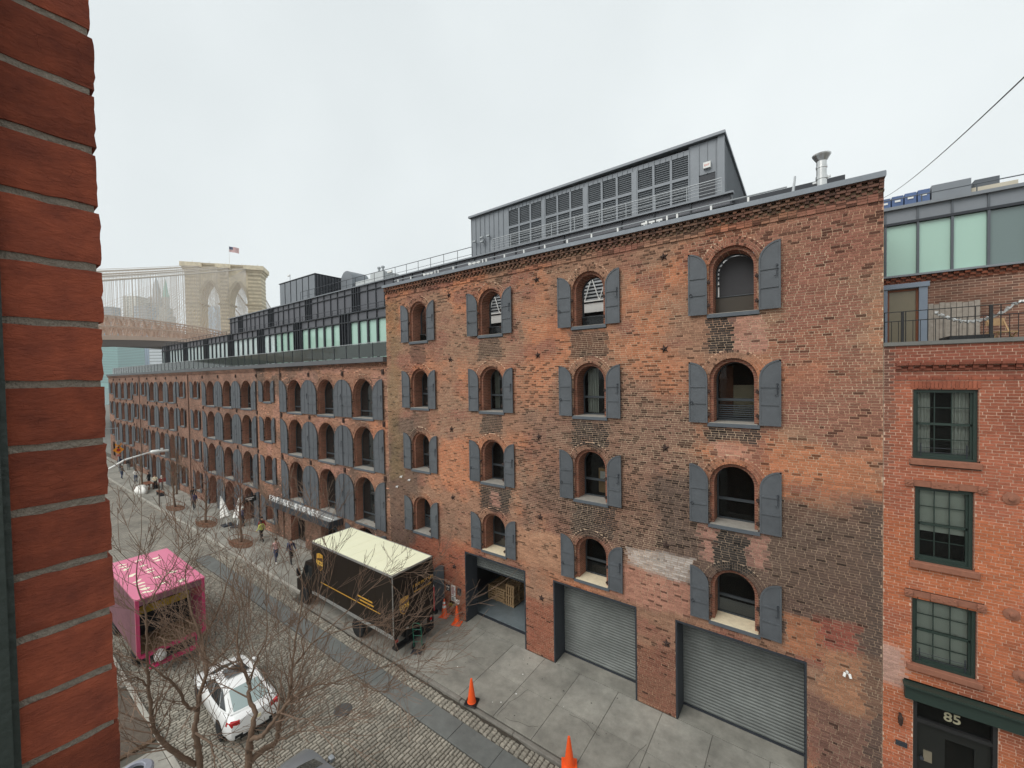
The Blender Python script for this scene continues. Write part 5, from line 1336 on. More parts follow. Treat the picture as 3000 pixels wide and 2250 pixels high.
def sedan(label, pm, loc, ang, group=None, sunroof=False, rearglass=None):
    t = thing('parked_car', label, 'car', loc, ang, group)
    st = [(-2.30, .62, .40, .62, .70), (-2.26, .76, .30, .80, .93), (-2.12, .84, .24, .88, 1.03), (-1.75, .89, .22, .90, 1.06), (-1.2, .905, .20, .90, 1.02), (-.3, .90, .20, .88, .97), (.6, .90, .20, .87, .96), (1.15, .90, .20, .86, .97), (1.65, .89, .21, .80, .89), (2.02, .84, .23, .70, .76), (2.22, .74, .27, .58, .62), (2.30, .56, .34, .48, .50)]
    R_ = []
    for x, w_, zl, zs, zt in st:
        h = [(w_*.55, zl), (w_*.90, zl+.03), (w_, zl+.16), (w_*1.0, (zl+zs)*.55), (w_*.985, zs-.04), (w_*.93, zs+(zt-zs)*.45), (w_*.70, zt-.015), (w_*.32, zt+.012)]
        R_.append([(x, y, z) for y, z in h] + [(x, -y, z) for y, z in h[::-1]])
    bo = MB().loft(R_).mesh('body', pm); smooth_by_angle(bo, 40); bd = link('body', bo, t)
    # cabin: pillars and roof in paint, panes set a few millimetres proud
    base = {'r': (-1.92, .74, 1.03), 'f': (1.12, .78, .955)}
    Bp = [(-1.95, .70, 1.045), (-1.2, .815, .985), (-.2, .83, .945), (1.18, .75, .945)]; Tp = [(-1.02, .56, 1.395), (-.72, .60, 1.425), (-.15, .615, 1.44), (.30, .58, 1.405)]
    q = MB()
    for sg in (1, -1):
        for k in range(3):
            a, b, c, d = [(p[0], sg*p[1], p[2]) for p in (Bp[k], Bp[k+1], Tp[k+1], Tp[k])]
            q.quad(*( (a, b, c, d) if sg < 0 else (d, c, b, a)))
    n = 6
    def arc(p, cr): return [(p[0]+cr[0]*(1-(2*k/n-1)**2), p[1]*(1-2*k/n), p[2]+cr[1]*(1-(2*k/n-1)**2)) for k in range(n+1)]
    rows_ = [arc(Bp[0], (-.12, .02)), arc(Tp[0], (-.05, .03)), arc(Tp[1], (0, .03)), arc(Tp[2], (0, .03)), arc(Tp[3], (.06, .03)), arc(Bp[3], (.20, .03))]
    for a, b in zip(rows_[:-1], rows_[1:]):
        for k in range(n): q.quad(a[k], a[k+1], b[k+1], b[k])
    cm = q.mesh('cabin', pm); smooth_by_angle(cm, 30); link('cabin', cm, t)
    def glass(a, b, name, m, f=(.08, .92), g=(.06, .94), up=.008):
        b_ = MB(); G_ = []
        for v in np.linspace(g[0], g[1], 5):
            row = []
            for u in np.linspace(f[0], f[1], 7):
                i = u*n; k = min(int(i), n-1); e = i-k
                P = Vector(a[k]).lerp(Vector(a[k+1]), e); Q = Vector(b[k]).lerp(Vector(b[k+1]), e); row.append(P.lerp(Q, v))
            G_.append(row)
        d1 = G_[0][-1]-G_[0][0]; d2 = G_[-1][3]-G_[0][3]; nn = d1.cross(d2).normalized(); nn = nn if nn.z > 0 else -nn
        for i in range(4):
            for j in range(6): b_.quad(*(G_[i][j]+nn*up, G_[i][j+1]+nn*up, G_[i+1][j+1]+nn*up, G_[i+1][j]+nn*up))
        b_.build(name, m, t, smooth=True)
    glass(rows_[0], rows_[1], 'rear_window', rearglass or m_cglass2); glass(rows_[5], rows_[4], 'windscreen', m_cglass)
    if sunroof: glass(rows_[3], rows_[4], 'sunroof', m_cglass, (.2, .8), (-.75, .75), .012)
    for sg in (1, -1):
        for (k, u0, u1) in ((0, .36, .97), (1, .02, .98), (2, .03, .80)):
            b_ = MB(); c_ = []
            for (u, v) in ((u0, .06), (u1, .06), (u1 if k < 2 else u1*.55, .93), (u0 if k else .70, .93)):
                P = Vector(Bp[k]).lerp(Vector(Bp[k+1]), u); Q = Vector(Tp[k]).lerp(Vector(Tp[k+1]), u); X = P.lerp(Q, v); c_.append((X.x, sg*(X.y+.007), X.z+.004))
            b_.quad(*(c_ if sg > 0 else c_[::-1])); b_.build('side_window', m_cglass, t)
        for x in (-1.38, 1.36):
            MB().lathe([(.365, .886), (.365, .909)], (x, 0, .34), 24, 'y').build('wheel_arch', m_plast, t) if sg > 0 else MB().lathe([(.365, -.909), (.365, -.886)], (x, 0, .34), 24, 'y').build('wheel_arch', m_plast, t)
            add_wheel(t, x, sg*.82, .325)
        o = MB().bbox(-.10, .10, -.07, .07, -.06, .07, .02).build('mirror', pm, t, loc=(.74, sg*.95, .985)); MB().tube([(0, 0, -.03), (.02, -sg*.12, -.05)], .02, 5).build('mirror_arm', m_plast, o)
        # wrap-round tail lamp, head lamp
        MB().loft([[(-2.285, sg*.50, .80), (-2.285, sg*.50, .92), (-2.2, sg*.50, .95), (-2.2, sg*.50, .80)], [(-2.262, sg*.745, .78), (-2.255, sg*.74, .93), (-2.1, sg*.74, .96), (-2.1, sg*.745, .8)], [(-2.02, sg*.868, .80), (-2.02, sg*.85, .90), (-1.95, sg*.8, .92), (-1.95, sg*.8, .8)]]).build('tail_lamp', m_red, t)
        MB().loft([[(2.20, sg*.50, .52), (2.17, sg*.50, .63), (2.0, sg*.5, .66), (2.0, sg*.5, .52)], [(2.0, sg*.86, .58), (1.98, sg*.83, .70), (1.8, sg*.8, .72), (1.8, sg*.84, .6)]]).build('head_lamp', mat('lamp_glass', lin(210, 214, 216), .1, var=.03, spec=.8), t)
        MB().box(-2.302, -2.2, min(sg*.42, sg*.66), max(sg*.42, sg*.66), .36, .46).build('reflector_slot', m_plast, t)
    MB().box(-2.31, -2.2, -.5, .5, .27, .36).build('diffuser', m_plast, t); MB().box(-2.312, -2.29, -.16, .16, .68, .78).build('number_plate', mat('plate_cream', lin(226, 216, 180), .5, var=.1), t)
    MB().box(2.25, 2.312, -.5, .5, .34, .46).build('grille', m_plast, t)
    for sg in (1, -1): MB().box(-.05, .12, sg*.905-.012, sg*.905+.012, .80, .83).build('door_handle', pm, t)
    return t
pw = paint('pearl_white_paint', lin(232, 232, 230)); pg = paint('silver_grey_paint', lin(150, 154, 158), .55, .3)
HD = math.pi
sedan('white sedan with a dark sunroof and red tail lamps standing on the setts', pw, (-18.42, 6.28, RZ), HD-.06, sunroof=True)
sedan('silver grey car with its bonnet behind the white sedan', pg, (-11.35, 5.72, RZ), HD-.02)
sedan('white car waiting beyond the pink truck', paint('plain_white_paint', lin(222, 224, 226)), (-35.2, 5.5, RZ), HD)

def lettering(body, size, m, parent, loc, rot, depth=.003, bold=0.0, align='CENTER', name='lettering'):
    o = link(name, text_mesh(body, size, m, depth, bold, align), parent, loc); o.rotation_euler = rot; return o
# ---- brown box van backed along the pavement
m_bro = mat('deep_brown_paint', lin(34, 27, 21), .45, var=.06, scale=2, spec=.25); m_roof = mat('translucent_roof', lin(236, 236, 206), .6, var=.04, scale=.8)
m_gold = mat('gold_vinyl', lin(206, 156, 60), .4, .1, var=.04); m_alu = mat('aluminium_trim', lin(176, 176, 172), .4, .6, var=.1)
vt = thing('box_truck', 'dark brown delivery box truck with pale roof and gold shield emblems parked on the pavement', 'truck', (-15.0, 12.54, 0), 0)
VL, VW, VZ0, VZ1 = 6.95, 1.21, 1.02, 3.90       # local: rear at x=0, runs to -x
bx = MB().bbox(-VL, 0, -VW, VW, VZ0, VZ1-.05, .03).build('cargo_box', m_bro, vt)
MB().box(-VL+.03, -.03, -VW+.03, VW-.03, VZ1-.06, VZ1).build('roof', m_roof, vt)
for s_ in (-1, 1): MB().box(-VL, 0, s_*VW-.035, s_*VW+.015, VZ1-.07, VZ1+.012).build('roof_rail', m_alu, vt)
MB().box(-.03, .015, -VW, VW, VZ1-.07, VZ1+.012).build('roof_rail', m_alu, vt); MB().box(-VL-.012, -VL+.03, -VW, VW, VZ1-.07, VZ1+.012).build('roof_rail', m_alu, vt)
for s_ in (-1, 1):
    MB().box(-VL, 0, s_*VW-.02, s_*VW+.02, VZ0-.02, VZ0+.14).build('rub_rail', m_alu, vt)
    MB().box(-VL+.9, -.9, s_*(VW+.006)-.004, s_*(VW+.006)+.004, 1.86, 1.90).build('gold_line', m_gold, vt)
MB().box(-.005, .018, -VW-.012, -VW+.03, VZ0, VZ1).build('corner_post', m_alu, vt); MB().box(-.005, .018, VW-.03, VW+.012, VZ0, VZ1).build('corner_post', m_bro, vt)
MB().box(.0, .02, -VW+.06, VW-.06, VZ0+.02, VZ1-.12).build('rear_door', m_bro, vt)
def shield(parent, loc, rot, w_, h_):
    P = []; n = 10
    P += [(-w_/2, h_*.42)]; P += [(w_*(k/6-.5), h_*(.42+.08*math.sin(math.pi*k/6)+.04*k/6)) for k in range(1, 7)]
    P += [(w_/2, -h_*.12), (w_*.38, -h_*.32), (w_*.2, -h_*.45), (0, -h_*.52), (-w_*.2, -h_*.45), (-w_*.38, -h_*.32), (-w_/2, -h_*.12)]
    o = MB().prism([(p[0], p[1]) for p in P][::-1], 'y', -.006, 0).build('emblem', m_gold, parent, loc=loc); o.rotation_euler = rot
    Q = [(p[0]*.9, p[1]*.9) for p in P]
    MB().prism(Q[::-1], 'y', -.009, -.006).build('emblem_field', mat('emblem_brown', lin(74, 48, 28), .4), o)
    top = [(-w_*.45, h_*.17)] + [(w_*.9*(k/6-.5), h_*(.20+.12*(k/6)**1.4)) for k in range(1, 7)] + [(w_*.45, h_*.40)] + [(w_*.9*(.5-k/6), h_*(.41-.02*k/6+.06*math.sin(math.pi*k/6))) for k in range(1, 7)]
    MB().prism(top[::-1], 'y', -.012, -.009).build('emblem_sweep', m_gold, o)
    l = link('lettering', text_mesh('ups', h_*.52, mat('gold_letter', lin(232, 186, 84), .4), .003, .012*h_), o, (0, -.013, -h_*.16)); l.rotation_euler = XR
    return o
shield(vt, (.024, -VW+.62, 2.28), (0, 0, math.pi/2), .52, .78)
shield(vt, (-VL+.85, -VW-.004, 2.95), (0, 0, 0), .62, .92)
lettering('1 800 PICK UPS', .20, m_gold, vt, (.024, .58, 2.86), (math.pi/2, 0, math.pi/2)); lettering('www.ups.com', .19, m_gold, vt, (.024, .55, 2.60), (math.pi/2, 0, math.pi/2))
for k in range(2): MB().box(-2.7+k*.2, -1.5+k*.1, -VW-.008, -VW-.003, 2.18-k*.16, 2.25-k*.16).build('small_print', m_gold, vt)
for k in range(1, 6):
    for s_ in (-1, 1): MB().box(-k*VL/6-.012, -k*VL/6+.012, s_*(VW+.002)-.004, s_*(VW+.002)+.004, VZ0+.15, VZ1-.09).build('panel_seam', m_bro, vt)
for k in range(1, 8): MB().box(-k*VL/8-.02, -k*VL/8+.02, -VW+.05, VW-.05, VZ1-.004, VZ1+.006).build('roof_bow', m_roof, vt)
MB().box(.02, .045, -.5, -.38, 1.12, 1.2).build('door_latch', m_alu, vt); MB().box(.02, .03, -VW+.06, VW-.06, 2.42, 2.435).build('door_seam', m_plast, vt)
P = [(-VL-2.1, .55), (-VL-2.1, 1.15), (-VL-1.55, 1.5), (-VL-1.05, 2.45), (-VL-.05, 2.55), (-VL-.05, .55)]
cb_ = MB().prism(P[::-1], 'y', -1.02, 1.02).build('cab', m_bro, vt)
MB().quad((-VL-1.54, -.9, 1.56), (-VL-1.54, .9, 1.56), (-VL-1.10, .86, 2.38), (-VL-1.10, -.86, 2.38)).build('windscreen', m_cglass, cb_)
for s_ in (-1, 1):
    b = MB(); q = [(-VL-1.4, s_*1.026, 1.52), (-VL-.35, s_*1.026, 1.52), (-VL-.35, s_*1.026, 2.3), (-VL-1.0, s_*1.026, 2.3)]; b.quad(*(q if s_ < 0 else q[::-1])).build('side_window', m_cglass, cb_)
    mi = MB().bbox(-VL-1.5, -VL-1.35, s_*1.25-.09, s_*1.25+.09, 1.6, 2.05, .02).build('mirror', m_plast, cb_); MB().tube([(-VL-1.4, s_*1.0, 1.85), (-VL-1.42, s_*1.25, 1.85)], .02, 5).build('mirror_arm', m_plast, mi)
    for x in (-VL-1.15, -2.9): add_wheel(vt, x, s_*(.98 if x < -5 else 1.0), .46, .28)
    MB().bbox(-VL-2.14, -VL-1.9, s_*.7-.2, s_*.7+.2, .62, .85, .02).build('head_lamp', mat('lamp_glass', (0, 0, 0)), cb_)
MB().box(-VL-1.9, -.2, -.45, .45, .62, VZ0).build('chassis', m_plast, vt)
b = MB().box(-.25, .06, -1.1, 1.1, .42, .52)
for y in (-1.0, -.35, .35, 1.0): b.box(-.2, -.05, y-.04, y+.04, .52, VZ0)
b.build('bumper', m_plast, vt)
b = MB()
for s_ in (.45, 1.12): b.box(.02, .08, s_-.03, s_+.03, .35, 1.05)
b.box(.02, .08, .45, 1.12, .33, .39).box(.02, .08, .45, 1.12, .66, .71).build('step_frame', m_plast, vt)
for s_ in (-1, 1): MB().box(.0, .03, s_*1.05-.08, s_*1.05+.08, .80, .92).build('tail_lamp', m_red, vt)

# hand truck, marker bar behind the van
ht = thing('hand_truck', 'green-handled hand truck standing behind the brown truck', 'hand truck', (-14.72, 12.5, 0), .5)
m_grn = mat('green_enamel', lin(38, 110, 88), .45, var=.08)
for s_ in (-.2, .2): MB().tube([(s_, 0, .12), (s_, -.06, .75), (s_, -.12, 1.25)], .018, 6).build('frame_rail', m_grn, ht); MB().lathe([(.05, -.04), (.13, -.035), (.13, .035), (.05, .04)], (s_*1.25, .05, .13), 14, 'x').build('wheel', m_tyre, ht)
MB().tube([(-.2, -.12, 1.25), (-.1, -.16, 1.36), (.1, -.16, 1.36), (.2, -.12, 1.25)], .018, 6).build('handle', m_grn, ht)
for z in (.4, .7, 1.0): MB().tube([(-.2, -.06*z, z), (.2, -.06*z, z)], .013, 6).build('crossbar', m_grn, ht)
MB().box(-.24, .24, -.36, -.02, .02, .04).build('toe_plate', m_steel, ht)
mk = thing('marker_post', 'red and white warning post by the wall behind the brown truck', 'post', (-16.35, 15.05, 0))
MB().lathe([(.22, 0), (.22, .06), (.1, .09)], (0, 0, 0), 12).build('base', m_plast, mk); MB().tube([(0, 0, .08), (0, 0, 1.4)], .045, 8).build('post', mat('marker_red', lin(206, 84, 84), .6), mk); MB().tube([(0, 0, 1.4), (.02, -.08, 1.55), (.0, -.16, 1.6)], .03, 8).build('hook', m_white, mk)

# ---- pink food truck, open at the back
m_pink = paint('pink_paint', lin(214, 92, 132), 0, .45); m_pinkd = paint('magenta_frame', lin(180, 44, 92), 0, .4); m_pinks = mat('dusty_pink_side', lin(112, 74, 82), .7, var=.2)
ft = thing('food_truck', 'pink food truck with cream roof lettering and an open dark back', 'truck', (-23.45, 5.63, RZ), 0)
FL, FW, FZ0, FZ1 = 5.75, 1.2, .98, 3.5
for s_ in (-1, 1): MB().box(-FL, 0, s_*FW-.03, s_*FW+.03, FZ0, FZ1-.06).build('side_panel', m_pinks if s_ < 0 else m_pink, ft)
MB().box(-FL, -FL+.06, -FW+.03, FW-.03, FZ0, FZ1-.06).build('front_panel', m_pink, ft)
MB().box(-FL-.05, .06, -FW-.06, FW+.06, FZ1-.06, FZ1).build('roof', m_pink, ft); MB().box(-FL, 0, -FW+.03, FW-.03, FZ0-.1, FZ0).build('floor', mat('van_floor', lin(112, 92, 64), .8, var=.2), ft)
for (y0, y1, z0, z1) in ((-FW-.05, -FW+.08, FZ0-.08, FZ1), (FW-.08, FW+.05, FZ0-.08, FZ1)): MB().box(-.06, .05, y0, y1, z0, z1-.065).build('door_frame', m_pinkd, ft)
MB().box(-.06, .05, -FW+.08, FW-.08, FZ1-.32, FZ1-.065).build('header', m_pinks, ft); MB().box(-.06, .08, -FW+.08, FW-.08, FZ0-.12, FZ0+.02).build('rear_sill', m_pinkd, ft)
MB().box(-FL+.2, -1.8, -FW+.05, FW-.05, FZ0+.01, FZ1-.3).build('galley', m_black, ft); MB().box(-1.75, -1.7, -FW+.1, FW-.1, 2.05, 2.4).build('yellow_shelf', mat('mustard', lin(168, 140, 38), .7), ft)
MB().box(-1.78, -1.0, -FW+.05, FW-.05, FZ0+.0, FZ0+.05).build('counter', mat('van_floor', (0, 0, 0)), ft)
# cream shapes of the roof sign, laid flat on the roof
m_cre = mat('cream_vinyl', lin(240, 232, 206), .5, var=.03)
random.seed(21)
for row in range(3):
    x = -FL+.5
    while x < -.6:
        wq = random.uniform(.28, .5); y = -.72+row*.62
        n = 11; an = random.uniform(-.6, .6); P = [(x+wq/2+wq*.42*math.cos(2*math.pi*k/n+an)*random.uniform(.35, 1.15), y+.2*math.sin(2*math.pi*k/n+an*2)*random.uniform(.35, 1.2)) for k in range(n)]
        if random.random() < .62: MB().prism(P, 'z', FZ1+.001, FZ1+.004).build('roof_lettering', m_cre, ft)
        x += wq+.08
b = MB().box(.02, .38, -.9, .9, .40, .44)
for y in (-.85, .85): b.box(.0, .05, y-.03, y+.03, .42, .9)
b.build('rear_step', m_pinkd, ft)
for s_ in (-1, 1):
    for x in (-FL+.6, -1.4): add_wheel(ft, x, s_*1.0, .40, .24)
MB().box(-FL+.2, -.1, -.7, .7, .45, FZ0-.1).build('chassis', m_plast, ft)
P = [(-FL-1.2, .5), (-FL-1.2, 1.2), (-FL-.75, 1.45), (-FL-.3, 2.4), (-FL, 2.45), (-FL, .5)]
cb_ = MB().prism(P[::-1], 'y', -1.05, 1.05).build('cab', m_pink, ft); MB().quad((-FL-.74, -.9, 1.5), (-FL-.74, .9, 1.5), (-FL-.34, .85, 2.3), (-FL-.34, -.85, 2.3)).build('windscreen', m_cglass, cb_)
bag = MB(); 
rr = [(.05, 0), (.2, .08), (.23, .25), (.16, .42), (.04, .52)]
MB().lathe(rr, (0, 0, 0), 10).build('rubbish_bag', mat('grey_bag', lin(190, 188, 184), .6, var=.15), loc=(-23.15, 5.1, RZ+.44+.13), label='tied pale rubbish bag on the rear step of the pink truck', category='bag')

# ------------------------------------------------------------------ traffic cones
m_or = mat('cone_orange', lin(246, 92, 34), .55, var=.06); m_refl = mat('cone_white_band', lin(236, 236, 232), .4, var=.04)
def cone(x, y, hgt, label, bands=0, dark=False, rz=.3, z=0.0):
    t = thing('traffic_cone', label, 'cone', (x, y, z), rz); w_ = hgt*.26
    MB().bbox(-w_, w_, -w_, w_, .004, .045, .012).build('base', m_plast if dark else m_or, t)
    MB().lathe([(w_*.72, .045), (w_*.66, .07), (hgt*.045, hgt-.02), (hgt*.04, hgt), (.006, hgt)], (0, 0, 0), 18).build('body', m_or, t, smooth=False)
    for k in range(bands):
        z0, z1 = hgt*(.52+.22*k), hgt*(.66+.2*k); f = lambda z: (w_*.66)+(hgt*.045-w_*.66)*(z-.07)/(hgt-.09)+.004
        MB().lathe([(f(z0)-.006, z0), (f(z0), z0), (f(z1), z1), (f(z1)-.006, z1)], (0, 0, 0), 18).build('reflective_band', m_refl, t)
cone(-15.62, 15.1, .92, 'orange traffic cone with white bands against the brick wall', 2)
cone(-14.6, 15.0, .92, 'plain orange traffic cone at the corner of the open loading bay')
cone(-10.6, 11.62, .95, 'tall plain orange cone on a black base at the kerb', 0, True)
cone(-6.25, 11.5, .98, 'bright orange red cone on the kerb before the last loading doors', 0, False, .5)
# ------------------------------------------------------------------ bare street trees
m_bark = mat('tree_bark', lin(112, 92, 76), .9, var=.25, scale=9, bump=.4, bscale=35)
m_twig = mat('twig_bark', lin(122, 100, 84), .85, var=.22, scale=3)
m_twigr = mat('russet_twig', lin(120, 82, 66), .85, var=.25, scale=3)
def smooth_poly(P, n=4):
    """Catmull-Rom through control points (position + radius)"""
    out = []
    for i in range(len(P)-1):
        p0, p1, p2, p3 = P[max(i-1, 0)], P[i], P[i+1], P[min(i+2, len(P)-1)]
        for k in range(n):
            t = k/n; out.append(tuple(.5*((2*b) + (-a+c)*t + (2*a-5*b+4*c-d)*t*t + (-a+3*b-3*c+d)*t**3) for a, b, c, d in zip(p0, p1, p2, p3)))
    out.append(P[-1]); return out
def branch(R, p, d, L, r, lvl, tw, bk, spread=.75, up=.18, rmin=.004):
    """one branch of several bends, then its own side shoots; twigs go into tw, thicker wood into bk"""
    n = 5 if lvl > 1 else 4; pts = [Vector(p)]; d = Vector(d).normalized(); rad = [r]
    for i in range(n):
        d = (d + Vector((R.uniform(-1, 1), R.uniform(-1, 1), R.uniform(-1, 1)))*.13 + Vector((0, 0, up*.5))).normalized()
        pts.append(pts[-1] + d*(L/n)); rad.append(max(rmin, r*(1-.72*(i+1)/n)))
    (bk if r > .013 else tw).tube(pts, rad, 5 if r > .013 else 3, False)
    if lvl <= 0: return
    m = 2 + (lvl > 1) + (R.random() < .6) + (lvl > 2)*2
    for k in range(m):
        t = R.uniform(.25, 1.0); i = min(int(t*n), n-1); q = pts[i].lerp(pts[i+1], t*n-i)
        dd = (pts[i+1]-pts[i]).normalized(); ax = dd.orthogonal().normalized(); ax = Matrix.Rotation(R.uniform(0, 2*math.pi), 3, dd) @ ax
        nd = (dd*math.cos(spread) + ax*math.sin(spread)*R.uniform(.6, 1.1)).normalized()
        branch(R, q, nd, L*R.uniform(.45, .72), max(rmin, rad[i]*.62), lvl-1, tw, bk, spread, up, rmin)
def px3(x, y, dep): 
    r = ray(x, y); return Vector((r.x*dep, r.y*dep, r.z*dep+H))
zc_ = lambda x, y: (320+x*.31646, 1850+y*.31646)
z2_ = lambda x, y: (280+x*.60274, 1250+y*.60274)
def traced_tree(label, base, limbs, seed, dens):
    R = random.Random(seed); t = thing('bare_tree', label, 'tree', base, 0, None)
    off = Vector(base); tk = MB(); lb = MB(); tw = MB(); bk = MB()
    for li, (kind, P) in enumerate(limbs):
        Q = []
        for e in P:
            f, x, y, dep, rp = e
            v = px3(*(f(x, y)), dep) - off; Q.append((v.x, v.y, v.z, rp))
        if kind == 'trunk': Q = [(0, 0, -.05, Q[0][3]*1.35), (Q[0][0]*.25, Q[0][1]*.25, Q[0][2]*.5, Q[0][3]*1.15)] + Q
        S_ = smooth_poly(Q, 5); pts = [Vector(q[:3]) for q in S_]; rad = [max(.006, q[3]*.76) for q in S_]
        jig = [Vector((0, 0, 0))]+[Vector((R.uniform(-1, 1), R.uniform(-1, 1), R.uniform(-1, 1)))*.015 for _ in pts[1:]]
        pts = [a+b for a, b in zip(pts, jig)]
        (tk if kind == 'trunk' else lb).tube(pts, rad, 8, True)
        n = len(pts)
        start = int(n*.45) if kind == 'trunk' else int(n*.15)
        for i in range(start, n-1):
            if R.random() > dens: continue
            dd = (pts[i+1]-pts[i]).normalized(); ax = Matrix.Rotation(R.uniform(0, 2*math.pi), 3, dd) @ dd.orthogonal().normalized()
            nd = (dd*.75 + ax*.8).normalized(); L = R.uniform(.6, 1.5)
            branch(R, pts[i], nd, L, max(.006, min(.016, rad[i]*.42)), R.choice((1, 2, 2, 2)), tw, bk, .58, .16)
        dd = (pts[-1]-pts[-2]).normalized(); branch(R, pts[-1], dd, R.uniform(.8, 1.3), rad[-1], 2, tw, bk, .6, .12)
    tko = tk.build('trunk', m_bark, t, smooth=True) if tk.v else None
    lb.build('limb', m_bark, t, smooth=True)
    c = MB(); 
    cr_ = bk.build('branches', m_twig, t, kind='stuff'); tw.build('twigs', m_twig, t, kind='stuff')
    return t
d1, d2 = 8.9, 8.0
T1 = [('trunk', [(zc_, 835, 1290, d1, .085), (zc_, 822, 1060, d1, .078), (zc_, 788, 930, d1, .07), (zc_, 815, 740, d1+.1, .062), (zc_, 850, 560, d1+.2, .055), (zc_, 905, 340, d1+.3, .045), (zc_, 850, 80, d1+.5, .036), (z2_, 455, 850, d1+.7, .024), (z2_, 440, 700, d1+.9, .014), (z2_, 490, 560, d1+1.1, .008)]),
      ('limb', [(zc_, 800, 1235, d1, .072), (zc_, 680, 1160, d1-.2, .068), (zc_, 540, 1065, d1-.4, .062), (zc_, 450, 970, d1-.5, .056), (zc_, 408, 880, d1-.6, .05), (zc_, 388, 720, d1-.7, .044), (zc_, 365, 520, d1-.8, .038), (zc_, 352, 300, d1-.9, .032), (z2_, 250, 1000, d1-1, .028), (z2_, 240, 880, d1-1, .022), (z2_, 200, 750, d1-1.1, .015), (z2_, 215, 560, d1-1.2, .008)]),
      ('limb', [(zc_, 820, 730, d1, .045), (zc_, 715, 690, d1-.3, .04), (zc_, 655, 575, d1-.5, .034), (zc_, 575, 470, d1-.7, .028), (zc_, 420, 340, d1-.9, .022), (zc_, 230, 250, d1-1.1, .016), (zc_, 60, 205, d1-1.2, .009)]),
      ('limb', [(zc_, 850, 80, d1+.5, .03), (z2_, 600, 880, d1+.6, .022), (z2_, 650, 730, d1+.8, .015), (z2_, 720, 560, d1+1, .008)]),
      ('limb', [(zc_, 790, 940, d1, .035), (zc_, 900, 1010, d1-.5, .028), (zc_, 965, 1100, d1-.8, .02), (zc_, 970, 1264, d1-1.0, .014)]),
      ('limb', [(zc_, 905, 340, d1+.3, .03), (zc_, 1050, 200, d1+.4, .022), (zc_, 1170, 40, d1+.6, .016), (z2_, 640, 960, d1+.8, .010), (z2_, 600, 640, d1+1, .006)]),
      ('limb', [(zc_, 365, 520, d1-.8, .024), (zc_, 250, 430, d1-1.0, .018), (zc_, 120, 470, d1-1.2, .012), (zc_, 60, 560, d1-1.3, .008)]),
      ('limb', [(z2_, 240, 880, d1-1, .02), (z2_, 320, 760, d1-.8, .015), (z2_, 400, 640, d1-.6, .010), (z2_, 430, 520, d1-.5, .006)])]
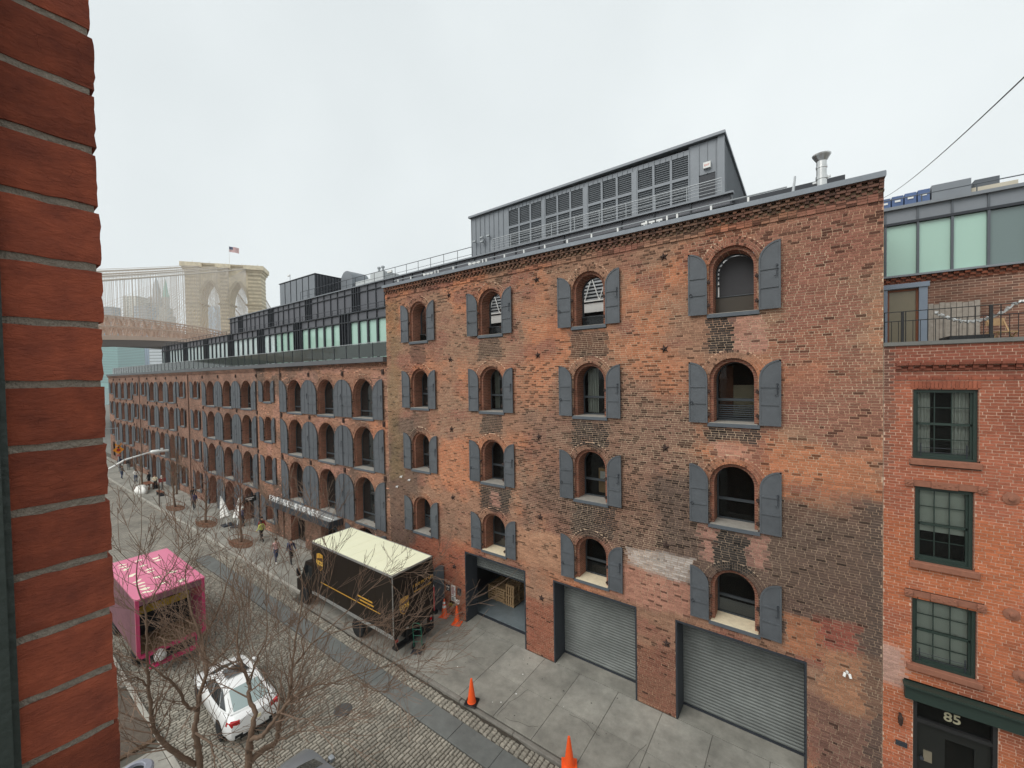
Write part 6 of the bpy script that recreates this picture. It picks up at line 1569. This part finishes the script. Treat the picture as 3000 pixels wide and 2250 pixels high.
T2 = [('trunk', [(zc_, 1285, 1290, d2, .095), (zc_, 1300, 1060, d2, .082), (zc_, 1320, 900, d2, .068), (zc_, 1350, 760, d2+.1, .058), (zc_, 1298, 620, d2+.2, .052), (zc_, 1290, 470, d2+.3, .045), (zc_, 1235, 340, d2+.4, .038), (zc_, 1195, 200, d2+.5, .03), (zc_, 1180, 50, d2+.6, .025), (z2_, 700, 900, d2+.8, .018), (z2_, 665, 760, d2+1, .012), (z2_, 720, 620, d2+1.2, .007)]),
      ('limb', [(zc_, 1310, 1200, d2, .08), (zc_, 1440, 1085, d2+.2, .07), (zc_, 1545, 1030, d2+.3, .062), (zc_, 1560, 930, d2+.35, .056), (zc_, 1590, 790, d2+.4, .05), (zc_, 1645, 650, d2+.5, .045), (zc_, 1680, 500, d2+.6, .038), (zc_, 1690, 340, d2+.7, .032), (z2_, 985, 960, d2+1.0, .024), (z2_, 1005, 820, d2+1.2, .018), (z2_, 980, 650, d2+1.4, .012), (z2_, 900, 480, d2+1.6, .007)]),
      ('limb', [(zc_, 1310, 1000, d2, .06), (zc_, 1420, 960, d2-.2, .052), (zc_, 1520, 840, d2-.3, .046), (zc_, 1600, 720, d2-.3, .04), (zc_, 1720, 600, d2-.2, .03), (zc_, 1860, 510, d2, .022), (zc_, 2050, 480, d2+.2, .016), (zc_, 2212, 470, d2+.4, .010), (z2_, 1420, 1160, d2+.6, .007)]),
      ('limb', [(zc_, 1295, 480, d2+.3, .03), (zc_, 1345, 320, d2+.1, .024), (zc_, 1400, 170, d2, .018), (zc_, 1460, 30, d2, .013), (z2_, 830, 780, d2+.1, .009), (z2_, 860, 620, d2+.2, .006)]),
      ('limb', [(zc_, 1690, 340, d2+.7, .026), (zc_, 1800, 200, d2+.8, .02), (zc_, 1790, 60, d2+.9, .015), (z2_, 1100, 900, d2+1.0, .011), (z2_, 1150, 700, d2+1.2, .007)]),
      ('limb', [(z2_, 945, 1190, d2+.7, .026), (z2_, 1050, 1060, d2+.9, .02), (z2_, 1160, 960, d2+1.1, .016), (z2_, 1290, 830, d2+1.3, .012), (z2_, 1400, 740, d2+1.5, .008), (z2_, 1500, 690, d2+1.6, .005)]),
      ('limb', [(z2_, 1060, 1045, d2+.9, .016), (z2_, 1200, 985, d2+1, .013), (z2_, 1350, 960, d2+1.2, .010), (z2_, 1480, 985, d2+1.3, .008), (z2_, 1590, 960, d2+1.4, .005)]),
      ('limb', [(z2_, 950, 1340, d2+.5, .022), (z2_, 1100, 1270, d2+.6, .017), (z2_, 1240, 1210, d2+.8, .014), (z2_, 1390, 1170, d2+.9, .010), (z2_, 1530, 1110, d2+1.0, .007), (z2_, 1650, 1020, d2+1.1, .004)]),
      ('limb', [(zc_, 1560, 1000, d2+.3, .028), (zc_, 1640, 985, d2+.2, .024), (zc_, 1740, 930, d2+.1, .018), (zc_, 1850, 850, d2, .012), (zc_, 1940, 790, d2, .007)]),
      ('limb', [(z2_, 1240, 1210, d2+.8, .012), (z2_, 1380, 1290, d2+.7, .009), (z2_, 1500, 1240, d2+.8, .006)]),
      ('limb', [(zc_, 1235, 340, d2+.4, .026), (zc_, 1080, 330, d2+.2, .018), (zc_, 960, 300, d2, .012), (zc_, 850, 220, d2-.2, .008)]),
      ('limb', [(z2_, 985, 960, d2+1, .02), (z2_, 1080, 830, d2+1.1, .014), (z2_, 1130, 640, d2+1.3, .009), (z2_, 1100, 520, d2+1.4, .006)])]
b1 = px3(*zc_(835, 1290), d1); b2 = px3(*zc_(1285, 1290), d2)
traced_tree('bare tree with a wide sweeping limb beside the planting bed', (b1.x, b1.y, 0), T1, 3, .62)
traced_tree('bare tree with a forked trunk in front of the white sedan', (b2.x, b2.y, 0), T2, 5, .66)
# smaller trees down the far pavement, each in an oval earth pit with a low rusty guard
m_earth = mat('pit_earth', lin(110, 82, 64), .95, var=.3, scale=5, bump=.4, bscale=20); m_rust = mat('rusty_guard', lin(122, 74, 52), .85, var=.3, scale=9)
def street_tree(x, y, hgt, seed, label, m_):
    R = random.Random(seed); t = thing('bare_tree', label, 'tree', (x, y, 0), 0, 'young bare trees along the far pavement')
    tk = MB(); tw = MB(); bk = MB(); P = [Vector((0, 0, -.05))]
    for k in range(6): P.append(P[-1]+Vector((R.uniform(-.08, .08), R.uniform(-.08, .08), hgt*.13)))
    tk.tube(P, [.11, .10, .09, .08, .07, .06, .05], 8); tk.build('trunk', m_bark, t, smooth=True)
    for i in range(2, 7):
        for q in range(2):
            a = R.uniform(0, 2*math.pi); branch(R, P[i], (math.cos(a), math.sin(a), .95), hgt*R.uniform(.26, .42), .035, 2, tw, bk, .6, .25, .007)
    branch(R, P[-1], (0, 0, 1), hgt*.4, .045, 3, tw, bk, .6, .2, .007)
    bk.build('branches', m_, t, kind='stuff'); tw.build('twigs', m_, t, kind='stuff')
def pit(x, y, rx, ry, label):
    t = thing('tree_pit', label, 'tree pit', (x, y, 0), 0, 'oval tree pits on the far pavement')
    P = [(rx*math.cos(2*math.pi*k/28), ry*math.sin(2*math.pi*k/28)) for k in range(28)]
    b = MB(); n = 28; b.v = [(p[0], p[1], .012) for p in P]+[(p[0]*.5, p[1]*.5, .10) for p in P]+[(0, 0, .13)]
    b.f = [(k, (k+1) % n, n+(k+1) % n, n+k) for k in range(n)]+[(n+k, n+(k+1) % n, 2*n) for k in range(n)]; b.build('earth', m_earth, t, smooth=True)
    MB().tube([(p[0], p[1], .34) for p in P]+[(P[0][0], P[0][1], .34)], .022, 6).build('guard_rail', m_rust, t)
    for k in range(0, 28, 2): MB().tube([(P[k][0], P[k][1], -.02), (P[k][0], P[k][1], .34)], .014, 5).build('guard_post', m_rust, t)
near_of = {-35.8: 'the canopy', -43.3: 'the folded white umbrella', -51.4: 'the seated people', -63.8: 'the far crossing'}
for k, (x, y) in enumerate(((-35.8, 12.95), (-43.3, 13.0), (-51.4, 12.9), (-63.8, 12.95))):
    pit(x, y, 1.45, .66, 'oval earth tree pit with low rusty guard nearest ' + near_of[x])
    street_tree(x, y, (4.6, 4.6, 4.8, 5.2)[k], 40+k, 'slender bare tree growing from the pit nearest ' + near_of[x], m_twigr if k < 2 else m_twig)
street_tree(-57.5, 14.6, 5.6, 51, 'leaning bare tree close to the long warehouse wall', m_twig)
#street_tree(-72.0, 14.3, 6.4, 52, 'bare shrub-like tree against the far end of the long warehouse', m_twig)
# ------------------------------------------------------------------ people
def person(label, loc, face, pose, cols, hgt=1.72, hat=None, bag=None, held=None):
    """one continuous skinned body; cols: top, legs, shoes, skin, hair (linear rgb)"""
    k = hgt/1.72; s = 1
    J = {'pelvis': (0, 0, .93), 'waist': (0, .0, 1.08), 'chest': (0, .0, 1.28), 'neck': (0, .01, 1.46), 'head': (0, .03, 1.56), 'crown': (0, .03, 1.70)}
    A = dict(lsh=(.17, 0, 1.40), lel=(.22, .02, 1.13), lwr=(.23, .08, .90), lha=(.23, .11, .80), rsh=(-.17, 0, 1.40), rel=(-.22, .02, 1.13), rwr=(-.23, .08, .90), rha=(-.23, .11, .80),
             lhi=(.09, 0, .90), lkn=(.10, .03, .50), lan=(.10, 0, .09), lto=(.11, .16, .04), rhi=(-.09, 0, .90), rkn=(-.10, .03, .50), ran=(-.10, 0, .09), rto=(-.11, .16, .04))
    if pose == 'walk': A.update(lkn=(.10, .16, .52), lan=(.10, .20, .10), lto=(.11, .36, .05), rkn=(-.09, -.04, .50), ran=(-.09, -.30, .14), rto=(-.09, -.17, .04), lwr=(.23, -.10, .92), lel=(.22, -.06, 1.14), lha=(.23, -.12, .83), rwr=(-.23, .22, .95), rha=(-.23, .29, .88))
    if pose == 'fold': A.update(lel=(.24, .08, 1.15), lwr=(.06, .22, 1.13), lha=(-.03, .24, 1.15), rel=(-.24, .08, 1.15), rwr=(-.06, .24, 1.10), rha=(.04, .25, 1.12))
    if pose == 'sit':
        for q in J: J[q] = (J[q][0], J[q][1], J[q][2]-.44)
        for q in list(A):
            x, y, z = A[q]; A[q] = (x, y, z-.44)
        A.update(lkn=(.11, .44, .50), lan=(.11, .42, .09), lto=(.12, .58, .04), rkn=(-.11, .44, .50), ran=(-.11, .42, .09), rto=(-.12, .58, .04), lel=(.24, .10, .72), lwr=(.16, .32, .70), lha=(.14, .40, .71), rel=(-.24, .10, .72), rwr=(-.16, .32, .70), rha=(-.14, .40, .71))
    P = {**J, **A}; nm = list(P); ix = {n: i for i, n in enumerate(nm)}
    E_ = [('pelvis', 'waist'), ('waist', 'chest'), ('chest', 'neck'), ('neck', 'head'), ('head', 'crown'), ('pelvis', 'lhi'), ('pelvis', 'rhi'), ('chest', 'lsh'), ('chest', 'rsh')]
    for c in 'lr': E_ += [(c+'sh', c+'el'), (c+'el', c+'wr'), (c+'wr', c+'ha'), (c+'hi', c+'kn'), (c+'kn', c+'an'), (c+'an', c+'to')]
    rad = dict(pelvis=(.15, .11), waist=(.135, .10), chest=(.16, .11), neck=(.055, .055), head=(.078, .095), crown=(.055, .065))
    for c in 'lr': rad.update({c+'sh': (.07, .07), c+'el': (.05, .05), c+'wr': (.033, .033), c+'ha': (.035, .022), c+'hi': (.10, .10), c+'kn': (.065, .065), c+'an': (.045, .05), c+'to': (.04, .03)})
    me = bpy.data.meshes.new('body'); me.from_pydata([tuple(v*k for v in P[n]) for n in nm], [(ix[a], ix[b]) for a, b in E_], [])
    o = bpy.data.objects.new('body', me); COL.objects.link(o); md = o.modifiers.new('s', 'SKIN'); md.use_smooth_shade = True
    for i, n in enumerate(nm): me.skin_vertices[0].data[i].radius = (rad[n][0]*k, rad[n][1]*k); me.skin_vertices[0].data[i].use_root = (n == 'pelvis')
    o.modifiers.new('d', 'SUBSURF').levels = 1
    dg = bpy.context.evaluated_depsgraph_get(); dg.update(); bm = bpy.data.meshes.new_from_object(o.evaluated_get(dg)); bpy.data.objects.remove(o)
    at = bm.attributes.new('bcol', 'FLOAT_COLOR', 'FACE'); V = np.array([v.co for v in bm.vertices]); top, leg, shoe, skin, hair = cols
    segs = [(np.array(P[a])*k, np.array(P[b])*k, a, b) for a, b in E_]; data = []
    for p in bm.polygons:
        c = V[list(p.vertices)].mean(0); best = (9, None)
        for a, b, na, nb in segs:
            ab = b-a; t = np.clip(np.dot(c-a, ab)/np.dot(ab, ab), 0, 1); d_ = np.linalg.norm(c-a-ab*t)
            if d_ < best[0]: best = (d_, na, nb, t)
        _, na, nb, t = best
        if nb == 'crown' or nb == 'head': col = hair if (c[2] > (P['head'][2]+.055)*k or c[1] < P['head'][1]*k-.02) else skin
        elif nb[1:] == 'ha': col = skin
        elif na == 'neck' : col = skin
        elif nb[1:] == 'to': col = shoe
        elif nb[1:] in ('kn', 'an', 'hi') or (na == 'pelvis' and t < .35): col = leg
        else: col = top
        data += [*col, 1]
    at.data.foreach_set('color', data); bm.materials.append(mat('cloth', (1, 1, 1), .85, var=.12, scale=14, attr='bcol'))
    t = thing('person', label, 'person', loc, face); link('body', bm, t)
    hz = P['head'][2]*k; hy = P['head'][1]*k; m_skin = mat('skin_%d' % int(skin[0]*1000), tuple(skin), .6, var=.04)
    MB().lathe([(.004, .125), (.016, .10), (.004, .08)], (0, hy, hz-.0), 6, 'y').build('nose', m_skin, t)
    hm = mat('hair_%d' % int(hair[0]*1000), tuple(hair), .8, var=.15, scale=30)
    MB().loft([[(.088*k*f*math.cos(a), hy-.012+.104*k*f*math.sin(a), hz+z*k) for a in np.linspace(0, 2*math.pi, 11)[:-1]] for f, z in ((.97, .05), (1.0, .09), (.85, .14), (.5, .17), (.1, .18))]).build('hat' if hat else 'hair', mat('hat_%d' % int(hat[0]*1000), hat, .8) if hat else hm, t, smooth=True)
    if bag: MB().bbox(-.14, .14, -.30, -.12, 1.02*k, 1.42*k, .04).build('backpack', mat('pack_%d' % int(bag[0]*1000), bag, .8, var=.1), t)
    if held: MB().bbox(-.40, -.20, .05, .30, .38*k, .80*k, .02).build('carried_bag', mat('bag_%d' % int(held[0]*1000), held, .8, var=.1), t)
    return t
SK1, SK2, HB, HD_, HG = lin(206, 160, 134), lin(140, 96, 74), lin(40, 32, 28), lin(28, 24, 24), lin(120, 110, 100)
JN, BK, WH, NV, GY_, RD, SHW = lin(58, 70, 96), lin(34, 34, 38), lin(222, 218, 210), lin(44, 46, 78), lin(120, 118, 116), lin(150, 50, 46), lin(210, 206, 200)
person('person in a pale jacket and jeans facing the road with a pale carrier bag', (-73.2, 12.9, 0), -1.2, 'walk', (GY_, JN, BK, SK1, HB), held=WH)
person('person in a white top and jeans with folded arms', (-68.8, 13.4, 0), -1.4, 'fold', (WH, JN, BK, SK2, HD_))
person('person in dark clothes standing by the diamond warning sign', (-79.2, 14.7, 0), 1.2, 'stand', (BK, GY_, BK, SK1, HD_), bag=BK)
person('person in a dark coat walking beside the long warehouse', (-82.0, 14.3, 0), 1.6, 'walk', (NV, BK, BK, SK1, HB))
person('person in black standing beside the cafe table', (-65.2, 13.9, 0), 2.2, 'stand', (BK, BK, BK, SK1, HD_))
person('person in a cream top at the cafe table', (-62.6, 13.9, 0), -2.2, 'fold', (lin(212, 200, 172), BK, BK, SK1, HB))
person('person in a white top and cap beside the cafe table', (-61.2, 14.2, 0), 2.6, 'stand', (WH, GY_, BK, SK1, HG), hat=WH)
person('person in a purple blue jacket walking past the tree pits', (-49.1, 13.8, 0), 1.5, 'walk', (lin(72, 62, 108), BK, BK, SK1, HD_), bag=NV)
person('person with a backpack near the purple jacket, in black', (-51.8, 14.5, 0), -1.5, 'walk', (BK, JN, WH, SK2, HD_))
person('person with a white cap standing in the arched shop doorway', (-39.8, 14.6, 0), -.2, 'stand', (NV, BK, BK, SK1, HG), hat=WH)
person('person in a yellow green vest walking under the hanging sign', (-34.7, 14.0, 0), 1.9, 'walk', (lin(196, 202, 110), BK, BK, SK1, HB))
person('person in a red top beside the yellow green vest', (-35.6, 14.4, 0), -1.4, 'walk', (RD, BK, WH, SK1, HB))
person('person in a pale pink top and jeans in front of the brown truck', (-29.9, 12.95, 0), -1.6, 'walk', (lin(214, 170, 166), JN, WH, SK1, HB))
person('person in dark blue walking behind the pink top', (-28.9, 13.5, 0), -1.6, 'walk', (NV, BK, BK, SK1, HD_), bag=JN)
# ------------------------------------------------------------------ cafe table, umbrella, small street furniture
ct = thing('cafe_table', 'brown wooden cafe table among the standing people', 'table', (-63.4, 13.4, 0))
MB().bbox(-.9, .9, -.4, .4, .70, .75, .01).build('tabletop', m_wood, ct)
for x in (-.75, .75):
    for y in (-.3, .3): MB().box(x-.03, x+.03, y-.03, y+.03, 0, .70).build('leg', m_wood, ct)
def bench(x, y, label):
    t = thing('bench', label, 'bench', (x, y, 0)); 
    for q in range(3): MB().box(-.8, .8, -.2+q*.14, -.08+q*.14, .42, .46).build('slat', m_wood, t)
    for sx in (-.6, .6): MB().box(sx-.03, sx+.03, -.18, .2, 0, .42).build('leg', m_steel, t)
bench(-63.4, 14.1, 'brown slatted bench behind the cafe table'); bench(-58.6, 13.4, 'brown slatted bench between the tree pits')
def folded_umbrella(x, y, ang, label, lean=.5):
    t = thing('folded_umbrella', label, 'umbrella', (x, y, 0), ang)
    d_ = Vector((math.sin(lean), 0, math.cos(lean))); 
    MB().tube([Vector((0, 0, .05)), d_*2.7], .03, 6).build('pole', m_white, t)
    R_ = []
    for k, (h_, r_) in enumerate(((.75, .30), (1.1, .26), (1.6, .20), (2.1, .13), (2.5, .06), (2.65, .02))):
        c = d_*h_; u = d_.orthogonal().normalized(); v = d_.cross(u); R_.append([tuple(c+(u*math.cos(a)+v*math.sin(a))*r_*(1+.35*(j % 2))) for j, a in enumerate(np.linspace(0, 2*math.pi, 17)[:-1])])
    MB().loft(R_).build('canopy', mat('white_canvas', lin(232, 230, 224), .9, var=.06), t); MB().bbox(-.4, .4, -.4, .4, 0, .12, .02).build('base', m_steel, t)
folded_umbrella(-41.2, 13.9, math.pi, 'folded white canvas umbrella leaning over beside the tree pits'); folded_umbrella(-40.2, 14.3, 2.4, 'second folded white umbrella leaning the other way', .3)
wb = thing('covered_furniture', 'heap of outdoor furniture under white sheeting on the pavement', 'covered heap', (-62.0, 12.5, 0))
rings = []
for k, (z, f) in enumerate(((0, 1), (.35, .95), (.62, .7), (.8, .3), (.84, .05))): rings.append([(1.3*f*math.cos(a)*(1+.12*math.sin(3*a+k)), .55*f*math.sin(a)*(1+.15*math.cos(4*a)), z+.06*math.sin(5*a)*(k > 0)) for a in np.linspace(0, 2*math.pi, 21)[:-1]])
MB().loft(rings).build('sheet', mat('white_canvas', (0, 0, 0)), wb, smooth=True)
# diamond warning sign on its post, with a signal arm behind
sg = thing('warning_sign', 'orange diamond warning sign with a red disc on a grey post', 'sign', (-80.7, 13.95, 0), math.pi/2)
MB().tube([(0, 0, 0), (0, 0, 6.2)], .07, 8).build('post', m_galv, sg); MB().box(-.18, .18, -.16, .02, 3.7, 4.2).build('cabinet', m_galv, sg)
m_sig = mat('sign_orange', lin(240, 152, 26), .5, var=.03)
MB().prism([(-.62, 0), (0, -.62), (.62, 0), (0, .62)], 'y', -.11, -.09).build('panel', m_sig, sg, loc=(0, 0, 2.95))
MB().lathe([(.22, -.125), (.22, -.112)], (0, 0, 2.92), 18, 'y').build('disc', mat('sign_red', lin(176, 26, 26), .5), sg); MB().prism([(-.10, 0), (.10, 0), (.10, .16), (.17, .16), (0, .30), (-.17, .16), (-.10, .16)][::-1], 'y', -.124, -.112).build('arrow', m_inkb, sg, loc=(0, 0, 3.16))
MB().box(-.34, .34, -.11, -.09, 3.56, 3.86).build('upper_plate', m_sig, sg); MB().box(-.2, .2, -.11, -.09, 2.0, 2.3).build('lower_plate', mat('faded_red', lin(190, 110, 100), .6), sg)
MB().tube([(0, 0, 6.1), (-3.6, 0, 6.25)], .05, 6).build('arm', m_galv, sg)
ps = thing('parking_sign', 'small red parking sign on a thin dark post near the tree pits', 'sign', (-53.4, 12.15, 0), math.pi/2)
MB().tube([(0, 0, 0), (0, 0, 2.9)], .035, 6).build('post', m_iron, ps); MB().box(-.05, .55, -.03, -.01, 2.45, 2.85).build('plate', mat('sign_faded_red', lin(150, 70, 62), .6, var=.1), ps)
# street lamp: pole hidden by the brick pier, arm reaching over the road
la = thing('street_lamp', 'pale cobra-head street lamp arm reaching over the road', 'street lamp', (-25.0, 3.45, 0))
m_lamp = mat('pale_lamp_paint', lin(214, 214, 210), .45, .2, var=.04)
MB().tube([(0, 0, 0), (0, 0, 8.3)], [.11, .07], 10).build('pole', m_lamp, la)
tip = on_wall(*(310+960*.13562, 1280+330*.13562), 5.35) - Vector((-25.0, 3.45, 0))
MB().tube([(0, 0, 8.3), (0.02, .25, 8.8), (.05, .7, 9.05), (tip.x*.55, tip.y*.55, tip.z-.22), tuple(tip)], [.055, .05, .045, .04, .035], 8).build('arm', m_lamp, la, smooth=True)
t2 = on_wall(*(310+1362*.13562, 1280+290*.13562), 6.05) - Vector((-25.0, 3.45, 0))
a = Vector(tip); d_ = (t2-a); u = Vector((1, 0, 0)); R_ = []
for f, w_, h_ in ((0, .06, .06), (.12, .12, .09), (.45, .14, .09), (.5, .11, .06), (.95, .10, .05), (1.0, .03, .03)):
    c = a+d_*f; R_.append([tuple(c+u*w_*math.cos(q)+Vector((0, 0, 1))*h_*math.sin(q)) for q in np.linspace(0, 2*math.pi, 11)[:-1]])
MB().loft(R_).build('lamp_head', m_lamp, la, smooth=True); MB().box(-.04, .04, -.04, .04, 0, .09).build('photocell', m_lamp, la, loc=tuple(a+d_*.62+Vector((0, 0, .05))))
# large round litter bin on the near pavement
lbn = thing('litter_bin', 'large round grey litter bin with a dark opening on the near pavement', 'litter bin', (-16.7, 2.95, 0))
m_bin = mat('grey_bin', lin(146, 148, 158), .6, var=.1)
MB().lathe([(.40, 0), (.44, .05), (.46, .72), (.48, .74), (.48, .79), (.43, .85), (.28, .90), (.26, .89), (.25, .80)], (0, 0, 0), 26).build('drum', m_bin, lbn, smooth=False); MB().lathe([(.25, .66), (.25, .805), (.0, .806)], (0, 0, 0), 20).build('liner', m_plast, lbn)
pl_ = thing('stone_block', 'grey stone block lying in the bare planting bed', 'block', (-21.6, 3.0, 0))
MB().bbox(-.35, .35, -.12, .12, .0, .10, .03).build('block', mat('grey_stone_block', lin(120, 114, 106), .9, var=.2), pl_, rotz=.7)
# ------------------------------------------------------------------ brick window jamb beside the lens
JX, JY1, JY0 = -.745, .119, .030
own = thing('brick_pier', 'red brick window jamb with grey mortar joints beside the dark green window casing', 'brick pier', (0, 0, 0))
m_jm = mat('grey_mortar', lin(140, 130, 118), .95, var=.22, scale=60, bump=.6, bscale=220)
MB().box(-1.2, JX-.0032, JY0-.2, JY1-.004, 0, 20).build('mortar_core', m_jm, own)
MB().box(-4.5, -1.2, -.5, JY1-.01, 0, 20).build('wall_body', m_brickfar, own)
def jamb_mat():
    m = bpy.data.materials.new('pressed_red_brick'); m.use_nodes = True; t = m.node_tree; N = t.nodes; L = t.links; b = N['Principled BSDF']; b.inputs['Roughness'].default_value = .9; b.inputs['Specular IOR Level'].default_value = .2
    g = N.new('ShaderNodeNewGeometry'); oi = N.new('ShaderNodeObjectInfo')
    n1 = N.new('ShaderNodeTexNoise'); n1.inputs['Scale'].default_value = 22; n1.inputs['Detail'].default_value = 8; n1.inputs['Roughness'].default_value = .6; L.new(g.outputs['Position'], n1.inputs['Vector'])
    c = N.new('ShaderNodeValToRGB'); e = c.color_ramp.elements; e[0].position = .3; e[0].color = (*lin(118, 64, 52), 1); e[1].position = .7; e[1].color = (*lin(166, 88, 64), 1); L.new(n1.outputs['Fac'], c.inputs[0])
    hv = N.new('ShaderNodeHueSaturation'); mr = N.new('ShaderNodeMapRange'); mr.inputs[3].default_value = .72; mr.inputs[4].default_value = 1.12; L.new(oi.outputs['Random'], mr.inputs[0]); L.new(mr.outputs[0], hv.inputs['Value']); L.new(c.outputs[0], hv.inputs['Color']); L.new(hv.outputs[0], b.inputs['Base Color'])
    mp = N.new('ShaderNodeMapping'); mp.inputs['Scale'].default_value = (1, 1, 2.6); L.new(g.outputs['Position'], mp.inputs[0])
    n2 = N.new('ShaderNodeTexNoise'); n2.inputs['Scale'].default_value = 90; n2.inputs['Detail'].default_value = 8; n2.inputs['Roughness'].default_value = .7; n2.inputs['Distortion'].default_value = .6; L.new(mp.outputs[0], n2.inputs['Vector'])
    vo = N.new('ShaderNodeTexVoronoi'); vo.feature = 'DISTANCE_TO_EDGE'; vo.inputs['Scale'].default_value = 26; n3 = N.new('ShaderNodeTexNoise'); n3.inputs['Scale'].default_value = 30; L.new(mp.outputs[0], n3.inputs['Vector']); mxv = N.new('ShaderNodeVectorMath'); mxv.operation = 'MULTIPLY_ADD'; mxv.inputs[1].default_value = (.04, .04, .04); L.new(n3.outputs['Color'], mxv.inputs[0]); L.new(mp.outputs[0], mxv.inputs[2]); L.new(mxv.outputs[0], vo.inputs['Vector'])
    cr_ = N.new('ShaderNodeMapRange'); cr_.inputs[1].default_value = 0; cr_.inputs[2].default_value = .02; cr_.inputs[3].default_value = -.25; cr_.inputs[4].default_value = 0; L.new(vo.outputs['Distance'], cr_.inputs[0])
    gate = N.new('ShaderNodeTexNoise'); gate.inputs['Scale'].default_value = 14; L.new(g.outputs['Position'], gate.inputs['Vector']); gr = N.new('ShaderNodeMapRange'); gr.inputs[1].default_value = .55; gr.inputs[2].default_value = .62; L.new(gate.outputs['Fac'], gr.inputs[0]); mm = N.new('ShaderNodeMath'); mm.operation = 'MULTIPLY'; L.new(cr_.outputs[0], mm.inputs[0]); L.new(gr.outputs[0], mm.inputs[1])
    ad = N.new('ShaderNodeMath'); L.new(n2.outputs['Fac'], ad.inputs[0]); L.new(mm.outputs[0], ad.inputs[1])
    bp = N.new('ShaderNodeBump'); bp.inputs['Strength'].default_value = .8; bp.inputs['Distance'].default_value = .005; L.new(ad.outputs[0], bp.inputs['Height']); L.new(bp.outputs[0], b.inputs['Normal']); return m
m_jb = jamb_mat()
cz = .0752; z = H-1.05; R = random.Random(9)
while z < H+1.0:
    b = MB(); ny, nz_ = 10, 8; h_ = cz-.0092+R.uniform(-.0008, .0008); y0, y1 = JY0-.06, JY1+R.uniform(-.002, .002); x0 = JX+R.uniform(-.0015, .0015)
    ph = R.uniform(0, 9)
    def P_(i, j):
        y = y0+(y1-y0)*i/ny; zz = h_*j/nz_; e = 0
        if j in (0, nz_): zz += .0006*math.sin(y*120+ph)+R.uniform(-.0006, .0006)
        edge = .0009 if (j in (0, nz_) or i == ny) else 0
        return (x0-edge+R.uniform(-.0005, .0005), y+(R.uniform(-.0016, .0004) if i == ny else 0), zz)
    G_ = [[P_(i, j) for j in range(nz_+1)] for i in range(ny+1)]; base_ = len(b.v)
    idx = {}
    for i in range(ny+1):
        for j in range(nz_+1): idx[i, j] = len(b.v); b.v.append(G_[i][j])
    for i in range(ny):
        for j in range(nz_): b.f.append((idx[i, j], idx[i+1, j], idx[i+1, j+1], idx[i, j+1]))
    # outer face and top/bottom
    for j in range(nz_):
        a_, c_ = G_[ny][j], G_[ny][j+1]; b.quad(a_, (x0-.20, y1, a_[2]), (x0-.20, y1, c_[2]), c_)
    for i in range(ny):
        a_, c_ = G_[i][nz_], G_[i+1][nz_]; b.quad(a_, c_, (x0-.2, c_[1], c_[2]), (x0-.2, a_[1], a_[2])); a_, c_ = G_[i][0], G_[i+1][0]; b.quad(c_, a_, (x0-.2, a_[1], a_[2]), (x0-.2, c_[1], c_[2]))
    b.build('brick', m_jb, own, loc=(0, 0, z)); z += cz
# green-black window casing against the jamb
wc = thing('window_casing', 'dark green painted window casing against the brick jamb', 'window frame')
MB().box(JX-.02, JX+.022, -.12, JY0, H-2, H+2).build('stile', mat('green_black_paint', lin(52, 60, 56), .5, var=.15, scale=30, bump=.2, bscale=60), wc)
MB().box(JX-.02, JX+.010, JY0, JY0+.006, H-2, H+2).build('bead', mat('green_black_paint', (0, 0, 0)), wc)
# ------------------------------------------------------------------ damp air over the river
hz_ = MB().box(-1700, 260, -260, 1650, -6.5, 330).build('haze', None, kind='stuff')
hm = bpy.data.materials.new('thin_haze'); hm.use_nodes = True; t = hm.node_tree; t.nodes.clear(); o_ = t.nodes.new('ShaderNodeOutputMaterial'); v = t.nodes.new('ShaderNodeVolumePrincipled')
v.inputs['Color'].default_value = (.93, .96, .97, 1); v.inputs['Density'].default_value = .00024; v.inputs['Anisotropy'].default_value = .2; t.links.new(v.outputs[0], o_.inputs['Volume'])
hz_.data.materials.append(hm)
